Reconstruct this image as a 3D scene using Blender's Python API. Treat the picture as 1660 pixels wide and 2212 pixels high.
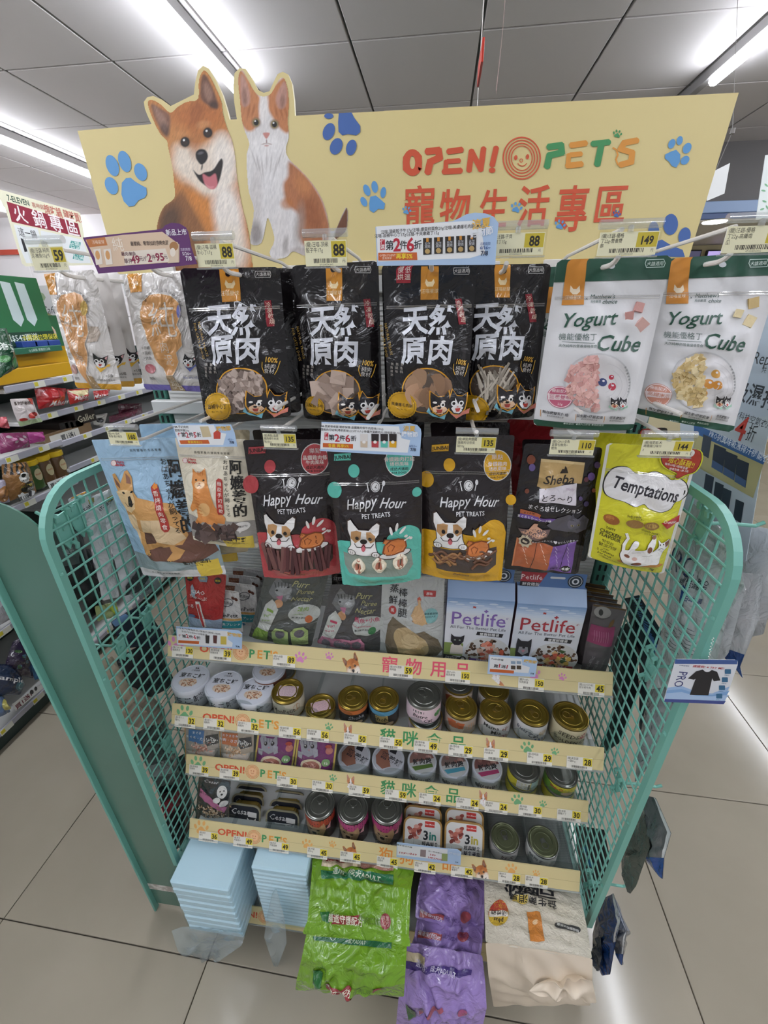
import bpy,math,random
import numpy as np
from mathutils import Matrix,Vector
from mathutils.geometry import tessellate_polygon

for o in list(bpy.data.objects):
    bpy.data.objects.remove(o)
SC=bpy.context.scene
COL=SC.collection
PI=math.pi

# ------------------------------------------------------------------ camera
FW,FH,FOC=1660,2212,902.1
CAMP=np.array([.0743,-1.0955,1.5025])
cam_d=bpy.data.cameras.new('camera')
cam_d.sensor_fit='VERTICAL';cam_d.sensor_height=24.0;cam_d.sensor_width=18.0
cam_d.lens=FOC*24.0/FH
cam_d.clip_start=.02;cam_d.clip_end=60
cam=bpy.data.objects.new('camera',cam_d);COL.objects.link(cam)
cam.location=CAMP;cam.rotation_euler=(1.1276,.0089,.122)
SC.camera=cam
CAMR=np.array(cam.rotation_euler.to_matrix())

# ------------------------------------------------------------------ world, exposure
w=bpy.data.worlds.new('world');SC.world=w;w.use_nodes= True
bg=w.node_tree.nodes['Background'];bg.inputs[0].default_value=(.86,.88,.92,1);bg.inputs[1].default_value=.30
SC.view_settings.view_transform='Standard';SC.view_settings.look='None'
SC.view_settings.gamma=1;SC.view_settings.use_curve_mapping= False
SC.view_settings.exposure=0.1
LAMP=41.0 # strength of the ceiling tubes
SC.cycles.use_denoising= True
SC.cycles.max_bounces=8;SC.cycles.transparent_max_bounces=24
SC.cycles.caustics_reflective= False;SC.cycles.caustics_refractive= False

# ------------------------------------------------------------------ small tools
def lin(h):
    if not isinstance(h,str): return h
    c=[int(h[i:i+2],16)/255 for i in (0,2,4)]
    return tuple(x/12.92 if x<=.04045 else ((x+.055)/1.055)**2.4 for x in c)

def V(ox,oy,s):
    return lambda q:(ox+q[0]/s,oy+q[1]/s)
PX=V(0,0,1)
V1=V(0,0,2);V2=V(830,0,2);V3=V(0,400,2.964);V4=V(380,460,2.677);V5=V(900,440,2.184)
V6=V(0,800,2.964);V7=V(500,880,2.677);V8=V(1060,880,2.767)
B1=V(360,1220,3.32);B2=V(820,1220,3.074);B3=V(360,1420,3.32);B4=V(820,1440,3.192)
B5=V(380,1640,3.32);B6=V(820,1660,3.32);B7=V(340,1820,2.964);B8=V(840,1820,2.964)
C1=V(0,1200,3.952);C2=V(0,1600,3.614);C3=V(1240,1260,3.952);C4=V(1240,1650,3.935)
C5=V(1460,540,4.81);C6=V(0,900,5.53);C7=V(0,600,6.385);C8=V(1440,880,4.255)
D1=V(1480,420,9.22);D2=V(0,380,7.9);D3=V(0,640,5.03);D4=V(0,860,5.03);D5=V(0,1180,4.81)
D6=V(1500,560,2.406);D7=V(1220,1220,6.917);D8=V(140,1040,5.929)

def un(q,ax,val):
    """the point of the plane (axis ax at val) that a spot of the photograph shows"""
    d=CAMR@np.array([(q[0]-FW/2)/FOC,-(q[1]-FH/2)/FOC,-1.0])
    return CAMP+(val-CAMP[ax])/d[ax]*d

def plane(y):
    return (1,y) if not isinstance(y,tuple) else y

# ------------------------------------------------------------------ materials
MATS={}
def node_mat(name,base=None,rough=.5,metal=0.0,attr=False,bump=None,coat=0.0,spec=.5,emit=None,mixnoise=None,trans=0):
    """base colour is a hex string; attr reads the ink colours of the mesh; bump=(scale, strength, distance, distortion)"""
    if name in MATS: return MATS[name]
    m=bpy.data.materials.new(name);m.use_nodes= True
    nt=m.node_tree;b=nt.nodes['Principled BSDF']
    b.inputs['Roughness'].default_value=rough;b.inputs['Metallic'].default_value=metal
    b.inputs['Specular IOR Level'].default_value=spec;b.inputs['Coat Weight'].default_value=coat
    b.inputs['Coat Roughness'].default_value=.05
    if attr:
        a=nt.nodes.new('ShaderNodeAttribute');a.attribute_name='ink'
        nt.links.new(a.outputs['Color'],b.inputs['Base Color'])
    elif base is not None:
        b.inputs['Base Color'].default_value=(*lin(base),1)
    if mixnoise:
        c2,sc,lo,hi=mixnoise
        tc=nt.nodes.new('ShaderNodeTexCoord');n=nt.nodes.new('ShaderNodeTexNoise');n.inputs['Scale'].default_value=sc
        n.inputs['Detail'].default_value=4
        mr=nt.nodes.new('ShaderNodeMapRange');mr.inputs[1].default_value=lo;mr.inputs[2].default_value=hi
        mx=nt.nodes.new('ShaderNodeMix');mx.data_type='RGBA'
        mx.inputs[6].default_value=(*lin(base),1);mx.inputs[7].default_value=(*lin(c2),1)
        nt.links.new(tc.outputs['Object'],n.inputs['Vector']);nt.links.new(n.outputs['Fac'],mr.inputs[0])
        nt.links.new(mr.outputs[0],mx.inputs[0]);nt.links.new(mx.outputs[2],b.inputs['Base Color'])
    if bump:
        tc=nt.nodes.new('ShaderNodeTexCoord');n=nt.nodes.new('ShaderNodeTexNoise')
        n.inputs['Scale'].default_value=bump[0];n.inputs['Detail'].default_value=3
        n.inputs['Distortion'].default_value=bump[3]
        bp=nt.nodes.new('ShaderNodeBump');bp.inputs['Strength'].default_value=bump[1];bp.inputs['Distance'].default_value=bump[2]
        nt.links.new(tc.outputs['Object'],n.inputs['Vector']);nt.links.new(n.outputs['Fac'],bp.inputs['Height'])
        nt.links.new(bp.outputs['Normal'],b.inputs['Normal'])
    if emit:
        b.inputs['Emission Color'].default_value=(*lin(emit[0]),1);b.inputs['Emission Strength'].default_value=emit[1]
    if trans:
        b.inputs['Transmission Weight'].default_value=trans
    MATS[name]=m
    return m

def clear_mat(name,tint='ffffff',gloss=.12,rough=.06,haze=0.0):
    """thin clear plastic: see-through, a little gloss, optional haze"""
    if name in MATS: return MATS[name]
    m=bpy.data.materials.new(name);m.use_nodes= True;nt=m.node_tree
    for n in list(nt.nodes):
        if n.type=='BSDF_PRINCIPLED':nt.nodes.remove(n)
    out=nt.nodes['Material Output']
    t=nt.nodes.new('ShaderNodeBsdfTransparent');t.inputs[0].default_value=(*lin(tint),1)
    g=nt.nodes.new('ShaderNodeBsdfGlossy');g.inputs['Roughness'].default_value=rough
    g.inputs[0].default_value=(1,1,1,1)
    d=nt.nodes.new('ShaderNodeBsdfDiffuse');d.inputs[0].default_value=(*lin(tint),1)
    lw=nt.nodes.new('ShaderNodeLayerWeight');lw.inputs[0].default_value=.25
    ma=nt.nodes.new('ShaderNodeMath');ma.operation='MULTIPLY_ADD'
    ma.inputs[1].default_value=.4;ma.inputs[2].default_value=gloss
    nt.links.new(lw.outputs['Fresnel'],ma.inputs[0])
    ge=nt.nodes.new('ShaderNodeNewGeometry');iv=nt.nodes.new('ShaderNodeMath');iv.operation='SUBTRACT';iv.inputs[0].default_value=1
    mu=nt.nodes.new('ShaderNodeMath');mu.operation='MULTIPLY' # only the outer face of the thin sheet shines
    nt.links.new(ge.outputs['Backfacing'],iv.inputs[1]);nt.links.new(iv.outputs[0],mu.inputs[1])
    m1=nt.nodes.new('ShaderNodeMixShader');m2=nt.nodes.new('ShaderNodeMixShader')
    m1.inputs[0].default_value=haze
    nt.links.new(t.outputs[0],m1.inputs[1]);nt.links.new(d.outputs[0],m1.inputs[2])
    nt.links.new(ma.outputs[0],mu.inputs[0]);nt.links.new(mu.outputs[0],m2.inputs[0]);nt.links.new(m1.outputs[0],m2.inputs[1]);nt.links.new(g.outputs[0],m2.inputs[2])
    nt.links.new(m2.outputs[0],out.inputs['Surface'])
    MATS[name]=m
    return m

M_FILM=node_mat('glossy_printed_film',attr=True,rough=.2,bump=(30,.75,.006,1.6),coat=.5)
M_FILMS=node_mat('shiny_crumpled_film',attr=True,rough=.13,bump=(24,.9,.009,2.2),coat=.5)
M_MATTE=node_mat('matte_printed_film',attr=True,rough=.42,bump=(30,.3,.003,1.0))
M_PAPER=node_mat('printed_card',attr=True,rough=.55)
M_CANP=node_mat('printed_can_label',attr=True,rough=.3)
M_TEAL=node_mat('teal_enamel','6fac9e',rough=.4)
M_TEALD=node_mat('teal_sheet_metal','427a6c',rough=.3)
M_WIRE=node_mat('white_enamel_wire','d8d5cf',rough=.35)
M_STEEL=node_mat('white_painted_steel','c9cac8',rough=.45)
M_BACK=node_mat('white_shelf_panel','cfcfcc',rough=.5)
M_CLEAR=clear_mat('clear_acrylic','eef1f1',.03,.08,.0)
M_WINDOW=clear_mat('clear_card_window','fbfbf8',.03,.1,.0)
M_CLEARH=clear_mat('hazy_clear_plastic','f0f2f2',.2,.12,.16)
M_WRAP=clear_mat('clear_wrap_film','f2f8fa',.16,.12,.10)
M_WRAPC=clear_mat('clear_crinkled_film','f2f8fa',.22,.10,.14)
M_GOLD=node_mat('gold_lacquered_tin','b59a52',rough=.3,metal=.85)
M_GOLDD=node_mat('gold_lid_tin','a18a3c',rough=.32,metal=.8)
M_SILV=node_mat('silver_tin','8f918b',rough=.3,metal=.85)
M_OLIVE=node_mat('olive_tin','6e7457',rough=.35,metal=.6)
M_LAMP=node_mat('lamp_diffuser','ffffff',rough=.5,emit=('f2f6ff',LAMP))
M_FOAM=node_mat('foam_board_edge','efe6c4',rough=.7)

# ------------------------------------------------------------------ meshes
def mk(name,verts,faces,mat,parent=None,ink=None,loc=None,smooth=False,kind=None,normals=None,faceink=None):
    me=bpy.data.meshes.new(name)
    verts=np.asarray(verts,dtype=np.float64).reshape(-1,3)
    me.from_pydata(verts.tolist(),[],faces if isinstance(faces,list) else np.asarray(faces).tolist())
    if ink is not None or faceink is not None:
        ca=me.color_attributes.new('ink','FLOAT_COLOR','POINT' if ink is not None else 'CORNER')
        if ink is not None:
            c=np.ones((len(verts),4));ii=np.asarray(ink,dtype=np.float64);c[:,:3]=ii
        else:
            c=np.ones((len(me.loops),4));k=0
            for f,fc in zip(me.polygons,faceink):
                c[k:k+f.loop_total,:3]=lin(fc);k+=f.loop_total
        ca.data.foreach_set('color',c.ravel().astype(np.float32))
    if smooth:
        me.polygons.foreach_set('use_smooth',[True]*len(me.polygons))
    if normals is not None:
        me.normals_split_custom_set_from_vertices(np.asarray(normals).tolist())
    if mat is not None:me.materials.append(mat)
    o=bpy.data.objects.new(name,me);COL.objects.link(o)
    if parent is not None:o.parent=parent
    if loc is not None:o.location=loc
    if kind:o['kind']=kind
    return o

def tag(o,label,cat,group=None,kind=None):
    o['label']=label;o['category']=cat
    if group:o['group']=group
    if kind:o['kind']=kind
    return o

def thing(name,label,cat,loc=(0,0,0),rotz=0,group=None):
    o=bpy.data.objects.new(name, None);COL.objects.link(o);o.empty_display_size=.02
    o.location=loc;o.rotation_euler=(0,0,rotz)
    return tag(o,label,cat,group)

class MB:
    """collects shapes for one mesh"""
    def __init__(s):s.v=[];s.f=[];s.c=[];s.n=0
    def add(s,v,f,c=None):
        s.v+=[tuple(map(float,p)) for p in v];s.f+=[tuple(int(i)+s.n for i in q) for q in f];s.c+=[c or 'ffffff']*len(f)
        s.n=len(s.v); return s
    def box(s,x0,y0,z0,x1,y1,z1,c=None,ch=0):
        x0,x1=sorted((x0,x1));y0,y1=sorted((y0,y1));z0,z1=sorted((z0,z1))
        if ch<=0:
            v=[(x,y,z) for z in (z0,z1) for y in (y0,y1) for x in (x0,x1)]
            return s.add(v,[(0,2,3,1),(4,5,7,6),(0,1,5,4),(2,6,7,3),(0,4,6,2),(1,3,7,5)],c)
        ch=min(ch,(x1-x0)/2.01,(y1-y0)/2.01,(z1-z0)/2.01)
        v=[];idx={}
        for i,x in enumerate((x0,x1)):
            for j,y in enumerate((y0,y1)):
                for k,z in enumerate((z0,z1)):
                    sx,sy,sz=(1-2*i)*ch,(1-2*j)*ch,(1-2*k)*ch
                    for a,p in enumerate(((x,y+sy,z+sz),(x+sx,y,z+sz),(x+sx,y+sy,z))):
                        idx[i,j,k,a]=len(v);v.append(p)
        F=[];g= lambda *t:idx[t]
        for i in (0,1):
            q=[g(i,0,0,0),g(i,1,0,0),g(i,1,1,0),g(i,0,1,0)];F.append(q[::-1] if i==0 else q)
            q=[g(0,i,0,1),g(1,i,0,1),g(1,i,1,1),g(0,i,1,1)];F.append(q if i==0 else q[::-1])
            q=[g(0,0,i,2),g(1,0,i,2),g(1,1,i,2),g(0,1,i,2)];F.append(q[::-1] if i==0 else q)
        for i in (0,1):
            for j in (0,1):
                F.append([g(i,j,0,0),g(i,j,0,1),g(i,j,1,1),g(i,j,1,0)])
                F.append([g(i,0,j,0),g(i,0,j,2),g(i,1,j,2),g(i,1,j,0)])
                F.append([g(0,i,j,1),g(0,i,j,2),g(1,i,j,2),g(1,i,j,1)])
        for i in (0,1):
            for j in (0,1):
                for k in (0,1):F.append([g(i,j,k,0),g(i,j,k,1),g(i,j,k,2)])
        return s.add(v,F,c)
    def tube(s,pts,r,n=8,c=None,cap=True,closed=False):
        P=[Vector(map(float,p)) for p in pts];N=len(P);v=[];f=[]
        up=Vector((0,0,1))
        prev= None
        for i,p in enumerate(P):
            if closed:t=(P[(i+1)%N]-P[i-1]).normalized()
            else:t=(P[min(i+1,N-1)]-P[max(i-1,0)]).normalized()
            if prev is None:
                a=t.cross(up)
                if a.length<.05:a=t.cross(Vector((0,1,0)))
            else:a=prev-t*prev.dot(t)
            a.normalize();prev=a;b=t.cross(a)
            rr=r[i] if isinstance(r,(list,tuple)) else r
            for k in range(n):
                an=2*PI*k/n;v.append(p+a*math.cos(an)*rr+b*math.sin(an)*rr)
        M=N if closed else N-1
        for i in range(M):
            for k in range(n):
                i2=(i+1)%N
                f.append((i*n+k,i*n+(k+1)%n,i2*n+(k+1)%n,i2*n+k))
        if cap and not closed:f+=[tuple(range(n))[::-1],tuple(range((N-1)*n,N*n))]
        return s.add(v,f,c)
    def bar(s,pts,w,h,c=None,side=Vector((1,0,0)),closed=False):
        """flat rectangular bar swept along pts; w along side, h across"""
        P=[Vector(map(float,p)) for p in pts];N=len(P);v=[];f=[]
        for i in range(N):
            t=(P[(i+1)%N]-P[i-1]) if closed else (P[min(i+1,N-1)]-P[max(i-1,0)])
            t.normalize();b=t.cross(side).normalized();q=P[i]
            for a,e in ((-1,-1),(1,-1),(1,1),(-1,1)):v.append(q+side*a*w/2+b*e*h/2)
        for i in range(N if closed else N-1):
            for k in range(4):
                i2=(i+1)%N;f.append((i*4+k,i*4+(k+1)%4,i2*4+(k+1)%4,i2*4+k))
        if not closed:f+=[(3,2,1,0),tuple(range(N*4-4,N*4))]
        return s.add(v,f,c)
    def lathe(s,prof,n=28,c=None,o=(0,0,0),caps=3):
        v=[];f=[]
        for r,z in prof:
            for k in range(n):
                a=2*PI*k/n;v.append((o[0]+r*math.cos(a),o[1]+r*math.sin(a),o[2]+z))
        for i in range(len(prof)-1):
            for k in range(n):f.append((i*n+k,i*n+(k+1)%n,(i+1)*n+(k+1)%n,(i+1)*n+k))
        if caps& 1:f.append(tuple(range(n))[::-1])
        if caps& 2:f.append(tuple(range((len(prof)-1)*n,len(prof)*n)))
        return s.add(v,f,c)
    def prism(s,pts,ax,a,b,c=None):
        """polygon (2D, in the two other axes) extruded from a to b along axis ax"""
        n=len(pts);v=[]
        for h in (a,b):
            for p in pts:
                q=[0,0,0];k=[i for i in range(3) if i!=ax];q[k[0]],q[k[1]]=p;q[ax]=h;v.append(q)
        f=[(i,(i+1)%n,n+(i+1)%n,n+i) for i in range(n)]
        for t in tessellate_polygon([[Vector((*p,0)) for p in pts]]):f+=[tuple(t),tuple(n+i for i in t)[::-1]]
        return s.add(v,f,c)
    def grid(s,P,c=None):
        P=np.asarray(P);a,b=P.shape[:2]
        f=[(i*b+j,i*b+j+1,(i+1)*b+j+1,(i+1)*b+j) for i in range(a-1) for j in range(b-1)]
        return s.add(P.reshape(-1,3),f,c)
    def build(s,name,mat,parent=None,loc=None,smooth=False,kind=None,ink=False):
        v=s.v
        if loc is not None and parent is None:v=np.array(s.v)-np.array(loc)
        o=mk(name,v,s.f,mat,parent,loc=loc if parent is None else None,kind=kind,faceink=s.c if ink else None)
        if smooth:
            o.data.polygons.foreach_set('use_smooth',[True]*len(o.data.polygons))
            try:o.data.set_sharp_from_angle(angle=math.radians(40))
            except Exception: pass
        return o

def rrect(x0,y0,x1,y1,r,n=5):
    out=[]
    for cx,cy,a0 in ((x1-r,y1-r,0),(x0+r,y1-r,90),(x0+r,y0+r,180),(x1-r,y0+r,270)):
        for k in range(n+1):
            a=math.radians(a0+90*k/n);out.append((cx+r*math.cos(a),cy+r*math.sin(a)))
    return out

# ------------------------------------------------------------------ lettering
_TC={}
def glyphs(s,bold=0.0,res=2):
    key=(s,round(bold,3),res)
    if key in _TC: return _TC[key]
    c=bpy.data.curves.new('lettering','FONT');c.body=s;c.size=1;c.resolution_u=res;c.offset=bold
    o=bpy.data.objects.new('lettering',c);COL.objects.link(o)
    bpy.context.view_layer.update()
    m=o.to_mesh();m.calc_loop_triangles()
    n=len(m.vertices);P=np.zeros(n*3);m.vertices.foreach_get('co',P);P=P.reshape(-1,3)[:,:2].copy()
    t=np.zeros(len(m.loop_triangles)*3,dtype=np.int32);m.loop_triangles.foreach_get('vertices',t)
    o.to_mesh_clear();bpy.data.objects.remove(o);bpy.data.curves.remove(c)
    _TC[key]=(P,t.reshape(-1,3)); return _TC[key]

# ------------------------------------------------------------------ surfaces that carry print
class Loft:
    """a soft pack: rows (left, right, plane) read off the photograph give its real outline in space; it bulges and creases"""
    def __init__(s,rows,view=PX,B=.02,prof='pouch',wr=.0008,seed=0,r=.004,back=.5,nrm=None,taper=0.0,creases=0):
        s.view=view;L=[];R_=[];s.q=[]
        for l,r_,y in rows:
            a,val=plane(y);l=view(l);r_=view(r_)
            s.q.append((l,r_));L.append(un(l,a,val));R_.append(un(r_,a,val))
        s.L=np.array(L);s.R=np.array(R_);s.q=np.array(s.q,dtype=float)
        C=(s.L+s.R)/2;d=np.r_[0,np.cumsum(np.linalg.norm(np.diff(C,axis=0),axis=1))]
        s.H=d[-1];s.t=d/d[-1];s.W=float(np.mean(np.linalg.norm(s.R-s.L,axis=1)))
        s.o=C[0].copy();s.B=B;s.prof=prof;s.wr=wr;s.r=r;s.back=back;s.flat=(B==0 and wr==0)
        if nrm is None:
            N=[]
            for i in range(len(rows)):
                a=max(i-1,0);b=min(i+1,len(rows)-1)
                n=np.cross(s.R[i]-s.L[i],C[b]-C[a]);n=-n/np.linalg.norm(n)
                if n@(CAMP-C[i])<0:n=-n
                N.append(n)
            s.N=np.array(N)
        else:s.N=np.array([nrm]*len(rows),dtype=float)
        g=random.Random(seed);s.k=[]
        for i in range(6):
            wl=g.uniform(.02,.07);a=g.uniform(0,PI);s.k.append((2*PI/wl*math.cos(a),2*PI/wl*math.sin(a),g.uniform(0,6.3),g.uniform(.4,1)))
        s.cr=[(g.uniform(.2,.8),g.uniform(.15,.9),g.uniform(0,PI),g.uniform(.03,.08),g.choice((-1,1))) for _ in range(creases)]
        s.taper=taper
    def _i(s,A,v): return np.stack([np.interp(v,s.t,A[:,k]) for k in range(3)],-1)
    def env(s,v):
        ss= lambda a,b:(lambda x:x*x*(3-2*x))(np.clip((v-a)/(b-a),0,1))
        if s.prof=='pouch': return ss(.08,.55)*(1-.55*ss(.9,1.0))+.02
        if s.prof=='pillow': return np.clip(np.sin(PI*np.clip(v,0,1)),0,1)**.6
        if s.prof=='top': return ss(0,.4)*(1-ss(.85,1))
        return np.ones_like(v)
    def pos(s,u,v,off=0.0):
        u=np.asarray(u,float);v=np.asarray(v,float);vc=np.clip(v,0,1)
        L=s._i(s.L,vc);R_=s._i(s.R,vc);N=s._i(s.N,vc);N=N/np.linalg.norm(N,axis=-1,keepdims=True)
        dd=np.minimum(vc,1-vc)*s.H;rr=s.r
        ins=np.where(dd<rr,rr-np.sqrt(np.clip(rr*rr-(rr-dd)**2,0, None)),0)/s.W
        e=s.env(vc)
        ins=ins+s.taper*e
        uu=.5+(u-.5)*(1-2*ins)
        base=L+(R_-L)*uu[..., None]
        x=np.clip(np.abs(2*u-1),0,1);x=np.clip((x-.0)/.93,0,1)
        h=(1-x**2.4);b=s.B*e*np.clip(h,0, None)**.9
        if s.wr:
            U=u*s.W;W_=v*s.H;n=0
            for kx,ky,ph,am in s.k:n=n+am*(1-2*np.sqrt(np.sin((kx*U+ky*W_)*.5+ph)**2+.04))
            b=b+s.wr*n*np.clip(e+.25,0,1)*np.clip(h*1.5,0,1)
            for cu,cv,an,ln,sg in s.cr:
                du=(u-cu)*s.W;dv=(v-cv)*s.H
                al=du*math.cos(an)+dv*math.sin(an);ac=-du*math.sin(an)+dv*math.cos(an)
                b=b+sg*s.wr*3.5*np.exp(-(al/ln)**2)*(np.exp(-(ac/.0075)**2)-.4*np.exp(-(ac/.02)**2))*np.clip(h,0,1)
        return base-s.o+N*(b+off)[..., None]
    def backpos(s,u,v):
        P=s.pos(u,v);vc=np.clip(v,0,1);N=s._i(s.N,vc);N=N/np.linalg.norm(N,axis=-1,keepdims=True)
        x=np.clip(np.abs(2*u-1)/.93,0,1);h=1-x**2.4
        return P-N*(s.B*(1+s.back)*s.env(vc)*h**.9+.0012*np.clip(h*8,0,1))[..., None]
    def uv(s,q):
        """where on the pack a spot of the photograph lies"""
        q=np.asarray(q,float).reshape(-1,2);n=len(s.q);U=np.zeros(len(q));VV=np.zeros(len(q));done=np.zeros(len(q),bool)
        for i in range(n-1):
            (a,b),(c,d)=s.q[i],s.q[i+1]
            u=np.full(len(q),.5);v=np.full(len(q),.5)
            for _ in range(8):
                F=(1-v)[:, None]*(a+(b-a)*u[:, None])+v[:, None]*(c+(d-c)*u[:, None])-q
                Ju=(1-v)[:, None]*(b-a)+v[:, None]*(d-c)
                Jv=(c+(d-c)*u[:, None])-(a+(b-a)*u[:, None])
                det=Ju[:,0]*Jv[:,1]-Ju[:,1]*Jv[:,0]
                u=u-(F[:,0]*Jv[:,1]-F[:,1]*Jv[:,0])/det;v=v-(Ju[:,0]*F[:,1]-Ju[:,1]*F[:,0])/det
            ok=~done&((v<=1)|(i==n-2))
            U[ok]=u[ok];VV[ok]=s.t[i]+(s.t[i+1]-s.t[i])*v[ok];done|=ok
        return np.stack([U,VV],-1)
    def ppm(s,q):
        """photo px per metre across the pack near a spot"""
        v=s.uv([q])[0,1];i=int(np.clip(np.searchsorted(s.t,v)-1,0,len(s.t)-1))
        return np.linalg.norm(s.q[i][1]-s.q[i][0])/np.linalg.norm(s.R[i]-s.L[i])
    def body(s,name,mat,parent,color,nu=40,nv=54):
        u=np.linspace(0,1,nu);v=np.unique(np.r_[np.linspace(0,1,nv),s.t,s.r/s.H*.3,s.r/s.H,1-s.r/s.H,1-s.r/s.H*.3])
        UU,VV=np.meshgrid(u,v);F=s.pos(UU,VV);K=s.backpos(UU,VV)
        m=MB();m.grid(F);m.grid(K[:,::-1])
        nn=len(v)
        for i in range(nn-1):
            a,b=i*nu,(i+1)*nu;o_=nn*nu
            m.f.append((a,b,o_+b+nu-1,o_+a+nu-1));m.f.append((a+nu-1,o_+a,o_+b,b+nu-1));m.c+=['ffffff']*2
        for j in range(nu-1):
            o_=nn*nu;m.f.append((j+1,j,o_+nu-1-j,o_+nu-2-j));m.c.append('ffffff')
            b=(nn-1)*nu;m.f.append((b+j,b+j+1,o_+b+nu-2-j,o_+b+nu-1-j));m.c.append('ffffff')
        ob=mk(name,m.v,m.f,mat,parent,ink=np.tile(lin(color),(len(m.v),1)),smooth=True)
        try:ob.data.set_sharp_from_angle(angle=math.radians(60))
        except Exception: pass
        return ob

class Flat:
    """a flat rectangle in space: origin, x axis, up axis; local units metres; sheet() maps the photograph onto it"""
    def __init__(s,o,ex,ez,rel=None):
        s.O=np.array(o,float);s.ex=np.array(ex,float);s.ez=np.array(ez,float)
        s.ex/=np.linalg.norm(s.ex);s.ez/=np.linalg.norm(s.ez);s.n=np.cross(s.ex,s.ez);s.n/=np.linalg.norm(s.n)
        if False: pass
        s.o=np.array(rel if rel is not None else o,float);s.W=1;s.H=1;s.flat= True
        s.view=PX
    def toward(s):
        if s.n@(CAMP-s.O)<0:s.n=-s.n
        return s
    def pos(s,u,v,off=0.0):
        return s.O-s.o+s.ex*np.asarray(u)[..., None]-s.ez*np.asarray(v)[..., None]+s.n*(off+0*np.asarray(u))[..., None]
    def uv(s,q):
        q=np.asarray(q,float).reshape(-1,2);out=[]
        d=np.stack([(q[:,0]-FW/2)/FOC,-(q[:,1]-FH/2)/FOC,-np.ones(len(q))],-1)@CAMR.T
        t=((s.O-CAMP)@s.n)/(d@s.n);P=CAMP+d*t[:, None]-s.O
        return np.stack([P@s.ex,-(P@s.ez)],-1)
    def ppm(s,q):
        a=s.uv([q,(q[0]+1,q[1])]); return 1/np.linalg.norm(a[1]-a[0])

class Tin:
    """side of a can: u metres round the front, v metres down from the top"""
    def __init__(s,R,h):s.R=R;s.h=h;s.W=1;s.H=1;s.flat= False;s.o=np.zeros(3);s.view= None;s.turn=0
    def pos(s,u,v,off=0.0):
        a=np.asarray(u)/s.R+s.turn;r=s.R+off
        return np.stack([np.sin(a)*r,-np.cos(a)*r,s.h-np.asarray(v)],-1)

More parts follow.
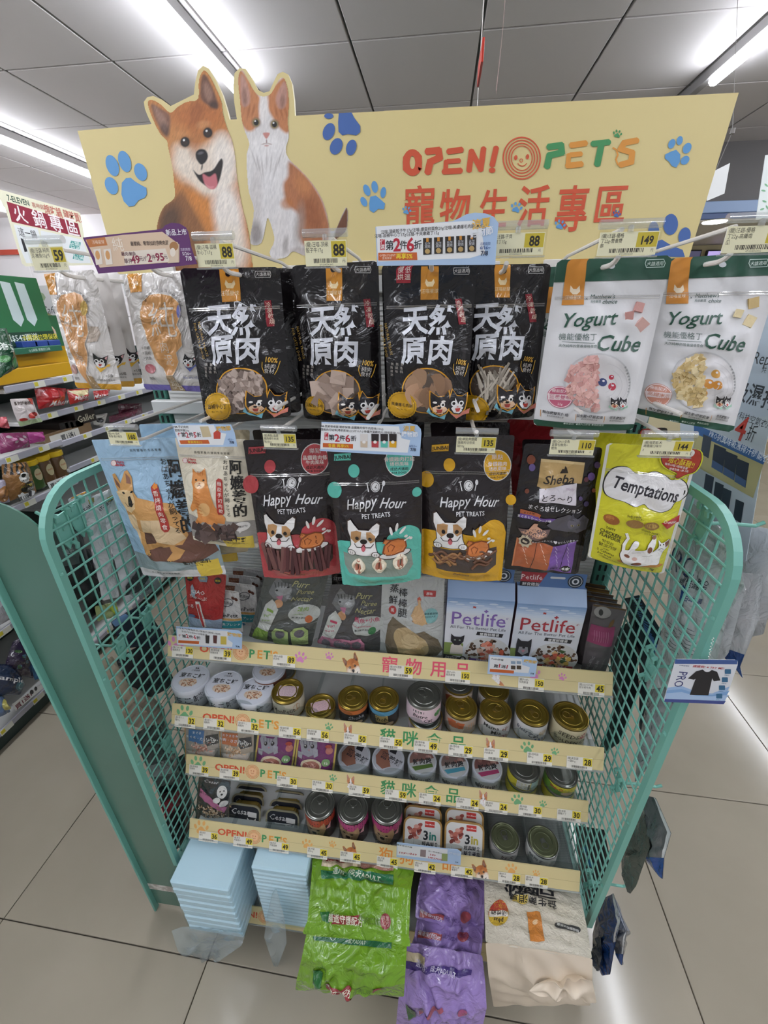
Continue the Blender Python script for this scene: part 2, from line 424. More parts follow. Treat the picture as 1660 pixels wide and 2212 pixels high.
class Art:
    """flat print: polygons and lettering laid on a surface, layer over layer"""
    def __init__(s,surf,view=None,local=False,lift=.0006,step=.00016):
        s.s=surf;s.view=view or getattr(surf,'view', None) or PX;s.local=local;s.T=[];s.C=[];s.Z=[];s.z=0;s.lift=lift;s.step=step
    def _uv(s,pts):
        if s.local: return np.asarray(pts,float)
        v=s.view((0,0));w_=s.view((1,0));k=w_[0]-v[0]
        return s.s.uv(np.array(v)+np.asarray(pts,float)*k)
    def tris(s,uv,t,col,z=None):
        s.n=getattr(s,'n',0)+1;s.T.append(uv[t]);s.C.append(np.tile(lin(col),(len(t),1)));s.Z.append(np.full(len(t),(s.z if z is None else z)+.07*(s.n%9)))
    def up(s):s.z+=1; return s
    def poly(s,pts,col,z=None):
        uv=s._uv(pts)
        t=tessellate_polygon([[Vector((p[0],p[1],0)) for p in uv]])
        if len(t):s.tris(uv,np.array([tuple(x) for x in t]),col,z)
        return s
    def uvrect(s,u0,v0,u1,v1,col,z=None):
        P=np.array([(u0,v0),(u1,v0),(u1,v1),(u0,v1)]);s.tris(P,np.array([(0,1,2),(0,2,3)]),col,z); return s
    def rect(s,x0,y0,x1,y1,col,rot=0,z=None): return s.poly(s._rot([(x0,y0),(x1,y0),(x1,y1),(x0,y1)],rot),col,z)
    def _rot(s,P,rot):
        if not rot: return P
        P=np.array(P,float);c=P.mean(0);a=math.radians(rot);R_=np.array([[math.cos(a),-math.sin(a)],[math.sin(a),math.cos(a)]])
        return (P-c)@R_.T+c
    def rr(s,x0,y0,x1,y1,r,col,rot=0,z=None): return s.poly(s._rot(rrect(x0,y0,x1,y1,r,3),rot),col,z)
    def ell(s,cx,cy,rx,ry,col,rot=0,n=20,z=None):
        a=math.radians(rot);P=[]
        for k in range(n):
            t=2*PI*k/n;x,y=rx*math.cos(t),ry*math.sin(t);P.append((cx+x*math.cos(a)-y*math.sin(a),cy+x*math.sin(a)+y*math.cos(a)))
        return s.poly(P,col,z)
    def burst(s,cx,cy,r,col,n=36,d=.06,z=None):
        return s.poly([(cx+r*(1+d*(k%2))*math.cos(2*PI*k/(2*n)),cy+r*(1+d*(k%2))*math.sin(2*PI*k/(2*n))) for k in range(2*n)],col,z)
    def ring(s,cx,cy,rx,ry,wd,col,n=28,a0=0,a1=360,z=None):
        P=[];Q=[]
        for k in range(n+1):
            t=math.radians(a0+(a1-a0)*k/n);P.append((cx+rx*math.cos(t),cy+ry*math.sin(t)));Q.append((cx+(rx-wd)*math.cos(t),cy+(ry-wd)*math.sin(t)))
        for k in range(n):s.poly([P[k],P[k+1],Q[k+1],Q[k]],col,z)
        return s
    def line(s,pts,wd,col,z=None):
        for a,b in zip(pts[:-1],pts[1:]):
            d=np.array(b,float)-a;l=np.linalg.norm(d)
            if l<1e-9: continue
            n=np.array([-d[1],d[0]])/l*wd/2;a=np.array(a)-d/l*wd*.25;b=np.array(b)+d/l*wd*.25
            s.poly([a+n,b+n,b-n,a-n],col,z)
        return s
    def outline(s,pts,wd,col,z=None): return s.line(list(pts)+[pts[0]],wd,col,z)
    def text(s,st,x,y,size,col,bold=0.0,al='C',rot=0,sx=1.0,shear=0.0,res=2,z=None):
        """x, y: centre (or left end) of the line at mid cap height; size: height of one em in the view's px"""
        P,t=glyphs(st,bold,res)
        if not len(t): return s
        P=P.copy();w0,w1=P[:,0].min(),P[:,0].max();P[:,0]-={'C':(w0+w1)/2,'L':w0,'R':w1}[al]
        P[:,1]-=.37;P[:,0]+=P[:,1]*shear;P[:,0]*=sx
        a=math.radians(rot);Q=np.stack([P[:,0]*math.cos(a)-P[:,1]*math.sin(a),P[:,0]*math.sin(a)+P[:,1]*math.cos(a)],-1)
        if s.local:
            uv=np.stack([x+Q[:,0]*size,y-Q[:,1]*size],-1)
        else:
            v=s.view((0,0));k=s.view((1,0))[0]-v[0];q=np.array(v)+np.array([x,y],float)*k
            m=size*k/s.s.ppm(q);uv0=s.s.uv([q])[0]
            uv=np.stack([uv0[0]+Q[:,0]*m/s.s.W,uv0[1]-Q[:,1]*m/s.s.H],-1)
        s.tris(uv,t,col,z); return s
    def vtext(s,st,x,y,size,col,bold=0.0,pitch=1.05,dx=0.0,rot=0,**k):
        for i,ch in enumerate(st):s.text(ch,x+dx*i,y+size*pitch*i,size,col,bold,rot=rot,**k)
        return s
    def paw(s,cx,cy,r,col,rot=0,z=None):
        a=math.radians(rot)
        def T(x,y): return (cx+r*(x*math.cos(a)-y*math.sin(a)),cy+r*(x*math.sin(a)+y*math.cos(a)))
        s.poly([T(*p) for p in ((-.12,-.18),(.12,-.18),(.3,.02),(.55,.25),(.62,.5),(.5,.72),(.28,.74),(.1,.66),(-.1,.66),(-.28,.74),(-.5,.72),(-.62,.5),(-.55,.25),(-.3,.02))],col,z)
        for x,y,t in ((-.78,-.12,-20),(-.33,-.62,-8),(.33,-.62,8),(.78,-.12,20)):
            P=[T(x+.19*math.cos(k)*math.cos(math.radians(t))-.31*math.sin(k)*math.sin(math.radians(t)),y+.19*math.cos(k)*math.sin(math.radians(t))+.31*math.sin(k)*math.cos(math.radians(t))) for k in [2*PI*j/14 for j in range(14)]]
            s.poly(P,col,z)
        return s
    def barcode(s,x0,y0,x1,y1,col='222222',n=26,seed=1,z=None):
        g=random.Random(seed);x=x0;st=(x1-x0)/n
        while x<x1:
            wd=st*g.choice((.35,.5,.8));s.rect(x,y0,x+wd,y1,col,z=z);x+=wd+st*g.choice((.3,.5,.7))
        return s
    def build(s,name,mat,parent=None,seg=.0045):
        if not s.T: return None
        T=np.concatenate(s.T);Cc=np.concatenate(s.C);Z=np.concatenate(s.Z).astype(float)
        sc=np.array([s.s.W,s.s.H])
        if not s.s.flat:
            for _ in range(12):
                E=np.stack([np.linalg.norm((T[:,(i+1)%3]-T[:,i])*sc,axis=1) for i in range(3)],1)
                k=E.argmax(1);big=E.max(1)>seg
                if not big.any(): break
                A=T[big];kk=k[big];r=np.arange(len(A));a,b,c=A[r,kk],A[r,(kk+1)%3],A[r,(kk+2)%3];m=(a+b)/2
                T=np.concatenate([T[~big],np.stack([a,m,c],1),np.stack([m,b,c],1)])
                Cc=np.concatenate([Cc[~big],Cc[big],Cc[big]]);Z=np.concatenate([Z[~big],Z[big],Z[big]])
        n=len(T);fl=T.reshape(-1,2);zz=np.repeat(Z,3);cc=np.repeat(Cc,3,axis=0)
        key=np.round(np.c_[fl*sc*2e5,zz*10,cc*50]).astype(np.int64)
        _,ix,inv=np.unique(key,axis=0,return_index=True,return_inverse=True);inv=inv.ravel()
        f2=fl[ix];off=s.lift+zz[ix]*s.step
        P=s.s.pos(f2[:,0],f2[:,1],off);F=inv.reshape(-1,3)
        ok=(F[:,0]!=F[:,1])&(F[:,1]!=F[:,2])&(F[:,2]!=F[:,0]);F=F[ok]
        e=1e-3;dU=s.s.pos(f2[:,0]+e/sc[0],f2[:,1],off)-s.s.pos(f2[:,0]-e/sc[0],f2[:,1],off)
        dV=s.s.pos(f2[:,0],f2[:,1]+e/sc[1],off)-s.s.pos(f2[:,0],f2[:,1]-e/sc[1],off)
        N=-np.cross(dU,dV);N/=np.linalg.norm(N,axis=1,keepdims=True)+1e-12
        if isinstance(s.s,(Flat,Loft)):
            G=CAMP-(P+s.s.o);sg=np.sign((N*G).sum(1).mean() or 1);N=N*sg
        fn=np.cross(P[F[:,1]]-P[F[:,0]],P[F[:,2]]-P[F[:,0]]);flip=(fn*N[F[:,0]]).sum(1)<0;F[flip]=F[flip][:,::-1]
        o=mk(name,P,F,mat,parent,ink=cc[ix],smooth=True,normals=None if s.s.flat else N)
        return o


# ================================================================== the setting
M_TILE=node_mat('polished_floor_tile','9a9282',rough=.12,mixnoise=('a59d8d',2.2,.35,.7),spec=.45)
M_GROUT=node_mat('dark_grout','4a463f',rough=.8)
M_CEIL=node_mat('ceiling_board','c6c2c1',rough=.9)
M_CGRID=node_mat('ceiling_grid','a29f9d',rough=.7)
M_WALLW=node_mat('white_wall','d9d6d6',rough=.6)
def struct(o):o['kind']='structure'; return o

fl=struct(MB().box(-6.5,-4,-.06,5.5,7,-.006).build('floor',M_GROUT))
T=.6035;yw=-.0157;cy,sy_=math.cos(yw),math.sin(yw)
tv=MB().box(.0013,.0013,-.012,T-.0013,T-.0013,0,ch=.0012)
me0= None
for i in range(-10,11):
    for j in range(-5,9):
        x=-1.0531+T*(i*cy-j*sy_);y=-.6683+T*(i*sy_+j*cy)
        if x<-6.9 or x>5.4 or y>6: continue
        if me0 is None:
            o=tv.build('floor_tile',M_TILE,fl);me0=o.data
        else:
            o=bpy.data.objects.new('floor_tile',me0);COL.objects.link(o);o.parent=fl
        o.location=(x,y,0);o.rotation_euler=(0,0,yw)

ce=struct(MB().box(-6.5,-4,2.66,5.5,7,2.72).build('ceiling',M_CGRID))
cb=MB().box(.006,.006,0,.589,.679,.018,ch=.003);me1= None
for i in range(-9,9):
    for j in range(-8,9):
        x=-.395+.595*i;y=1.53+.685*j
        if me1 is None:o=cb.build('ceiling_panel',M_CEIL,ce);me1=o.data
        else:o=bpy.data.objects.new('ceiling_panel',me1);COL.objects.link(o);o.parent=ce
        o.location=(x,y,2.635)
LAMPS=[(-2.86,5.2,'long ceiling tube light ending behind the left edge of the yellow header board'),
         (-1.035,1.8,'long ceiling tube light pointing at the cat ears of the header board'),
         (1.41,1.98,'long ceiling tube light ending above the right corner of the header board'),
         (3.6,5.2,'added fill tube light farthest right, outside the picture'),(-4.7,5.2,'added fill tube light farthest left beyond the wall shelf')]  # these two outer rows are added to fill in the light
for x,ye,lb in LAMPS:
    t=thing('ceiling_light',lb,'light',(x,-3.8,2.63),group='ceiling tube lights')
    MB().box(-.02,0,-.045,.02,7.5,0,ch=.002).build('housing',node_mat('lamp_housing','8a8887',rough=.6),t)
    MB().box(-.023,0,-.085,.023,ye+3.8,-.045,ch=.012).build('diffuser',M_LAMP,t)

wb=struct(MB().box(-6.5,4.6,0,-.2,4.7,2.66).build('wall_back',M_WALLW))
tl= None
for k in range(11):
    for r_ in range(3):
        if tl is None:tl=MB().box(.004,0,.004,.556,.012,.696,ch=.003).build('wall_panel',M_WALLW,wb);o=tl
        else:o=bpy.data.objects.new('wall_panel',tl.data);COL.objects.link(o);o.parent=wb
        o.location=(-6.4+k*.56,4.588,.1+r_*.7)
struct(MB().box(-6.5,4.56,2.235,-2.2,4.60,2.29).build('trim_red',node_mat('red_band','b3432f',rough=.4)))
struct(MB().box(-6.5,-4,0,-6.4,7,2.66).build('wall_left',M_WALLW))
struct(MB().box(5.4,-4,0,5.5,7,2.66).build('wall_right',M_WALLW))
fr=thing('wall_frame','grey metal frame on the far white wall left of the hanging pouches','frame',un((25,640),1,4.55))
MB().box(-1.2,0,-.03,.42,.03,0).box(.39,0,-.9,.42,.03,0).build('frame_bar',node_mat('grey_frame','a09d9c',rough=.4),fr)
# far right: soffit with a blue fascia and the wall with two small screens
wr=struct(MB().box(.9,4.6,0,5.4,4.7,2.66).build('wall_far',node_mat('cream_wall','e6dcb4',rough=.6)))
so=MB()
a=un((1600,436),1,3.2);b=un((1600,461),1,3.2);c_=un((1600,474),1,3.2)
struct(MB().box(.95,3.17,a[2]-.0,5.3,3.22,2.66).build('trim_dark',node_mat('dark_soffit_edge','5d5a59',rough=.5))).data
struct(MB().box(.95,3.14,b[2],5.3,3.17,a[2],ch=.004).build('trim_light_blue',node_mat('light_blue_fascia','8fa6c8',rough=.4)))
struct(MB().box(.95,3.15,c_[2],5.3,4.6,b[2],ch=.004).build('trim_blue',node_mat('blue_fascia','4f628c',rough=.4)))
struct(MB().box(.95,3.16,c_[2]-.012,5.3,4.6,c_[2]-.001).build('trim_soffit',node_mat('grey_soffit','b9b4ae',rough=.5)))
p=un((1545,478),2,c_[2]-.014)
dl=thing('downlight','round recessed downlight glowing under the blue fascia','light',p)
MB().lathe([(.05,-.004),(.1,-.004),(.115,0)][::-1],24).build('ring',node_mat('chrome_ring','d8d8d8',rough=.2,metal=.8),dl)
MB().lathe([(.0,-.012),(.08,-.010),(.085,-.004)],24).build('lens',node_mat('downlight_lens','ffffff',emit=('f4fbff',6)),dl)
for k,(x0,x1,col,lb) in enumerate(((1491,1514,'4b4a63','small dark screen on the cream wall beside the header board'),(1530,1557,'b8a8e6','small lilac screen on the cream wall behind the right price holder'))):
    A_=un((x0,540),1,4.55);B_=un((x1,556),1,4.55)
    t=thing('wall_screen',lb,'screen',(A_[0],4.55,B_[2]))
    MB().box(0,0,-.1,B_[0]-A_[0],.04,A_[2]-B_[2],ch=.004).build('casing',node_mat('dark_plastic','2c2a33',rough=.4),t)
    MB().box(.012,-.004,-.09,B_[0]-A_[0]-.012,.0,A_[2]-B_[2]-.012).build('display',node_mat('screen_%s'%('dark','lilac')[k],col,emit=(col,.8)),t)

# hanging bits under the ceiling
red=thing('hanging_red_card','thin red card hanging edge-on from the ceiling above the header board','sign',un((1036,178),1,.4))
q0=un((1040,105),1,.4)-un((1036,178),1,.4)
MB().box(-.002,-.05,0.02,.004,.08,q0[2],ch=.0005).build('card',node_mat('red_translucent_card','c0392b',rough=.3),red)
MB().tube([(0,.03,q0[2]),(-.005,.03,2.63-un((1036,178),1,.4)[2])],.0012,6).tube([(0,.03,0),(0.004,.03,-.3)],.0008,6).build('cord',M_WIRE,red)
p0=un((1070,200),1,.45)
st=thing('hanging_film_strip','long twisted clear and red film strip hanging from the ceiling','decoration',p0)
P=np.array([[(math.sin(z*9+j)*.006+(j-.5)*.02*(z*1.2)+.012*z,(j-.5)*.03,z) for j in (0,.5,1)] for z in np.linspace(0,2.62-p0[2],20)])
MB().grid(P).build('strip',clear_mat('pink_clear_strip','e9c9c4',.2,.1,.35),st)
p1=un((1583,285),1,1.0)
hc=thing('hanging_white_card','white blank card hanging from a cord beside the header board','sign',p1)
c4=[un(q,1,1.0)-p1 for q in ((1534,374),(1578,352),(1566,418),(1528,434))]
MB().add([tuple(x) for x in c4]+[(x[0],x[1]+.003,x[2]) for x in c4],[(0,1,2,3),(7,6,5,4),(0,4,5,1),(1,5,6,2),(2,6,7,3),(3,7,4,0)]).build('card',node_mat('white_card','dfe0de',rough=.5),hc)
MB().tube([(0,0,0),c4[1]*.3+c4[0]*.7],.0012,6).tube([(0,0,0),(.02,.3,2.63-p1[2])],.001,6).tube([(0,0,-.006),(0,0,.01)],.008,8).build('cord',node_mat('grey_cord','77736f'),hc)
hs=thing('hanging_leaf_banner','narrow white banner with green leaves hanging at the right edge','banner',un((1650,455),1,.9))
pz=un((1650,455),1,.9)
c4=[un(q,1,.9)-pz for q in ((1655,335),(1690,330),(1672,470),(1634,475))]
MB().add([tuple(x) for x in c4]+[(x[0],x[1]+.003,x[2]) for x in c4],[(0,1,2,3),(7,6,5,4),(0,4,5,1),(1,5,6,2),(2,6,7,3),(3,7,4,0)]).build('banner',node_mat('white_banner','dfe6e4',rough=.5),hs)
sf=Flat(pz,(1,0,0),(0,0,1)).toward();ar=Art(sf,PX)
for x,y,r_ in ((1652,435,20),(1658,448,60),(1647,452,-20),(1656,400,40),(1650,412,10)):ar.ell(x,y,5,2,'7fb08a',r_,10)
ar.build('leaf_print',M_PAPER,hs)

# ================================================================== the header board
def header_outline():
    P=[V1(q) for q in [(335,565),(500,550),(655,536),(640,505),(626,470),(622,440),(636,420),(662,414),(700,430),(738,458),(790,432),(838,408),(844,355),(856,305),(878,284),(902,296),(935,350),(962,410),(980,470),(992,517),(1024,515),(1012,440),(1008,370),(1014,315),(1036,294),(1062,298),(1090,340),(1115,388),(1140,401),(1165,394),(1185,350),(1200,320),(1222,310),(1246,322),(1262,360),(1271,430),(1275,500),(1660,480)]]
    P+=[V2(q) for q in [(0,479),(1534,400),(1310,1140)]]+[(255,592)]
    return P
YS=-.30
hp=[un(q,1,YS) for q in header_outline()]
org=np.array([-.03,YS,1.6])
hb=thing('header_board','large pale yellow header board with shiba dog and kitten above the rack','sign',org)
def lz(p): return (p[0]-org[0],p[2]-org[2])
poly2=[lz(p) for p in hp]
sf=Flat((org[0],YS,org[2]),(1,0,0),(0,0,1)).toward()
n=len(poly2);mb=MB()
mb.v=[(p[0],0,p[1]) for p in poly2]+[(p[0],.006,p[1]) for p in poly2];mb.n=2*n
mb.f=[(i,n+i,n+(i+1)%n,(i+1)%n) for i in range(n)];mb.c=['f3ecd0']*n
for t_ in tessellate_polygon([[Vector((*p,0)) for p in poly2]]):
    a,b,c=t_;mb.f+=[(a,b,c),(n+c,n+b,n+a)];mb.c+=['dac98e','dac98e']
mb.build('board',node_mat('header_card',attr=True,rough=.45),hb,ink=True)

# --- pictures painted point by point
def seg_d(X,Y,P):
    P=np.array(P,float);D=np.full(X.shape,1e9);ins=np.zeros(X.shape,bool);n=len(P)
    for i in range(n):
        a,b=P[i],P[(i+1)%n];dx,dy=b-a;L2=dx*dx+dy*dy+1e-9
        t=np.clip(((X-a[0])*dx+(Y-a[1])*dy)/L2,0,1);D=np.minimum(D,np.hypot(X-a[0]-t*dx,Y-a[1]-t*dy))
        c=((a[1]>Y)!=(b[1]>Y))&(X<(b[0]-a[0])*(Y-a[1])/(b[1]-a[1]+1e-12)+a[0]);ins^=c
    return np.where(ins,D,-D)
def smooth_closed(P,n=5):
    P=np.array(P,float);out=[];m=len(P)
    for i in range(m):
        p0,p1,p2,p3=P[i-1],P[i],P[(i+1)%m],P[(i+2)%m]
        for k in range(n):
            t=k/n;out.append(.5*(2*p1+(p2-p0)*t+(2*p0-5*p1+4*p2-p3)*t*t+(3*p1-p0-3*p2+p3)*t**3))
    return np.array(out)
def vnoise(X,Y,seed):
    """smooth value noise"""
    r=np.random.RandomState(seed).rand(97,97);xi=np.floor(X).astype(int);yi=np.floor(Y).astype(int);fx=X-xi;fy=Y-yi
    fx=fx*fx*(3-2*fx);fy=fy*fy*(3-2*fy);g= lambda a,b:r[a%97,b%97]
    return (g(xi,yi)*(1-fx)+g(xi+1,yi)*fx)*(1-fy)+(g(xi,yi+1)*(1-fx)+g(xi+1,yi+1)*fx)*fy
class Pic:
    def __init__(s,X,Y,base):s.X=X;s.Y=Y;s.c=np.tile(np.array(lin(base)),X.shape+(1,))
    def mix(s,a,col):a=np.clip(a,0,1)[..., None];s.c=s.c*(1-a)+np.array(lin(col))*a; return s
    def blob(s,cx,cy,rx,ry,col,rot=0,k=1.0,soft=.5):
        a=math.radians(rot);x=(s.X-cx)*math.cos(a)+(s.Y-cy)*math.sin(a);y=-(s.X-cx)*math.sin(a)+(s.Y-cy)*math.cos(a)
        d=np.sqrt((x/rx)**2+(y/ry)**2); return s.mix(np.clip((1+soft/2-d)/soft,0,1)*k,col)
    def shape(s,P,col,soft=4,k=1.0,sm=True): return s.mix(np.clip(seg_d(s.X,s.Y,smooth_closed(P,4) if sm else P)/soft+.5,0,1)*k,col)
    def fur(s,amt=.12,fx=.25,fy=.06,ang=0,seed=3):
        a=math.radians(ang);U=s.X*math.cos(a)+s.Y*math.sin(a);W_=-s.X*math.sin(a)+s.Y*math.cos(a)
        n=vnoise(U*fx,W_*fy,seed)*.6+vnoise(U*fx*2.2,W_*fy*2,seed+1)*.4
        s.c=np.clip(s.c*(1+amt*(n-.5)[..., None]*2),0,1); return s
DOG=[(640,440),(662,433),(700,455),(738,488),(770,462),(810,440),(857,428),(860,350),(880,306),(905,325),(935,385),(958,440),(965,495),(985,560),(1005,610),(1018,680),(1024,750),(1036,830),(1050,900),(1068,970),(1080,1040),(1088,1130),(1085,1180),(800,1180),(720,1120),(680,1010),(688,940),(712,890),(755,855),(752,780),(745,720),(728,640),(722,608),(695,580),(668,530),(648,480)]
def dog(X,Y):
    p=Pic(X,Y,'c07f45')
    p.blob(860,500,130,70,'b56a35',0,.8,.9).blob(850,480,30,70,'8f4f28',10,.5,1.0)
    p.blob(760,640,60,90,'c68a52',0,.6,.9)
    p.shape([(755,640),(790,625),(850,640),(900,625),(950,580),(985,600),(1010,690),(1015,800),(960,850),(880,850),(800,790),(760,720)],'e6d9c8',50,.95)
    p.blob(975,680,55,90,'eee6dc',-10,.8,.8).blob(800,700,45,50,'e9dccb',20,.8,.8)
    p.blob(785,585,26,16,'c98b55',20,.6,.8).blob(880,540,30,18,'cf9560',-10,.6,.8)
    p.blob(845,620,26,60,'a96a3d',5,.55,.9)
    p.shape([(760,850),(800,800),(860,850),(900,930),(960,1000),(980,1180),(800,1180),(720,1120),(680,1000),(700,900)],'8a5c37',30,.95)
    p.blob(735,960,45,80,'4e3a2c',15,.85,.9).blob(770,1080,70,80,'6b4a30',0,.6,.9)
    p.shape([(770,790),(820,860),(880,960),(900,1060),(930,1180),(1085,1180),(1080,1040),(1050,900),(1020,800),(960,830),(880,850)],'c6803f',40,.9)
    p.blob(985,930,62,150,'efe8df',-8,.95,.7).blob(1000,1080,70,110,'e4dacb',-5,.9,.7).blob(950,1120,60,80,'cfc0ac',0,.7,.8)
    p.blob(870,900,30,110,'d6893f',-28,.6,.9)
    # ears
    p.shape([(655,450),(700,472),(735,500),(735,560),(720,590),(690,550),(665,500)],'7d5947',12,.95)
    p.shape([(668,462),(700,490),(722,530),(715,570),(690,535)],'a58070',14,.7).blob(712,560,18,30,'3b2a24',-20,.6,.9)
    p.shape([(872,335),(890,325),(915,370),(938,430),(940,470),(900,455),(868,420)],'6b4a3b',10,.95)
    p.blob(900,400,16,40,'a07a68',-15,.7,.9).blob(925,455,20,18,'33231e',0,.7,.9)
    p.fur(.22,.22,.05,20,3)
    # eyes, nose, mouth
    for x,y in ((801,614),(899,574)):
        p.blob(x,y,25,27,'8a5a36',0,.7,.6).blob(x,y,20,22,'15110f',0,1,.25).blob(x+1,y+4,12,10,'3f2a1e',0,.6,.6).blob(x-5,y-8,4.5,4.5,'f4f4f2',0,.95,.5)
    p.shape([(836,735),(860,755),(885,745),(920,735),(945,700),(958,685),(965,705),(955,760),(940,800),(915,815),(885,800),(858,775)],'1f1715',5,1)
    p.shape([(878,752),(905,765),(930,750),(938,770),(940,800),(925,818),(900,812),(882,785)],'c77178',6,1).shape([(884,790),(905,805),(925,805),(918,815),(900,812)],'de9598',6,.7)
    p.shape([(850,655),(868,644),(890,650),(900,675),(890,700),(870,712),(852,692),(846,672)],'191618',5,1).blob(868,662,12,6,'6a666c',-15,.7,.8).blob(874,722,4,14,'241a18',10,.8,.6)
    return p.c
CAT=[(1034,318),(1050,306),(1072,345),(1098,392),(1125,415),(1165,412),(1186,382),(1212,338),(1232,345),(1246,400),(1248,470),(1244,530),(1250,590),(1236,645),(1252,690),(1300,735),(1352,795),(1392,860),(1415,930),(1426,992),(1452,990),(1478,930),(1498,896),(1504,930),(1494,1000),(1440,1042),(1400,1085),(1330,1108),(1268,1086),(1238,1112),(1182,1118),(1166,1090),(1186,1040),(1176,985),(1158,942),(1148,985),(1130,1050),(1092,1058),(1082,1030),(1098,910),(1076,830),(1068,740),(1066,670),(1078,622),(1060,570),(1046,520),(1038,430),(1030,360)]
def cat(X,Y):
    p=Pic(X,Y,'dcd8d6')
    p.shape([(1034,300),(1110,400),(1130,440),(1125,500),(1100,560),(1060,560),(1030,480)],'c07a45',14,.95)
    p.shape([(1150,420),(1240,330),(1260,470),(1250,570),(1215,560),(1180,510),(1160,470)],'bd753f',14,.95)
    p.blob(1140,460,20,60,'e9e4e0',4,.95,.6)
    for x in (1075,1095,1195,1215,1235):p.blob(x,470+(x%7)*3,5,28,'8f4f28',12 if x<1140 else -12,.5,.9)
    p.shape([(1042,325),(1060,340),(1080,400),(1078,450),(1050,460),(1040,400)],'b99083',10,.9).blob(1058,420,10,40,'6f4a3c',-5,.5,.9)
    p.shape([(1232,355),(1215,370),(1192,425),(1205,470),(1235,460),(1242,400)],'b88d80',10,.9).blob(1222,440,10,30,'6f4a3c',5,.5,.9)
    p.blob(1155,640,70,55,'efecea',0,.7,.7).blob(1150,740,70,110,'e2dfde',0,.8,.8)
    p.blob(1105,880,28,150,'c9c3c0',3,.8,.8)
    p.shape([(1250,700),(1300,735),(1352,795),(1392,860),(1415,930),(1426,992),(1400,1060),(1330,1070),(1290,1020),(1290,930),(1240,880),(1225,800),(1245,760)],'ad6837',18,.95)
    p.blob(1350,930,40,90,'8d4e29',-15,.6,.9).blob(1310,800,30,50,'c98550',-30,.6,.9).blob(1240,880,26,24,'b5713d',0,.7,.7)
    p.blob(1295,980,22,90,'9a8f88',5,.6,.9)
    p.blob(1108,1010,26,50,'8b837f',0,.85,.8)
    p.shape([(1452,992),(1480,930),(1500,896),(1504,930),(1496,1000),(1450,1040)],'6f4630',8,1)
    p.blob(1215,1020,40,100,'ddd8d5',0,.8,.6).blob(1300,1090,50,22,'b3a8a3',0,.8,.6).blob(1235,1060,12,40,'6d625d',8,.5,.9)
    p.fur(.17,.22,.05,8,9)
    for k in range(7):p.blob(1100+k*18,690+(k%3)*20,3,45,'a39c99',(k-3)*6,.5,.9)
    for x,y in ((1108,530),(1187,538)):
        p.blob(x,y,20,22,'7b5a49',0,.8,.5).blob(x,y,16,18,'8d7d55',0,1,.3).blob(x,y,11,13,'14110f',0,1,.3).blob(x-4,y-6,3.5,3.5,'ffffff',0,.9,.5)
    p.shape([(1138,575),(1166,575),(1160,592),(1152,600),(1144,592)],'c98a82',4,1).blob(1153,612,2,12,'8a6660',0,.8,.6).blob(1142,622,12,3,'b09a94',-15,.7,.6).blob(1165,622,12,3,'b09a94',15,.7,.6).blob(1153,630,10,4,'c28c86',0,.8,.6)
    for k in range(4):p.blob(1190,1095+0*k,2,0.1,'8a7d78')
    return p.c
def picture(name,surf,fn,mask,xf,step,parent,lift=.0006,mat=None,box=None):
    """fn paints in its own units; xf maps those units to photograph px"""
    M_=np.array(smooth_closed(mask,3));x0,y0=M_.min(0);x1,y1=M_.max(0)
    if box:x0,y0,x1,y1=box
    xs=np.arange(x0,x1+step,step);ys=np.arange(y0,y1+step,step);X,Y=np.meshgrid(xs,ys)
    D=seg_d(X,Y,M_)
    # slide edge points onto the outline
    c=fn(X,Y);q=np.array(xf((X.ravel(),Y.ravel()))).T;uv=surf.uv(q);P=surf.pos(uv[:,0],uv[:,1],lift)
    ny,nx=X.shape;idx=np.arange(ny*nx).reshape(ny,nx);ok=D>-step*.35
    F=[]
    f4=np.stack([idx[:-1,:-1],idx[:-1,1:],idx[1:,1:],idx[1:,:-1]],-1).reshape(-1,4);k4=ok.ravel()[f4];s4=k4.sum(1)
    F=f4[s4==4].tolist()
    for q_,k_ in zip(f4[s4==3],k4[s4==3]):F.append([int(a) for a,b in zip(q_,k_) if b])
    F=[t[::-1] for t in F] if np.cross(P[F[0][1]]-P[F[0][0]],P[F[0][2]]-P[F[0][0]])@(CAMP-(P[F[0][0]]+surf.o))<0 else F
    used=np.unique(np.concatenate([np.array(t) for t in F]));mp=-np.ones(ny*nx,int);mp[used]=np.arange(len(used))
    return mk(name,P[used],[[int(mp[i]) for i in t] for t in F],mat or M_PAPER,parent,ink=c.reshape(-1,3)[used],smooth=True)
v1xf= lambda t:(t[0]/2,t[1]/2)
picture('dog_picture',sf,dog,DOG,v1xf,2.6,hb,box=(630,300,1092,1180))
picture('kitten_picture',sf,cat,CAT,v1xf,2.3,hb)

ar=Art(sf,V1,lift=.0008)
def part(nm='paw_print'):
    global ar
    ar.build(nm,M_PAPER,hb);ar=Art(sf,ar.view,lift=.0008)
LB,DB='5f9bd0','4668a8'
ar.poly([(486+dx,dy) for dx,dy in ((60,770),(80,768),(100,785),(125,800),(148,812),(150,840),(140,855),(115,865),(95,890),(72,893),(50,870),(40,840),(42,790))],LB)
for x,y,r in ((487,716,-20),(540,698,-18),(609,744,-22),(483,803,-25)):ar.ell(x,y,26,48 if y<750 and x<600 else 40,LB,r)
part()
ar.poly([(1465,490),(1520,487),(1532,510),(1558,545),(1558,572),(1540,586),(1505,580),(1480,586),(1464,570),(1462,530)],DB)
for x,y,rx,ry,r in ((1422,502,20,12,0),(1422,569,25,38,20),(1454,633,26,37,22),(1519,638,22,35,15)):ar.ell(x,y,rx,ry,DB,r)
part()
ar.poly([(1601,850),(1625,845),(1645,862),(1665,880),(1660,905),(1635,903),(1615,920),(1598,908),(1596,880)],LB)
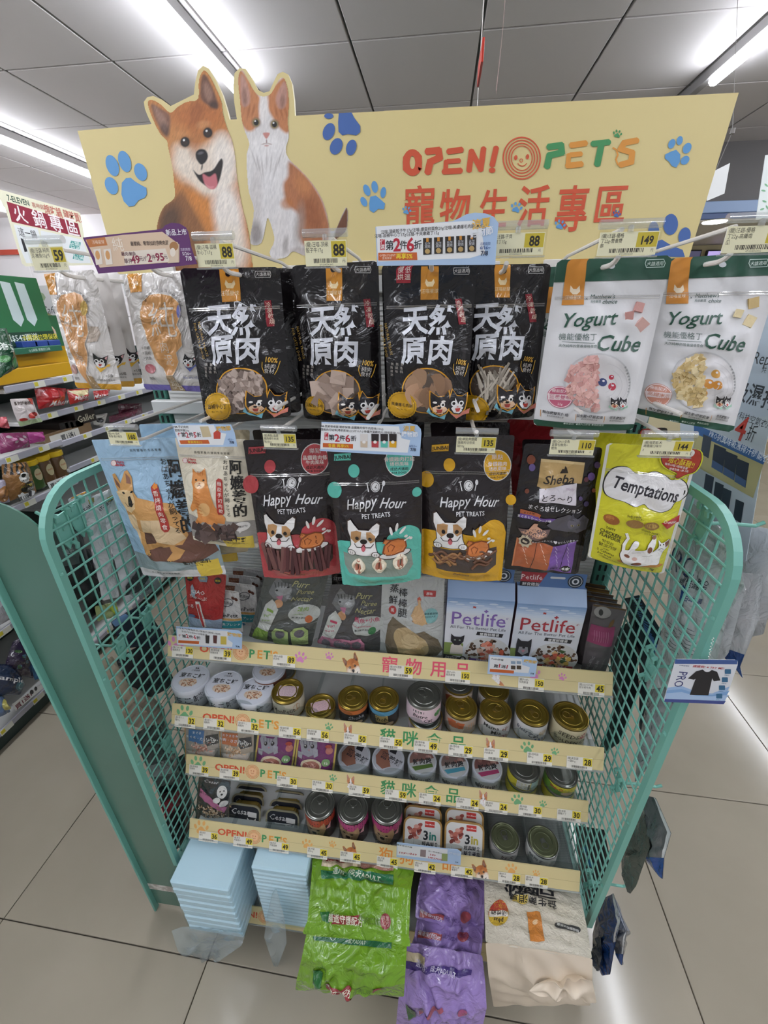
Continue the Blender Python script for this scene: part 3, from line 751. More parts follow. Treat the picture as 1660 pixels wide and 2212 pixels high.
for x,y,rx,ry,r in ((1586,822,14,26,-20),(1620,808,14,26,-8),(1657,832,12,24,8),(1573,872,13,22,-25)):ar.ell(x,y,rx,ry,LB,r)
part();ar.view=V2
ar.poly([(1240,655),(1262,648),(1280,668),(1278,700),(1262,725),(1243,718),(1232,700),(1213,685),(1215,668)],LB)
for x,y,rx,ry,r in ((1243,622,14,22,25),(1277,608,13,20,15),(1309,641,17,25,30),(1300,693,16,22,45)):ar.ell(x,y,rx,ry,LB,r)
part()
ar.poly([(1145,1110),(1160,1050),(1200,1035),(1240,1060),(1290,1080),(1300,1110)],DB)
for x,y,rx,ry,r in ((1165,1000,24,44,0),(1238,970,32,46,5),(1298,1020,26,38,15)):ar.ell(x,y,rx,ry,DB,r)
part()
RD,GR,OR='cf5636','46925a','dc9640'
S=30
def stroke(pts,c=RD,w=S):
    ar.line(pts,w,c)
    for p in pts:ar.ell(p[0],p[1],w/2,w/2,c,0,12)
ar.ring(123,703,42,58,30,RD);ar.poly([(82,680),(98,655),(98,750),(82,735)],RD);ar.poly([(148,655),(164,675),(164,730),(148,752)],RD)
stroke([(190,655),(235,650),(240,682),(200,700),(190,742)])
stroke([(282,655),(332,648)],w=26);stroke([(278,698),(322,695)],w=22);stroke([(262,742),(328,738)],w=26);stroke([(268,700),(266,738)],w=20)
stroke([(368,735),(378,655),(418,732),(430,645)],w=24)
stroke([(484,642),(468,712)],w=24);ar.ell(467,736,14,12,RD)
part('open_lettering')
for rx,ry,wd in ((83,93,6),(70,80,5),(58,67,5),(47,55,4)):ar.ring(595,684,rx,ry,wd,RD,36)
ar.ell(569,682,7,11,RD,8);ar.ell(620,678,7,11,RD,8);ar.ring(593,694,8,9,3,RD,14);ar.ring(597,700,22,20,4,RD,14,20,160)
part('round_face_logo')
stroke([(715,635),(765,628),(768,660),(715,672),(705,718)],GR,28)
stroke([(812,628),(868,620)],OR,26);stroke([(808,670),(848,666)],OR,22);stroke([(795,716),(850,710)],OR,26);stroke([(798,672),(795,712)],OR,20)
stroke([(905,622),(968,615)],GR,26);stroke([(940,620),(922,708)],GR,28)
stroke([(1090,608),(1038,618),(1022,645),(1072,660),(1068,700),(1025,712)],OR,26);stroke([(1010,712),(1002,690),(1010,670),(1004,648),(990,640)],OR,7)
ar.paw(1008,580,20,GR,12);part('pets_lettering')
for ch,x,y,sz,wd in (('寵',152,893,150,.92),('物',305,905,150,.9),('生',473,905,150,.85),('活',645,893,160,.85),('專',812,905,180,.8),('區',982,885,155,.95)):
    ar.text(ch,x,y,sz,RD,.016,sx=wd)
    part('title_character')
ar.z=2
for x,y,r,c in ((98,910,20,LB),(572,898,26,LB),(760,972,24,LB),(1005,925,18,DB)):ar.z=2;ar.paw(x,y,r,c,15);part('small_paw_print')
for bx_ in (-.475,-.01,.435):MB().box(bx_,.006,-.01,bx_+.02,.010,.13).build('support_strip',M_STEEL,hb)

# ================================================================== the rack: back panel, uprights, shelves, side mesh
X0,X1=-.472,.428
rk=thing('display_rack','teal end rack with white back panel carrying the pet treats','rack',(-.022,-.28,0))
def R_(m,n,mat,**k):
    m.v=[(p[0]+.022,p[1]+.28,p[2]) for p in m.v]; return m.build(n,mat,rk,**k)
R_(MB().box(-.472,-.278,.05,.428,-.26,1.58),'back_panel',M_BACK)
m=MB()
for i in range(88):z=.86+i*.0082;m.box(-.47,-.2805,z,.426,-.277,z+.0045)
R_(m,'panel_ribs',M_BACK,kind='stuff')
for x in (-.507,.432):
    m=MB().box(x,-.279,0,x+.03,-.21,1.55,ch=.002)
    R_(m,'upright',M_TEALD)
    m=MB()
    for k in range(58):
        for d in (.007,.019):m.box(x+d,-.2805,.08+k*.0254,x+d+.004,-.2785,.08+k*.0254+.014)
    R_(m,'upright_slots',node_mat('slot_shadow','141a19',rough=.9),kind='stuff')
for z,lb in ((1.322,'white crossbar holding the second row of hooks'),(1.535,'white crossbar holding the upper row of hooks')):
    tag(MB().box(-.50,-.302,z,.45,-.282,z+.026,ch=.002).build('hanging_bar',M_STEEL,loc=(-.025,-.292,z)),lb,'crossbar')
tag(MB().box(-.475,-.57,.005,.431,-.284,.085,ch=.003).build('rack_base',node_mat('dark_base','4c5552',rough=.5),loc=(-.022,-.4,.005)),'dark base plinth under the bottom shelf of the rack','plinth')
tag(MB().box(-.46,-.20,.0,.41,2.2,1.30,ch=.004).build('gondola_core',node_mat('gondola_board','4a5f59',rough=.6),loc=(-.025,1,0)),'long dark green gondola board running back behind the rack','shelving')

RAIL={'top':(-.4656,.8861),'second':(-.5111,.7346),'third':(-.5167,.5733),'fourth':(-.5657,.4072),'bottom':(-.603,.118)}
DECK={'top': .848,'second': .700,'third': .514,'fourth': .362,'bottom': .095}
M_RAILP=node_mat('printed_shelf_strip',attr=True,rough=.38)
CREAM='d3c492'
def rail_art(ar,which):
    if which=='top':
        col,txt='d9566c','寵物用品'
    elif which=='fourth':col,txt='d98a3e','狗狗食品'
    else:col,txt='3f8a55','貓咪食品'
    pk={'top':'d184b8','second':'6fa777','third':'6fa777','fourth':'dba560','bottom':'dba560'}[which]
    h=.0437
    def T(s,x,y,sz,c,b=.02,sx=1):ar.text(s,x,y,sz,c,min(b,.014) if ord(s[0])>1000 else b,sx=sx)
    ar.paw(.018 if which=='top' else .03,.018,.019,pk)
    T('OPEN!',.108,.020,.021,'cf5636',.03,1.22)
    for r in (.0165,.0135,.0108):ar.ring(.163,.022,r,r,.0014,'d9875a',22)
    ar.ell(.163,.022,.010,.010,'e6b98c');ar.up()
    for dx in (-.003,.003):ar.ell(.163+dx,.020,.0012,.0014,'b5552f',0,8)
    ar.ring(.163,.0225,.004,.004,.0008,'b5552f',10,20,160)
    for ch,x,c in (('P',.188,'46925a'),('E',.205,'dc9640'),('T',.220,'46925a'),("'",.229,'dc9640'),('S',.238,'dc9640')):T(ch,x,.022,.024,c,.03)
    if which in ('top','fourth'):ar.paw(.292,.022,.013,pk,8)
    ar.paw(.352,.014,.009,pk,15)
    for i,ch in enumerate(txt):T(ch,.476+i*.048,.021,.034,col,.03)
    ar.paw(.755,.014,.013,pk,-10);ar.paw(.808,.016,.008,pk,15)
SH={}
for nm,(ry,rz) in RAIL.items():
    dk=DECK[nm]
    t=thing('shelf',{'top':'topmost shelf with the pink lettered strip','second':'second shelf with green lettered strip under the round cans','third':'third shelf with green lettered strip above the black trays','fourth':'fourth shelf with orange lettered strip above the pads','bottom':'bottom shelf near the floor, strip hidden behind the pads'}[nm],'shelf',(X0,-.28,dk))
    SH[nm]=t
    MB().box(0,ry+.28+.003,-.006,.9,-.002,0,ch=.001).build('deck',M_STEEL,t)
    dz=rz-dk;th=.0035
    L=[(ry+.28,dz),(ry+.28-.0105,dz-.0215),(ry+.28-.0187,dz-.0395)]
    m=MB()
    pr=[(L[0][0],L[0][1]),(L[1][0],L[1][1]),(L[2][0],L[2][1]),(L[2][0]+.003,L[2][1]-.001),(L[0][0]+.002,L[0][1])]
    m.prism(pr,0,0,.9);m.build('price_rail',node_mat('rail_body',CREAM,rough=.4),t)
    sf_=Flat((X0,ry,rz),(1,0,0),(0,.0187,.0395),rel=(X0,-.28,dk)).toward()
    ar=Art(sf_,local=True,lift=.0004,step=.00008);ar.uvrect(0,.0,.9,.0437,CREAM);ar.up();ar.uvrect(0,.0225,.9,.0233,'b3a476');ar.up()
    rail_art(ar,nm);ar.build('printed_strip',M_RAILP,t)
    m=MB().box(-.001,ry+.28-.021,dz-.043,.901,ry+.28-.012,dz-.0395);m.build('rail_lip',clear_mat('rail_lip_plastic','dfe4e4',.1,.2,.3),t)
    if nm in ('top','second','third','fourth'):
        # clear front stop with a round lobe at each divider, dividers running back
        cnt={'top': 8,'second': 12,'third': 11,'fourth': 10}[nm];sp=.88/cnt;pts=[(0,-.004)]
        hb_=dz+.002
        pts=[(0,dz-.03)]+[(0,hb_+.006)]
        for k in range(1,cnt):
            c=.01+sp*k
            for a in range(0,9):an=PI-PI*a/8;pts.append((c+.024*math.cos(an),hb_+.006+.013*math.sin(an)))
        pts+=[(.9,hb_+.006),(.9,dz-.03)]
        m=MB().prism([(p[0],p[1]) for p in pts],1,ry+.28+.0095,ry+.28+.0107)
        m.build('front_stop',M_CLEAR,t)
        for k in range(1,cnt):
            c=.01+sp*k
            MB().box(c-.0006,ry+.28+.012,0,c+.0006,-.01,.026).build('divider',M_CLEAR,t)
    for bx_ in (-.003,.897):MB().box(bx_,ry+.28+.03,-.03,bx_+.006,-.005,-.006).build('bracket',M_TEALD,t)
SH['fourth'].name='shelf'
def pic_on_rail(nm,fn,mask,cx,w_,name):
    ry,rz=RAIL[nm];M_=np.array(mask);x0,y0=M_.min(0);x1,y1=M_.max(0)
    class Sf: pass
    f=Flat((X0,ry,rz),(1,0,0),(0,.0187,.0395),rel=(X0,-.28,DECK[nm])).toward()
    f.uv= lambda q:np.asarray(q)
    k=w_/(x1-x0);hh=.041
    yb=y0+hh/k
    picture(name,f,fn,[p for p in mask], lambda t:(cx+(t[0]-(x0+x1)/2)*k,(t[1]-y0)*k+.0015),(x1-x0)/34,SH[nm],lift=.0009,box=(x0,y0,x1,min(yb,y1)))
pic_on_rail('top',dog,DOG,.402,.046,'shiba_picture')
pic_on_rail('fourth',dog,DOG,.398,.044,'shiba_picture');pic_on_rail('fourth',dog,DOG,.692,.046,'shiba_picture')
for nm in ('second','third'):pic_on_rail(nm,cat,CAT[:19]+CAT[42:],.399,.031,'kitten_picture');pic_on_rail(nm,cat,CAT[:19]+CAT[42:],.690,.031,'kitten_picture')
pic_on_rail('top',cat,CAT[:19]+CAT[42:],.690,.031,'kitten_picture')

# side mesh panels
def mesh_panel(x,sgn,label):
    yb,yf,z0,z1,r=-.275,-.600,.275,1.262,.085
    t=thing('mesh_side_panel',label,'wire mesh panel',(x,yf,z0))
    Y= lambda y:y-yf;Z= lambda z:z-z0
    pts=[(0,Y(yf),0),(0,Y(yf),Z(z1-r))]+[(0,Y(yf+r-r*math.cos(a)),Z(z1-r+r*math.sin(a))) for a in [PI/2*k/8 for k in range(1,9)]]+[(0,Y(yb),Z(z1-.0)),]
    MB().bar(pts,.011,.013).bar([(0,Y(yb),0),(0,Y(yb),Z(z1))],.011,.010).bar([(0,0,0),(0,Y(yb),0)],.011,.010).build('frame',M_TEAL,t)
    k=0;sh= None
    z=1.227
    while z>z0+.01:
        y0=yf if z<z1-r else yf+r-math.sqrt(max(r*r-(z-z1+r)**2,0))
        m=MB().tube([(0.002*-sgn,Y(y0),Z(z)),(0.002*-sgn,Y(yb),Z(z))],.0019,6)
        m.build('horizontal_wire',M_TEAL,t);z-=.0265
    y=yf+.0235
    while y<yb-.005:
        zt=z1 if y>yf+r else z1-r+math.sqrt(max(r*r-(y-yf-r)**2,0))
        MB().tube([(0.002*sgn,Y(y),0),(0.002*sgn,Y(y),Z(zt))],.0019,6).build('vertical_wire',M_TEAL,t);y+=.0265
    for zz in (1.13,.90,.66,.44):MB().lathe([(.0045,-.001),(.0045,.002),(.003,.004)],10).build('screw',M_TEAL,t).location=(-.004*sgn,-.001,Z(zz))
    return t
mesh_panel(-.515,-1,'teal wire mesh side panel on the left of the rack')
mesh_panel(.460,1,'teal wire mesh side panel on the right of the rack')

# clips that hook over the mesh and carry short arms outwards
def clip(name,q,x,out,view,label,big=1.0):
    p=un(view(q),0,x);t=thing(name,label,'hook',p)
    s_=big
    m=MB().prism([(-.016*s_,.026*s_),(.016*s_,.030*s_),(.014*s_,-.012*s_),(.0,-.034*s_),(-.010*s_,-.014*s_)],0,-.0025-.004*out*-1,.0005+.004*out)
    m.build('plate',M_TEAL,t)
    for yy,zz in ((-.012,.03),(.012,.034),(.006,-.026)):
        MB().bar([(-.004*out,yy*s_,zz*s_-.008),(-.006*out,yy*s_,zz*s_),(0,yy*s_,zz*s_+.004),(.004*out,yy*s_,zz*s_)],.007,.003,side=Vector((0,1,0))).build('prong',M_TEAL,t)
    MB().tube([(0,0,.004),(out*.03,0,.006),(out*.07,0,.004),(out*.08,0,.010)],.0028,8).build('arm',M_TEAL,t)
for q,v,lb,b in (((490,1120),C6,'front of two teal clips near the top of the left mesh',1),((960,1230),C6,'rear of two teal clips near the top of the left mesh',1),
                    ((1050,800),C1,'teal clip halfway up the left mesh',.9),((1270,560),C1,'teal clip halfway up the left mesh, the rear one',.9),((1440,1620),C1,'lowest teal clip on the left mesh beside the second shelf',.9)):
    q={(490,1120):(790,1370)}.get(q,q)
    clip('hook_clip',q,-.515,-1,v,lb,b)
for q,v,lb,b in (((640,720),C3,'teal clip in the middle of the right mesh',1),((370,170),C4,'lower teal clip on the right mesh beside the third shelf',.8),((320,1090),C8,'uppermost teal clip on the right mesh',.9),((130,1010),C4,'lowest teal clip on the right mesh beside the fourth shelf',.8)):
    clip('hook_clip',q,.460,1,v,lb,b)

# tall narrow sheet beside the left mesh
t=thing('side_fin','tall smooth dark teal sheet with rounded top standing beside the left mesh','panel',(-.585,-.592,0))
pf=[(-.058,.02),(.068,.02),(.068,1.165)]+[(.068-.085+.085*math.cos(a),1.165+.085*math.sin(a)) for a in [PI/2*k/8 for k in range(1,9)]]+[(-.058,1.252)]
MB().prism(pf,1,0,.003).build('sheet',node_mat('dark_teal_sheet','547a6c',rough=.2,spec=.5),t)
MB().box(-.062,-.012,0,-.056,.003,1.25,ch=.001).build('edge_lip',M_TEAL,t)
MB().box(-.0585,-.0012,.098,.068,0,.125,ch=.0003).build('tape',node_mat('worn_clear_tape','a79f98',rough=.3,mixnoise=('d8d4cf',60,.45,.6)),t)


# ================================================================== soft packs hanging on the hooks
def pack(name,label,cat,rows,view,color,mat,group=None,nu=26,nv=36,**k):
    lf=Loft(rows,view,**k);t=thing(name,label,cat,lf.o,group=group)
    lf.body('pouch' if cat in ('pet treat','snack') else 'bag',mat,t,color,nu,nv)
    return t,lf

def zipper(lf,t,v,col='ffffff',r=.0009):
    us=np.linspace(.03,.97,16);m=MB()
    for dv in (0,.012):m.tube(lf.pos(us,np.full(16,v+dv),.0004),r,6)
    m.build('zip_seam',clear_mat('clear_zip_ridge','f4f4f4',.25,.1,.06),t,smooth=True)

def chunks(lf,t,name,pts,size,cols,shape='cube',seed=1,out=.0006,view=None,mat=None):
    """treats seen through the window: small solids half sunk in the film"""
    g=random.Random(seed);m=MB();o_=lf.view
    v=(view or lf.view)
    for (x,y) in pts:
        q=v((x,y));uv=lf.uv([q])[0];P=lf.pos(uv[0],uv[1],out);c=g.choice(cols);s_=size*g.uniform(.75,1.15)
        E=Matrix.Rotation(g.uniform(0,6.3),3,'Y')@Matrix.Rotation(g.uniform(-.28,.28),3,'X')@Matrix.Rotation(g.uniform(-.28,.28),3,'Z')
        if shape=='cube':d=(s_,s_*.3,s_)
        elif shape=='tile':d=(s_,s_*.12,s_*g.uniform(.8,1.3))
        elif shape=='stick':d=(s_*.12,s_*.12,s_);E=Matrix.Rotation(g.uniform(-.22,.22),3,'Y')
        elif shape=='fish':d=(s_*.08,s_*.08,s_);E=Matrix.Rotation(g.choice((-1,1))*g.uniform(.05,.7),3,'Y')
        elif shape=='chip':d=(s_,s_*.14,s_)
        if shape=='chip':
            n=14;vv=[]
            for kx,hy in ((.48,-1),(.5,1)):
                for i in range(n):a=2*PI*i/n;rr=s_*kx*(1+.08*math.sin(3*a+s_*900));vv.append(E@Vector((rr*math.cos(a),-hy*s_*.05,rr*1.05*math.sin(a))))
            F=[tuple(range(n)),tuple(range(n,2*n))[::-1]]+[(i,n+i,n+(i+1)%n,(i+1)%n) for i in range(n)]
        else:
            vv=[E@Vector((a*d[0]/2,b*d[1]/2,c_*d[2]/2)) for c_ in (-1,1) for b in (-1,1) for a in (-1,1)]
            F=[(0,2,3,1),(4,5,7,6),(0,1,5,4),(2,6,7,3),(0,4,6,2),(1,3,7,5)]
        m.add([tuple(Vector(P)+p) for p in vv],F,c)
    return m.build(name,mat or node_mat('dried_treats',attr=True,rough=.55,bump=(180,.5,.001,0)),t,kind='stuff',ink=True)

def fill_pts(inside,box,step,seed=0,jit=.4):
    g=random.Random(seed);out=[];x0,y0,x1,y1=box;y=y0;r_=0
    while y<y1:
        x=x0+(r_%2)*step/2
        while x<x1:
            p=(x+g.uniform(-jit,jit)*step,y+g.uniform(-jit,jit)*step)
            if inside(*p):out.append(p)
            x+=step
        y+=step*.85;r_+=1
    g.shuffle(out); return out

def cartoon_pair(ar,x,y,s,kerchief=('7fc4d8','e58c7a'),rim='e0a030'):
    """small drawing of a black dog face beside a black and white cat face with neckerchiefs"""
    def P(pts,dx=0): return [(x+(a+dx)*s,y+b*s) for a,b in pts]
    f1=[(-1.0,-.95),(-.55,-.6),(-.2,-.62),(.05,-.95),(.12,-.4),(.1,.1),(-.1,.45),(-.45,.6),(-.8,.4),(-1.0,.0),(-1.02,-.5)]
    f2=[(.15,-.55),(.3,-1.0),(.55,-.6),(.85,-.55),(1.15,-.75),(1.1,-.2),(1.0,.3),(.7,.65),(.35,.6),(.1,.3),(.05,-.1)]
    def grow(pts,k):c=np.mean(pts,0); return [(c[0]+(a-c[0])*k,c[1]+(b-c[1])*k) for a,b in pts]
    ar.poly(P(grow(f1,1.12)),rim);ar.poly(P(grow(f2,1.12)),rim);ar.up()
    ar.poly(P([(-1.1,.1),(-1.0,.45),(-.5,.75),(-.1,.55),(-.2,.95),(-.5,.8),(-.9,.7),(-1.25,.4)]),kerchief[0]);ar.poly(P([(.1,.5),(.5,.72),(.95,.45),(1.3,.25),(1.25,.6),(.9,.7),(.5,.95)]),kerchief[1])
    ar.poly(P(f1),'2a2629');ar.poly(P(f2),'27252a');ar.up()
    ar.poly(P([(-.9,.1),(-.55,-.1),(-.15,.05),(.0,.25),(-.3,.52),(-.6,.5),(-.85,.35)]),'e8c2a0')
    ar.poly(P([(.45,-.5),(.6,-.1),(.95,.1),(.95,.35),(.65,.58),(.35,.5),(.2,.2),(.4,-.05)]),'f0eeee');ar.up()
    ar.ell(x-.75*s,y-.25*s,.13*s,.07*s,'efe9e2');ar.ell(x-.25*s,y-.3*s,.13*s,.07*s,'efe9e2')
    ar.ell(x-.3*s,y-.1*s,.14*s,.16*s,'f5f2ee');ar.ell(x+.35*s,y-.12*s,.16*s,.18*s,'ffffff');ar.ell(x+.8*s,y-.1*s,.15*s,.17*s,'ffffff');ar.up()
    ar.ell(x-.28*s,y-.09*s,.07*s,.08*s,'1b181a');ar.ell(x+.36*s,y-.12*s,.09*s,.10*s,'1b181a');ar.ell(x+.8*s,y-.1*s,.08*s,.10*s,'1b181a')
    ar.line(P([(-.85,-.05),(-.72,-.12),(-.6,-.05)]),.05*s,'1b181a')
    ar.ell(x-.5*s,y+.08*s,.12*s,.07*s,'1b181a');ar.poly(P([(-.68,.2),(-.3,.2),(-.38,.42),(-.6,.42)]),'b0453c');ar.poly(P([(.42,.22),(.75,.22),(.68,.45),(.5,.45)]),'c9453c');ar.ell(x+.58*s,y+.12*s,.06*s,.04*s,'d89a94')

def orange_tab(ar,pts,cx,cy,s):
    ar.poly(pts,'cd8b2e');ar.up();ar.poly([(cx-s,cy-.3*s),(cx-.8*s,cy-s),(cx-.35*s,cy-.45*s),(cx+.35*s,cy-.45*s),(cx+.8*s,cy-s),(cx+s,cy-.3*s),(cx+.6*s,cy+.45*s),(cx-.6*s,cy+.45*s)],'f0d9a8')
    ar.text('汪喵星球',cx,cy+1.3*s,.9*s,'f0d9a8',0,res=1)

# ---- four black pouches (plus those behind them)
BLK='191618'
def black_pouch(label,rows,hole,tab,name4,badge,win,treats,seal,pos,seed,pct,cart,side='冷凍乾燥',sidepos=None,npos=None,B=.016,bare=False):
    t,lf=pack('treat_pouch',label,'pet treat',rows,V4,BLK,M_FILM,'black treat pouches on the upper hooks',B=B,seed=seed,wr=.0010,creases=4,r=.006)
    ar=Art(lf)
    if bare:
        ar.build('printed_front',M_FILM,t); return t,lf
    orange_tab(ar,tab,*seal)
    x,y,s_=win;ar.ell(x,y,s_,s_*.98,'e2a32c',n=32);ar.up();ar.ell(x,y,s_*.95,s_*.93,'5a4d43',n=32)
    (x0,y0),(x1,y1),(x2,y2),(x3,y3)=pos
    for ch,(cx,cy) in zip('天然原肉',pos):ar.text(ch,cx,cy,170,'d5d8e0',.026,rot=3 if ch in '天原' else -2,shear=.06,sx=.95)
    ar.up()
    hx,hy=hole;ar.ell(hx,hy,16,15,'070606')
    # small rounded frame with words at the top right
    fx,fy=pct
    ar.line([(fx-42,fy-16),(fx+42,fy-16),(fx+46,fy),(fx+42,fy+16),(fx-42,fy+16),(fx-46,fy),(fx-42,fy-16)],3,'b8b6b4');ar.text('犬貓適用',fx,fy,21,'cfcdca',0,res=1)
    if sidepos:
        sx_,sy0,sy1,rr_=sidepos;ar.poly([(sx_-20,sy0),(sx_+18,sy0-3),(sx_+42,sy1),(sx_+2,sy1+2)],'8e2430');ar.up()
        for i,ch in enumerate(side):ar.text(ch,sx_+2+i*9,sy0+22+i*(sy1-sy0-30)/3.6,32,'e8c8b8',0,rot=-5,res=1)
    nx,ny=npos
    ar.text('100%',nx,ny,42,'e2b24a',.02,rot=-12,sx=.75);ar.text('純肉',nx-8,ny+38,30,'cfcac4',0,rot=-8,res=1);ar.text('食材',nx-12,ny+66,30,'cfcac4',0,rot=-8,res=1)
    ar.line([(nx-45,ny+10),(nx-48,ny+40),(nx-38,ny+75)],4,'d9a93f');ar.line([(nx+40,ny+10),(nx+28,ny+60),(nx+16,ny+88)],4,'d9a93f')
    bx,by=lf.view((0,0)) and (x-s_*1.42,y-s_*.35)
    for j,col_ in enumerate(('無香料','無調味','無防腐劑')):
        for i,ch in enumerate(col_):ar.text(ch,x-s_*.98-j*30-(4 if i else 0),y-s_*1.08+i*22,19,'a9a29a',0,res=1)
    cx_=x-s_*1.62;cy_=y-s_*2.55
    for j,wd in enumerate(('NATURAL TREATS','FOR CATS & DOGS')):
        ar.text(wd,x-s_*1.55-j*28,y-s_*2.05+j*12,24,'b08f3c',0,rot=-80,sx=.95,res=1)
    ar.up()
    kind,cols,size,st=treats
    rl={'cube': .86,'tile': .7,'chip': .62,'fish': .62}[kind];ins= lambda px_,py_:(px_-x)**2+(py_-y)**2<(s_*rl)**2
    pts=fill_pts(ins,(x-s_,y-s_,x+s_,y+s_),st,seed)
    chunks(lf,t,'treats',pts,size,cols,kind,seed,out=.0012)
    ar2=Art(lf,lift=.0052)
    b=badge;ar2.burst(b[0],b[1],b[2],'c99a1e',30,.05);ar2.up();ar2.ring(b[0],b[1],b[2]*.92,b[2]*.92,3,'8f6b12',26);ar2.text(name4,b[0],b[1]-4,b[3],'3b2b10',.01,res=1);ar2.text('Net Wt. 17g',b[0],b[1]+b[3]*.9,b[3]*.5,'3b2b10',0,res=1)
    ar2.up();cartoon_pair(ar2,cart[0],cart[1],cart[2])
    ar.build('printed_front',M_FILM,t);ar2.build('printed_badge',M_FILM,t)
    zipper(lf,t,.235)
    return t,lf
YB=-.53
cubes=['a08e84','b3a196','8c7b72','bfaea4','7d6d65']
# behind ones first
black_pouch('black pouch behind the beef heart pouch, only its right edge showing',[((110,322),(662,318),-.495),((200,1180),(728,1152),-.495)],0,0,0,0,0,0,0,0,21,0,0,bare=True)
t,lf=black_pouch('black pouch with grey diced beef heart and round yellow badge',[((20,320),(602,312),YB),((176,1222),(670,1176),YB)],(308,347),
    [(255,326),(368,322),(382,488),(275,494)],'滋補牛心丁',(271,1096,88,31),(400,1000,148),('cube',cubes,.0088,26),(318,408,30),
    [(266,585),(416,590),(292,755),(440,752)],1,(507,350),(540,1085,92),sidepos=(535,487,625,0),npos=(568,815))
t2,lf2=black_pouch('black pouch with flat grey beef squares, second from the left',[((668,305),(1172,276),-.505),((742,1190),(1196,1200),-.505)],(915,322),
    [(872,316),(966,316),(968,484),(877,486)],'頂級骰子牛',(820,1092,62,27),(942,1005,140),('tile',['a89284','b6a090','988376','bfaa9c'],.0185,55),(918,408,26),
    [(862,590),(1000,590),(858,765),(1000,765)],2,(1085,322),(1065,1095,96),sidepos=(1108,475,625,0),npos=(1120,830),B=.02)
t4,lf4=black_pouch('black pouch with dried grey fish strips, rightmost black one',[((1690,300),(2175,292),-.50),((1640,1195),(2068,1180),-.50)],(1900,330),
    [(1845,300),(1940,300),(1935,468),(1850,468)],'丁香魚',(1716,1118,92,30),(1842,980,142),('fish',['a8a092','8f867a','bdb4a6','777064'],.034,24),(1894,390,26),
    [(1800,570),(1930,590),(1790,740),(1940,735)],4,(2085,326),(1958,1055,98),sidepos=(2045,450,600,0),npos=(2040,810))
t3,lf3=black_pouch('black pouch with round brown meat crisps, third from the left',[((1196,312),(1745,285),YB),((1232,1192),(1676,1215),YB)],(1478,312),
    [(1422,308),(1526,306),(1522,478),(1420,480)],'美膚爆毛肉餅',(1314,1088,84,25),(1458,998,146),('chip',['a58468','b58f70','947359'],.028,60),(1474,398,28),
    [(1390,590),(1545,590),(1380,760),(1535,758)],3,(1655,330),(1575,1085,96),side='台灣製造',sidepos=(1638,475,610,0),npos=(1655,825))
ar=Art(lf3);ar.poly([(1275,306),(1368,302),(1362,392),(1278,394)],'9c2531');ar.up()
for ch,x,y in (('低',1345,325),('溫',1343,362),('慢',1302,325),('烘',1302,362)):ar.text(ch,x,y,36,'ead9cf',0,res=1)
ar.build('printed_corner',M_FILM,t3)
black_pouch('plain black pouch hanging behind the dried fish pouch',[((1190,300),(1650,290),-.42),((1215,1130),(1640,1130),-.42)],0,0,0,0,0,0,0,0,31,0,0,bare=True)
black_pouch('plain black pouch showing between the two left black pouches',[((560,330),(990,300),-.44),((620,1100),(1000,1100),-.44)],0,0,0,0,0,0,0,0,32,0,0,bare=True)

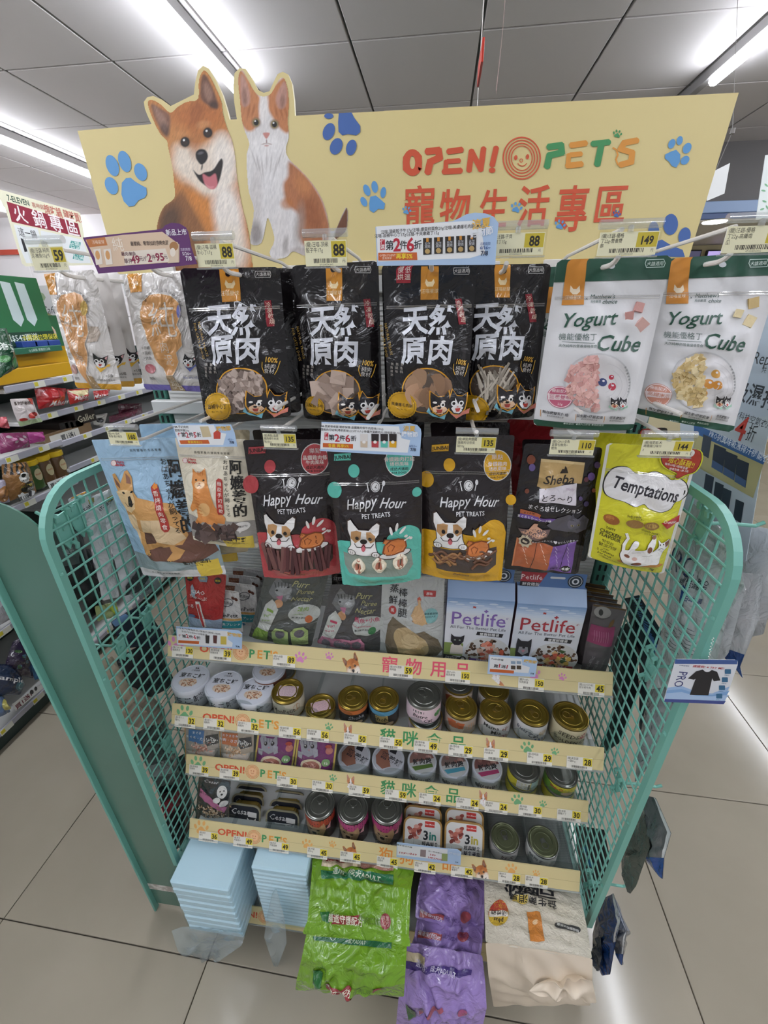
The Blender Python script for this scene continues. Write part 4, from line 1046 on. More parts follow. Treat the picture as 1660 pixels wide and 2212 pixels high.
# ---- yogurt cube pouches
DG='24503f'
def yogurt(label,rows,tab,dx,dy,acc,cubes_,fruit,seed,tabc,badge,words,hole):
    t,lf=pack('yogurt_treat_pouch',label,'pet treat',rows,V5,'d9d9db',M_MATTE,'yogurt cube pouches',B=.017,seed=seed,wr=.0011,creases=5,r=.005)
    ar=Art(lf);W= lambda *p:[(a+dx,b+dy+(a-880)*.0) for a,b in p]
    ar.uvrect(0,0,1,.118,DG);ar.uvrect(0,.957,1,1,DG);ar.up()
    ar.poly(W((715,262),(808,256),(793,452),(688,455)),'d08a35');ar.up()
    ar.ell(hole[0],hole[1],17,12,'c9cdd2')
    ar.poly(W((728,395),(732,370),(745,385),(760,385),(775,370),(778,395),(762,408),(742,408)),'f3e3c8');ar.text('汪喵星球',743+dx,420+dy,20,'f3e3c8',0,res=1)
    ar.text('×',808+dx,426+dy,26,'3c4a46');ar.text("Matthew's",886+dx,415+dy,29,'33524a',0,shear=.12);ar.text('choice',920+dx,437+dy,27,'33524a',.01,shear=.3);ar.text('馬修嚴選',852+dx,438+dy,14,'33524a',0,res=1)
    ar.text('Yogurt',818+dx,512+dy,98,DG,.008,shear=.32,rot=3);ar.text('Cube',955+dx,620+dy,108,DG,.010,shear=.32,rot=-2)
    ar.text('機能優格丁',758+dx,595+dy,38,'3f5a52',-.004);ar.line(W((685,618),(832,622)),2,'3f5a52');ar.text('天然純粹的營養優格零食',755+dx,636+dy,17,'3f5a52',0,res=1)
    # picture circle: cubes on one half, smooth yogurt on the other
    cx,cy=848+dx,815+dy
    ar.ell(cx,cy,158,148,'c4c4c6',n=36);ar.up();ar.ell(cx,cy,150,140,'d3d1d2',n=36);ar.up()
    for k in range(4):ar.ring(cx+20,cy+6,120-k*26,108-k*24,3,'c8c6c8',22,-80+k*20,80)
    for x,y,r_,c in fruit:ar.ell(x+dx,y+dy,r_,r_*.95,c,n=14);ar.ell(x+dx+r_*.2,y+dy-r_*.3,r_*.3,r_*.25,'e6e2ea',n=8,z=ar.z+1)
    bx,by=badge;ar.up();ar.ell(bx,by,56,56,tabc,n=28);ar.up();ar.ring(bx,by,53,53,3,'f0e6e6',28);ar.poly([(bx-54,by-15),(bx+54,by-15),(bx+52,by+14),(bx-52,by+14)],'e9d9da');ar.up()
    ar.text(words,bx,by,27,tabc,.008,res=1);ar.text('機能配方',bx,by-32,20,'f2e8e8',0,res=1);ar.text('22g',bx,by+34,18,'f2e8e8',0,res=1)
    for i,wd in enumerate(('無加糖鮮乳優格','益生菌×機能蔬果','低乳糖配方')):
        x=662+dx+i*142-(12 if i==0 else 0)+(-8 if i==2 else 0);y=970+dy+i*11;ar.text(wd,x,y,19-(0 if i<2 else 0),'2f2f33',.012,res=1,rot=-3);ar.text('富含鈣質與蛋白質',x-2,y+17,11,'4c4c50',0,res=1,rot=-3);ar.line([(x-64,y-12),(x-66,y+22)],3,'c08a4a')
    for i,wd in enumerate(('無香料','無人工膠質','無防腐劑')):ar.text('●'+wd,710+dx+i*68,1024+dy+i*3,14,'cfe0d8',0,res=1)
    for i,ch in enumerate('天然機內質味乾好吃!'):ar.text(ch,980+dx+18*math.sin((i-1)/9*PI),735+dy+i*15,12,'5a5f5e',0,rot=-20+i*5,res=1)
    fx,fy=1127+dx,278+dy
    ar.line([(fx-40,fy-15),(fx+40,fy-18),(fx+46,fy-2),(fx+40,fy+13),(fx-40,fy+16),(fx-46,fy),(fx-40,fy-15)],3,'b9cfc6');ar.text('犬貓適用',fx,fy,20,'cfe0d8',0,res=1)
    ar.up();cartoon_pair(ar,938+dx,915+dy,38,('9fc8b0','9fc8b0'),'f4f4f4')
    ar.build('printed_front',M_MATTE,t)
    ins= lambda x,y:(x-cx)**2/144**2+(y-cy)**2/134**2<1 and x<cx-6
    chunks(lf,t,'yogurt_cubes',fill_pts(ins,(cx-150,cy-140,cx,cy+140),18,seed),.0062,cubes_,'cube',seed,out=.0010)
    chunks(lf,t,'falling_cubes',[(x+dx,y+dy) for x,y in acc],.0105,cubes_,'cube',seed+5,out=.0008)
    zipper(lf,t,.2)
    return t,lf
yogurt('white and green pouch with pale yellow pumpkin yogurt cubes, rightmost',[((1158,262),(1750,218),-.51),((1010,985),(1492,1080),-.51)],0,490,-4,[(1100,445),(1022,492),(1078,525)],
       ['d9c493','cdb682','e3d2a6','c4aa72'],[(896,770,22,'cf9a4a'),(862,820,26,'d08f3e'),(902,825,24,'cf8d3a'),(840,868,18,'d39a4c')],12,'c98b78',(1128,880),'高纖南瓜',(1450,280))
t5,lf5=yogurt('white and green pouch with pink berry yogurt cubes',[((664,266),(1206,243),-.53),((550,1045),(1022,1070),-.53)],0,0,0,[(1052,462),(1000,500),(1058,538)],
       ['d8a8a2','e0b6ae','c9958f','dcaea6'],[(866,806,21,'3d4a78'),(908,782,13,'b8384a'),(911,828,20,'b53346')],11,'c0607a',(672,886),'營養雙莓',(925,288))
t6,lf6=pack('yogurt_treat_pouch','white and green yogurt pouch hidden behind the pink berry one','pet treat',[((612,300),(1100,280),-.46),((560,1000),(1000,1010),-.46)],V5,'cfd2d2',M_MATTE,'yogurt cube pouches',B=.012,seed=13)
ar=Art(lf6);ar.uvrect(0,0,1,.118,DG);ar.uvrect(.0,.118,.1,.28,'d08a35');ar.text('Yogurt',640,520,90,DG,.008,shear=.32);ar.text('機能',618,592,32,'3f5a52',0,res=1);ar.build('printed_front',M_MATTE,t6)

# ---- the tall white puree pouches on the left
def cat_head(ar,x,y,s,kc='e0b13c'):
    P= lambda pts:[(x+a*s,y+b*s) for a,b in pts]
    ar.poly(P([(-.7,-.2),(-.55,-1.2),(-.1,-.55),(.35,-.5),(.9,-.8),(.8,-.1),(.6,.5),(.1,.9),(-.3,.75),(-.7,.3)]),'211f22');ar.up()
    ar.poly(P([(-.3,-.4),(-.15,-.1),(.2,.15),(.5,.3),(.35,.75),(.05,.85),(-.35,.7),(-.62,.3),(-.55,.1),(-.3,.05)]),'f2f1f0');ar.poly(P([(.55,-.45),(.85,-.7),(.75,-.15)]),'d9a8a8');ar.up()
    for a,b in ((-.42,-.05),(.2,-.02)):ar.ell(x+a*s,y+b*s,.24*s,.27*s,'ffffff',n=14);ar.ell(x+a*s,y+b*s,.13*s,.16*s,'1c1a1c',n=12,z=ar.z+1)
    ar.poly(P([(-.28,.35),(.12,.38),(.0,.68),(-.18,.66)]),'b8413a',z=ar.z+1);ar.ell(x-.12*s,y+.2*s,.08*s,.06*s,'1c1a1c',n=8,z=ar.z+1)
    ar.poly(P([(-.6,.55),(-.1,.95),(.4,.85),(.8,.45),(1.15,.35),(1.05,.75),(.7,.75),(.1,1.5)]),kc,z=ar.z+1)
def puree(label,rows,seed,band,dx=0,dy=0,front=True,purple=False,y0=None):
    t,lf=pack('puree_pouch',label,'pet treat',rows,V3,'d8d4d0',M_FILMS if front else M_MATTE,'white puree pouches',B=.011,seed=seed,wr=.0010,prof='pillow',creases=5,r=.003)
    ar=Art(lf);ar.uvrect(0,.945,1,1,band);ar.up()
    if purple:
        W= lambda *p:[(a,b) for a,b in p]
        ar.poly(W((815,566),(912,562),(924,672),(842,678)),'d08f34');ar.up();ar.text('汪喵',876,625,26,'f0dcb8',0,res=1)
        body=[(915,790),(925,730),(975,692),(1040,682),(1110,695),(1160,735),(1170,800),(1150,870),(1180,930),(1185,1000),(1150,1050),(1165,1110),(1140,1170),(1125,1205),(1085,1205),(1060,1150),(1010,1090),(985,1010),(965,950),(930,880)]
        ar.poly(body,'d39c62');ar.up();ar.outline(body,3,'e8dccb');ar.text('純',1062,845,215,'ddd2c4',-.006,sx=.85);ar.text('PURE',1054,845,22,'ddd2c4',0,rot=-88,res=1);ar.text('肉',1076,1015,74,'ddd2c4',-.008,sx=.85);ar.text('泥',1100,1100,74,'ddd2c4',-.008,sx=.85)
        for i,ch in enumerate('最單純、零添加的健康肉泥'):a=PI*(1.18+.72*i/11);ar.text(ch,1050+128*math.cos(a),790+128*math.sin(a),20,'5c574f',0,res=1,rot=-math.degrees(a)-90+180)
        for i,w_ in enumerate(('0 膠類','0 澱粉','0 誘食')):ar.text(w_,950+i*4,1020+i*34,22,'55504c',0,res=1)
        ar.ell(975,1160,42,30,'b5646c',20);ar.ell(958,1150,12,22,'d89aa0',30);ar.text('鮪魚',992,1226,22,'55504c',0,res=1);ar.ell(1160,790,12,40,'7f83c8');cat_head(ar,1222,1110,46,'5d6ab0');ar.text('Net Wt. 65g',1235,1218,18,'5d6ab0',0,res=1)
        ar.poly([(1085,1205),(1125,1205),(1205,1330),(1105,1330)],'a58d6c');ar.up();ar.text('純',1140,1270,80,'d8cdbd',-.006)
        ar.build('printed_front',M_FILMS,t); return t,lf
    if front:
        ar.poly([(283,570),(352,562),(384,690),(320,690)],'d08f34');ar.up();ar.text('汪喵',335,612,24,'f0dcb8',0,rot=-12,res=1)
        body=[(378,790),(380,730),(420,690),(490,672),(545,690),(572,740),(570,800),(585,850),(590,920),(580,1000),(592,1060),(580,1120),(575,1190),(600,1250),(655,1308),(600,1310),(560,1230),(500,1130),(460,1050),(440,960),(400,860)]
        ar.poly(body,'cf9a66');ar.up();ar.outline(body[:-6],3,'e6d9c8');ar.poly([(590,880),(640,885),(658,930),(645,975),(592,985)],'b3a597');ar.poly([(570,1200),(610,1215),(660,1310),(600,1312)],'a58a66')
        ar.text('純',490,850,190,'dccfbf',-.006,sx=.8,rot=-6);ar.text('肉',505,1010,64,'ddd2c4',-.008,rot=-8);ar.text('泥',530,1100,66,'ddd2c4',-.008,rot=-8)
        for i,ch in enumerate('最單純、零添加的健康肉泥'):a=PI*(1.2+.66*i/11);ar.text(ch,482+108*math.cos(a),775+108*math.sin(a),17,'6b655c',0,res=1,rot=-math.degrees(a)+90)
        for i,w_ in enumerate(('膠','粉','食')):ar.text(w_,436+i*9,1024+i*34,20,'66605a',0,res=1)
        ar.ell(482,1165,26,34,'b58f86',-20);ar.text('雞肉',500,1228,20,'66605a',0,res=1);cat_head(ar,655,1110,50);ar.text('×5條',710,1210,22,'55504c',0,res=1);ar.text('完整營養主食肉泥',692,1240,14,'55504c',0,res=1);ar.ell(562,770,20,46,'c9a85a')
    else:
        cat_head(ar,755+dx,1100+dy,48);ar.text('×5條',795+dx,1198+dy,22,'55504c',0,res=1);ar.text('主食肉泥包',785+dx,1222+dy,14,'55504c',0,res=1);ar.ell(700+dx*.6,940+dy,14,60,'a8a09a',12)
    ar.build('printed_front',M_FILMS,t); return t,lf
puree('third white puree pouch from the front on the leftmost hook',[((470,560),(760,560),-.43),((640,1280),(916,1270),-.43)],43,'cf9a2c',90,-20, False)
puree('second white puree pouch on the leftmost hook',[((380,560),(690,560),-.465),((560,1292),(868,1290),-.465)],42,'cf9a2c',0,0, False)
puree('front white puree pouch on the leftmost hook, peach puree tube in its window',[((283,565),(602,540),-.50),((490,1298),(785,1312),-.50)],41,'cf9a2c')
puree('white puree pouch with purple foot beside the black pouches',[((782,570),(1205,545),-.47),((928,1308),(1330,1325),-.47)],44,'6f65ae',purple=True)

# ---- second row
def dogbag():
    t,lf=pack('meat_treat_bag','pale blue see-through bag behind the front blue dog treat bag','pet treat',[((888,345),(1330,335),-.44),((1080,1230),(1530,1220),-.44)],V6,'9fbdd2',M_FILM,'pale blue dog treat bags',B=.012,seed=52)
    ar=Art(lf);ar.uvrect(.0,.93,1,1,'c9a72c');ar.build('printed_front',M_FILM,t)
    t,lf=pack('meat_treat_bag','large pale blue bag picturing a sitting dog, front left of the second row','pet treat',[((585,445),(1215,430),-.50),((920,1312),(1452,1302),-.50)],V6,'9dbdd6',M_FILM,'pale blue dog treat bags',B=.018,seed=51,creases=5,r=.002)
    ar=Art(lf)
    ar.uvrect(0,.93,1,1,'d6d6d8');ar.uvrect(.0,.80,1,.93,'8fa0a4');ar.up()
    ar.uvrect(.73,.865,.965,1,'dfc24a');ar.up();ar.text('蜜汁嫩里肌',1285,1185,34,'2b2720',.02,rot=-2,res=1);ar.text('Net Wt. 90g',1285,1212,15,'2b2720',0,res=1)
    ar.text('Hero',768,566,26,'b5323a',.02);ar.text('MAMA',772,584,22,'b5323a',.02);ar.ell(728,575,17,15,'e9d8d4');ar.ring(728,575,19,17,4,'b5323a',18)
    ar.text('用 阿 嬤 養 的 毛 孩 零 嘴',935,500,18,'2b2720',0,res=1);ar.text('天 一 頓 飯 ! 是 阿 嬤 幸 福 味',1085,1270,17,'2b2720',0,res=1)
    # brown jerky seen through the legs
    ar.poly([(930,1010),(1230,980),(1330,1010),(1400,1130),(1300,1185),(1000,1170),(950,1120)],'6d4a3e');ar.up()
    # dog drawing
    body=[(718,640),(735,632),(775,690),(800,620),(820,612),(850,650),(872,735),(900,770),(1010,790),(1130,800),(1200,900),(1230,1000),(1200,1060),(1150,1065),(1215,1100),(1190,1150),(1130,1178),(1105,1165),(1140,1110),(1060,1075),(1020,1090),(1000,1140),(960,1135),(935,1060),(900,980),(870,960),(830,880),(815,840),(770,760),(738,700)]
    ar.poly(body,'c9975c');ar.up()
    ar.poly([(950,985),(1010,985),(1045,1030),(1035,1050),(970,1060),(955,1020)],'5d4035');ar.poly([(985,1100),(1120,1075),(1135,1110),(1100,1160),(1010,1145)],'6d4a3e')
    ar.poly([(830,880),(880,870),(900,900),(935,1060),(930,1060),(895,980),(850,930)],'e0c39a');ar.poly([(930,900),(1050,900),(1180,960),(1220,1020),(1150,1060),(1040,1040),(1000,980),(940,985)],'d6bb94')
    ar.poly([(745,740),(800,725),(860,730),(885,790),(890,830),(860,862),(820,845),(780,800)],'d8b98c');ar.poly([(810,825),(830,800),(880,800),(892,830),(860,862),(825,850)],'e9dcc4');ar.up()
    ar.poly([(728,655),(770,695),(778,722),(748,700)],'7a5648');ar.poly([(808,630),(838,655),(850,690),(818,688)],'8d6555');ar.ell(803,743,11,6,'2a1d17',20);ar.ell(860,735,10,6,'2a1d17',-30)
    ar.poly([(835,765),(850,760),(875,805),(870,822),(845,818)],'2f2422');ar.line([(815,800),(835,822),(870,822),(880,800)],3,'4a3a33')
    for x,y in ((985,1128),(1000,1135),(995,1115),(1125,1172),(1140,1170)):ar.ell(x,y,4,3,'2a1d17')
    ar.up()
    for ch,x,y,r_ in (('阿',1128,600,0),('嬤',1150,720,0),('養',1195,830,0),('的',1225,935,0)):[ar.text(ch,x+d_,y,120,'161412',.006,sx=.78) for d_ in (-2.5,0,2.5)]
    for i,ch in enumerate('おばあちゃんが飼ってる'):ar.text(ch,1050+i*12.2,565+i*40,46,'1d1a18',.006,res=1)
    ar.poly([(985,705),(1000,685),(1020,690),(1035,710),(1125,950),(1112,972),(1090,975),(1072,955)],'a8332c');ar.up();ar.poly([(992,705),(1005,678),(1012,690),(1022,685),(1028,708),(1010,718)],'e08a3c')
    for i,ch in enumerate('香烤燒肉零食'):ar.text(ch,1020+i*14.6,742+i*40,38,'f0e2d8',0,res=1)
    ar.build('printed_front',M_FILM,t);zipper(lf,t,.12)
dogbag()
t,lf=pack('meat_treat_bag','cream bag behind the orange cat treat bag with a gold band','pet treat',[((1180,395),(1600,380),-.46),((1320,1170),(1590,1160),-.46)],V6,'b5a88c',M_FILM,'cream cat treat bags',B=.012,seed=54)
t,lf=pack('meat_treat_bag','cream bag picturing a seated orange tabby cat','pet treat',[((1120,430),(1572,440),-.525),((1240,1085),(1656,1136),-.525)],V6,'ddd5c0',M_FILM,'cream cat treat bags',B=.016,seed=53,creases=4,r=.002)
ar=Art(lf);ar.uvrect(0,.72,1,.955,'9a9691');ar.up();ar.uvrect(.55,.87,.95,1,'dcc34e');ar.up();ar.text('甜雞拌雞',1530,1052,36,'2b2720',.02,res=1,rot=-3);ar.text('機能鮮肉條20g',1530,1080,17,'2b2720',0,res=1)
ar.text('Hero',1236,554,24,'b5323a',.02);ar.text('MAMA',1238,572,21,'b5323a',.02);ar.ell(1188,562,16,14,'e9d8d4');ar.ring(1188,562,18,16,4,'b5323a',18);ar.text('貓 喵 家 養 的 機 能 食 療 零 嘴',1360,518,17,'2b2720',0,res=1)
body=[(1245,640),(1240,605),(1265,628),(1295,630),(1325,602),(1335,640),(1345,690),(1370,740),(1405,830),(1440,870),(1470,905),(1465,945),(1420,940),(1410,1000),(1385,985),(1385,950),(1330,930),(1285,965),(1260,950),(1290,905),(1280,850),(1240,880),(1222,860),(1255,790),(1255,720),(1240,690)]
ar.poly(body,'d28a4a');ar.up();ar.ell(1335,850,40,46,'dfae72');ar.ell(1298,700,34,22,'e8c499');ar.ell(1297,670,44,40,'d79253',z=ar.z-.5);ar.up()
for x in (1272,1322):ar.ell(x,672,7,5,'2a1d17')
ar.ell(1298,692,6,4,'b0685a');ar.line([(1285,706),(1298,700),(1311,706)],3,'4a342a')
for k in range(7):ar.line([(1262+k*3,745+k*22),(1300+k*4,752+k*22)],4,'b8692f')
for k in range(3):ar.line([(1280+k*16,622),(1284+k*14,645)],4,'b8692f')
for ch,x,y in (('阿',1515,600),('嬤',1528,690),('養',1545,775),('的',1555,862)):[ar.text(ch,x+d_,y,96,'161412',.006,sx=.86) for d_ in (-2,0,2)]
for i,ch in enumerate('おばあちゃんが飼ってる'):ar.text(ch,1448+i*4.4,572+i*31,32,'1d1a18',.004,rot=-3,res=1)
ar.poly([(1402,672),(1415,660),(1435,665),(1443,680),(1465,870),(1455,882),(1428,880),(1420,865)],'a8332c');ar.up()
for i,ch in enumerate('機能手切肉乾'):ar.text(ch,1424+i*4,692+i*33,30,'f0e2d8',0,rot=-6,res=1)
ar.ell(1565,968,44,32,'e3e1de');ar.poly([(1545,990),(1570,995),(1555,1012)],'e3e1de');ar.up();ar.text('天壽好吃!',1566,968,16,'2b2720',0,rot=8,res=1)
ar.build('printed_front',M_FILM,t);zipper(lf,t,.15)
chunks(lf,t,'jerky_cubes',fill_pts(lambda x,y: True,(1280,975,1520,1045),34,3),.013,['4a3b38','5a4843','3c302e'],'cube',7,out=.0008)

def happy(label,rows,col,v,treat,seed,off,circ,tri,dogp,chick,badge,wd,windowp,behind=False,mouth=0):
    t,lf=pack('dog_treat_bag',label,'pet treat',rows,V7,'262022',M_FILM,'bone party dog treat bags',B=.020,seed=seed,creases=5,r=.003)
    ar=Art(lf)
    # coloured foot with scalloped cloud edge
    L= lambda u,v_:lf
    us=np.linspace(0,1,41);top=[]
    for u_ in us:
        h=.64-.02*abs(math.sin(u_*9))-(.10 if .60<u_<1.0 else 0)*math.sin((u_-.6)/.4*PI)**.5 if u_>.6 else .64-.02*abs(math.sin(u_*9))
        top.append((u_,h))
    P=np.array(top+[(1,1),(0,1)])
    tt=tessellate_polygon([[Vector((a,b,0)) for a,b in P]]);ar.tris(P,np.array([tuple(x) for x in tt]),col)
    for u_,v_,r_ in circ:ar.ell(u_,v_,r_,r_,col,n=24)
    ar.up()
    if windowp:ar.poly(windowp,'8c9a90' if seed==62 else '4a3f3a');ar.up()
    x,y=badge;ar.ell(x,y,76,76,col,n=30);ar.ring(x,y,80,80,5,'d9d5d2',30);ar.poly([(x+76*math.cos(a),y+76*math.sin(a)) for a in np.linspace(.3,PI-.3,14)],'dad6d2');ar.up()
    ar.text('樂點',x,y-42,34,'e6d8d4',0,rot=0,res=1);ar.text(wd[0],x,y-8,29,'e9dcd6',.008,res=1);ar.text(wd[1],x,y+16,27,'e9dcd6',.008,res=1);ar.text('成幼犬適用',x,y+42,21,'26201f',.01,res=1);ar.text('FOR DOGS',x,y+60,17,'26201f',.02,res=1)
    bx,by=tri;ar.poly([(bx-48,by-17),(bx+52,by-22),(bx+50,by+14),(bx-50,by+18)],col);ar.up();ar.text('JUNBAI',bx,by-2,30,'26201f',.02,rot=3)
    cx,cy=off
    ar.ell(cx,cy-98,27,27,'dcdcdc',n=22);ar.up();ar.ring(cx,cy-98,23,23,3,'4a4546',20);ar.line([(cx+8,cy-108),(cx-2,cy-95),(cx+10,cy-92)],3,'4a4546')
    ar.line([(cx-48,cy-112),(cx-38,cy-74)],5,'dcdcdc');ar.line([(cx-56,cy-114),(cx-40,cy-118)],4,'dcdcdc');ar.line([(cx+45,cy-110),(cx+36,cy-74)],5,'dcdcdc');ar.ell(cx+47,cy-114,9,13,'dcdcdc')
    ar.text('Happy',cx-75,cy-20,88,'d4d4d6',.012,shear=.35,rot=8,sx=.82);ar.text('Hour',cx+108,cy-18,84,'d4d4d6',.012,shear=.35,rot=-6,sx=.82);ar.text('PET TREATS',cx+8,cy+42,40,'d4d4d6',.015,rot=3,sx=.82)
    # dog drawing
    x,y=dogp
    Q= lambda pts:[(x+a,y+b) for a,b in pts]
    face=[(-95,-118),(-78,-128),(-55,-100),(-30,-75),(30,-75),(52,-100),(78,-118),(92,-108),(88,-60),(65,-30),(70,20),(88,70),(-90,70),(-92,45),(-75,20),(-80,-30),(-95,-70)]
    ar.poly([(a*1.05,b*1.05) for a,b in []] or Q([(a*1.06,b*1.05) for a,b in face]),'3a2a22');ar.up();ar.poly(Q(face),'e8e6e4');ar.up()
    ar.poly(Q([(-74,-62),(-40,-72),(-12,-66),(-18,-20),(-50,6),(-78,-20)]),'b58a5c');ar.poly(Q([(16,-66),(42,-70),(70,-48),(66,-14),(40,2),(18,-25)]),'b58a5c');ar.up()
    for a in (-38,38):ar.ell(x+a,y-26,11,12,'1d1818')
    ar.ell(x,y-8,21,15,'1d1818');ar.ell(x,y+26,13,20,'c5606a');ar.line(Q([(-55,8),(-40,26),(-12,24),(0,10),(12,24),(42,24),(58,4)]),4,'1d1818')
    for a in (-72,72):ar.ell(x+a,y+62,26,18,'3a2a22');ar.up();ar.ell(x+a,y+62,22,15,'e8e6e4');ar.up();ar.line(Q([(a-6,56),(a-6,70)]),2.5,'3a2a22');ar.line(Q([(a+6,56),(a+6,70)]),2.5,'3a2a22')
    x,y=chick;Q= lambda pts:[(x+a,y+b) for a,b in pts]
    ar.ell(x,y+38,90,26,'3a2a22',-6);ar.up();ar.ell(x,y+36,85,22,'e6e4e2',-6);ar.up()
    ar.poly(Q([(-68,20),(-60,-18),(-30,-42),(-68,-30),(-55,-60),(-20,-50),(20,-58),(60,-45),(68,0),(50,30),(0,42),(-45,38)]),'7d3f1c');ar.up();ar.poly(Q([(-58,18),(-50,-18),(-15,-42),(20,-50),(54,-38),(60,0),(44,24),(0,34),(-42,32)]),'cf7a40');ar.poly(Q([(-62,-34),(-50,-54),(-30,-46),(-50,-24)]),'cf7a40');ar.up()
    ar.line(Q([(-32,14),(-38,-10),(-22,-22),(0,-8),(-14,14)]),4,'7d3f1c');ar.line(Q([(8,26),(40,18),(54,-2)]),3,'e79a62');ar.line(Q([(55,-38),(82,-52)]),9,'e6e2dc');ar.ell(x+62,y-62,10,8,'e6e2dc');ar.ell(x+88,y-44,9,8,'e6e2dc')
    for a,b,r_ in ((-20,-102,-15),(12,-122,10),(44,-100,45)):ar.ell(x+a,y+b,8,24,'e6e2de',r_)
    if mouth:ar.text('Delicious',mouth[0],mouth[1],27,'3a2220',.008,shear=.25)
    if treat=='stick':chunks(lf,t,'treats',fill_pts(lambda a,b: True,(windowp[0][0]+12,windowp[0][1]+62,windowp[1][0]-12,windowp[0][1]+70),17,seed,.2),.043,['5a3436','6b4040','4a2a2d','77504c'],'stick',seed,out=.0016)
    ar.build('printed_front',M_FILM,t);zipper(lf,t,.22)
    return t,lf
pack('dog_treat_bag','dark bag with red dots half hidden behind the front red foot bag','pet treat',[((120,130),(560,120),-.47),((260,880),(640,870),-.47)],V7,'231c1e',M_FILM,'bone party dog treat bags',B=.012,seed=64)
pack('dog_treat_bag','dark bag behind the yellow foot bag, its dark right side showing','pet treat',[((1150,88),(1612,85),-.46),((1230,900),(1590,880),-.46)],V7,'231c1e',M_FILM,'bone party dog treat bags',B=.012,seed=65)
pack('dog_treat_bag','dark bag behind the turquoise foot bag','pet treat',[((640,90),(1118,78),-.46),((720,900),(1085,880),-.46)],V7,'1d1a1b',M_FILM,'bone party dog treat bags',B=.012,seed=66)
def rope(lf,t,cx,cy,r,seed):
    m=MB();g=random.Random(seed)
    for k in range(3):
        a0=g.uniform(0,6);P=[]
        for i in range(14):
            a=a0+i*.5;q=lf.view((cx+r*(1-k*.25)*math.cos(a)*(.9 if k%2 else .5),cy+r*math.sin(a)*(.55 if k%2 else .8)));uv=lf.uv([q])[0];P.append(lf.pos(uv[0],uv[1],.002+.0015*math.sin(i*1.3+k)))
        m.tube(P,.0028,7,('eee4d0','e2d6bd','b0705a')[k%3])
    m.build('knotted_bone',node_mat('dried_treats',attr=True),t,ink=True,smooth=True)
t,lf=happy('black and red bag with dark meat sticks',[((66,190),(568,186),-.535),((190,982),(632,958),-.535)],'b5444a',V7,'stick',61,(358,500),[(112,418,50),(226,322,34)],(150,240),(300,690),(483,718),(486,284),('晶鑽雞肉條','牛肉風味'),[(205,765),(588,765),(592,850),(560,890),(240,905),(215,870)],mouth=(405,925))
t,lf=happy('black and turquoise bag with white knotted bones',[((552,245),(1106,235),-.555),((645,1026),(1096,990),-.555)],'5fbfae',V7, None,62,(840,525),[(596,452,44),(712,350,34),(1075,462,26)],(645,282),(778,724),(955,752),(975,298),('骨鑽雞肉打結','培根風味'),[(650,800),(1045,800),(1055,880),(1020,935),(690,925),(660,880)])
for i,(a,b) in enumerate(((750,865),(870,850),(985,840))):rope(lf,t,a,b,48,i)
t,lf=happy('black and yellow bag with curled brown jerky',[((1106,170),(1640,160),-.545),((1100,960),(1562,1002),-.545)],'d9a520',V7, None,63,(1375,508),[(1130,388,44),(1265,310,34),(1620,500,30)],(1210,226),(1268,682),(1425,760),(1542,312),('骨鑽雞肉','培根風味'),[(1165,762),(1535,765),(1530,880),(1470,912),(1190,895)],mouth=(1330,915))
g=random.Random(4);m=MB()
for i in range(15):
    cx,cy=g.uniform(1195,1500),g.uniform(790,880);a0=g.uniform(-.4,.5);P=[]
    for k in range(9):
        q=V7((cx+(k-4)*13*math.cos(a0),cy+(k-4)*13*math.sin(a0)+12*math.sin(k*.9+i)));uv=lf.uv([q])[0];P.append(lf.pos(uv[0],uv[1],.0016))
    m.tube(P,.0022,6,g.choice(('7d5638','94693f','6a4630','a87f4e')))
m.build('curled_jerky',node_mat('dried_treats',attr=True),t,ink=True,smooth=True,kind='stuff')

for rows,c,sd_,lb in (([((100,70),(372,80),-.40),((150,800),(420,820),-.40)],'8a2228',76,'red pouch peeping above the black foil pouches'),([((880,130),(1060,120),-.40),((900,700),(1040,700),-.40)],'26211c',77,'dark pouch with a red round badge hidden behind the yellow pouches')):
    t,lf=pack('cat_treat_pouch',lb,'pet treat',rows,V8,c,M_FILM,B=.008,seed=sd_);ar=Art(lf)
    if sd_==77:ar.ell(960,165,70,60,'8f2a24');ar.up();ar.ell(980,165,40,30,'c9a23c')
    ar.build('printed_front',M_FILM,t)
# black sachet pouch and yellow pouch
t,lf=pack('cat_treat_pouch','black foil pouch behind the creamy cat treat pouch','pet treat',[((190,190),(720,205),-.44),((200,900),(570,920),-.44)],V8,'20191d',M_FILM,B=.010,seed=72)
t,lf=pack('cat_treat_pouch','black pouch with gold plaque and four orange and purple sachets','pet treat',[((205,215),(672,240),-.53),((78,965),(522,998),-.53)],V8,'221e21',M_FILM,B=.009,seed=71,wr=.0012,creases=5)
ar=Art(lf);ar.uvrect(.96,.04,1,.98,'1a1618')
ar.poly([(125,935),(160,750),(372,795),(335,962)],'b3623c');ar.poly([(335,962),(372,795),(515,770),(480,985)],'7a55a0');ar.up()
ar.poly([(125,935),(160,750),(168,752),(133,937)],'d98a5c')
for x0_,x1_ in ((252,290),(430,470)):ar.line([(x0_-18,955),(x1_-10,775)],3,'2a1c20')
for k in range(5):
    for x in (190,300):ar.line([(x+k*6,790+k*28),(x+8+k*6,812+k*26)],4,'e2b49a')
    for x in (385,455):ar.line([(x+k*2,800+k*28),(x+12,822+k*28)],4,'b8a0d0')
ar.ell(448,952,30,24,'181316');ar.up();ar.text('4本',446,952,36,'f0f0f0',.02);ar.text('12g×',378,948,26,'2a1c20',0)
ar.poly([(305,295),(568,318),(548,432),(465,425),(420,445),(330,465),(285,450)],'bfa06a');ar.up();ar.poly([(305,295),(568,318),(565,332),(303,310)],'d8bf8d');ar.poly([(298,462),(520,428),(512,552),(290,528)],'dcd6de');ar.up()
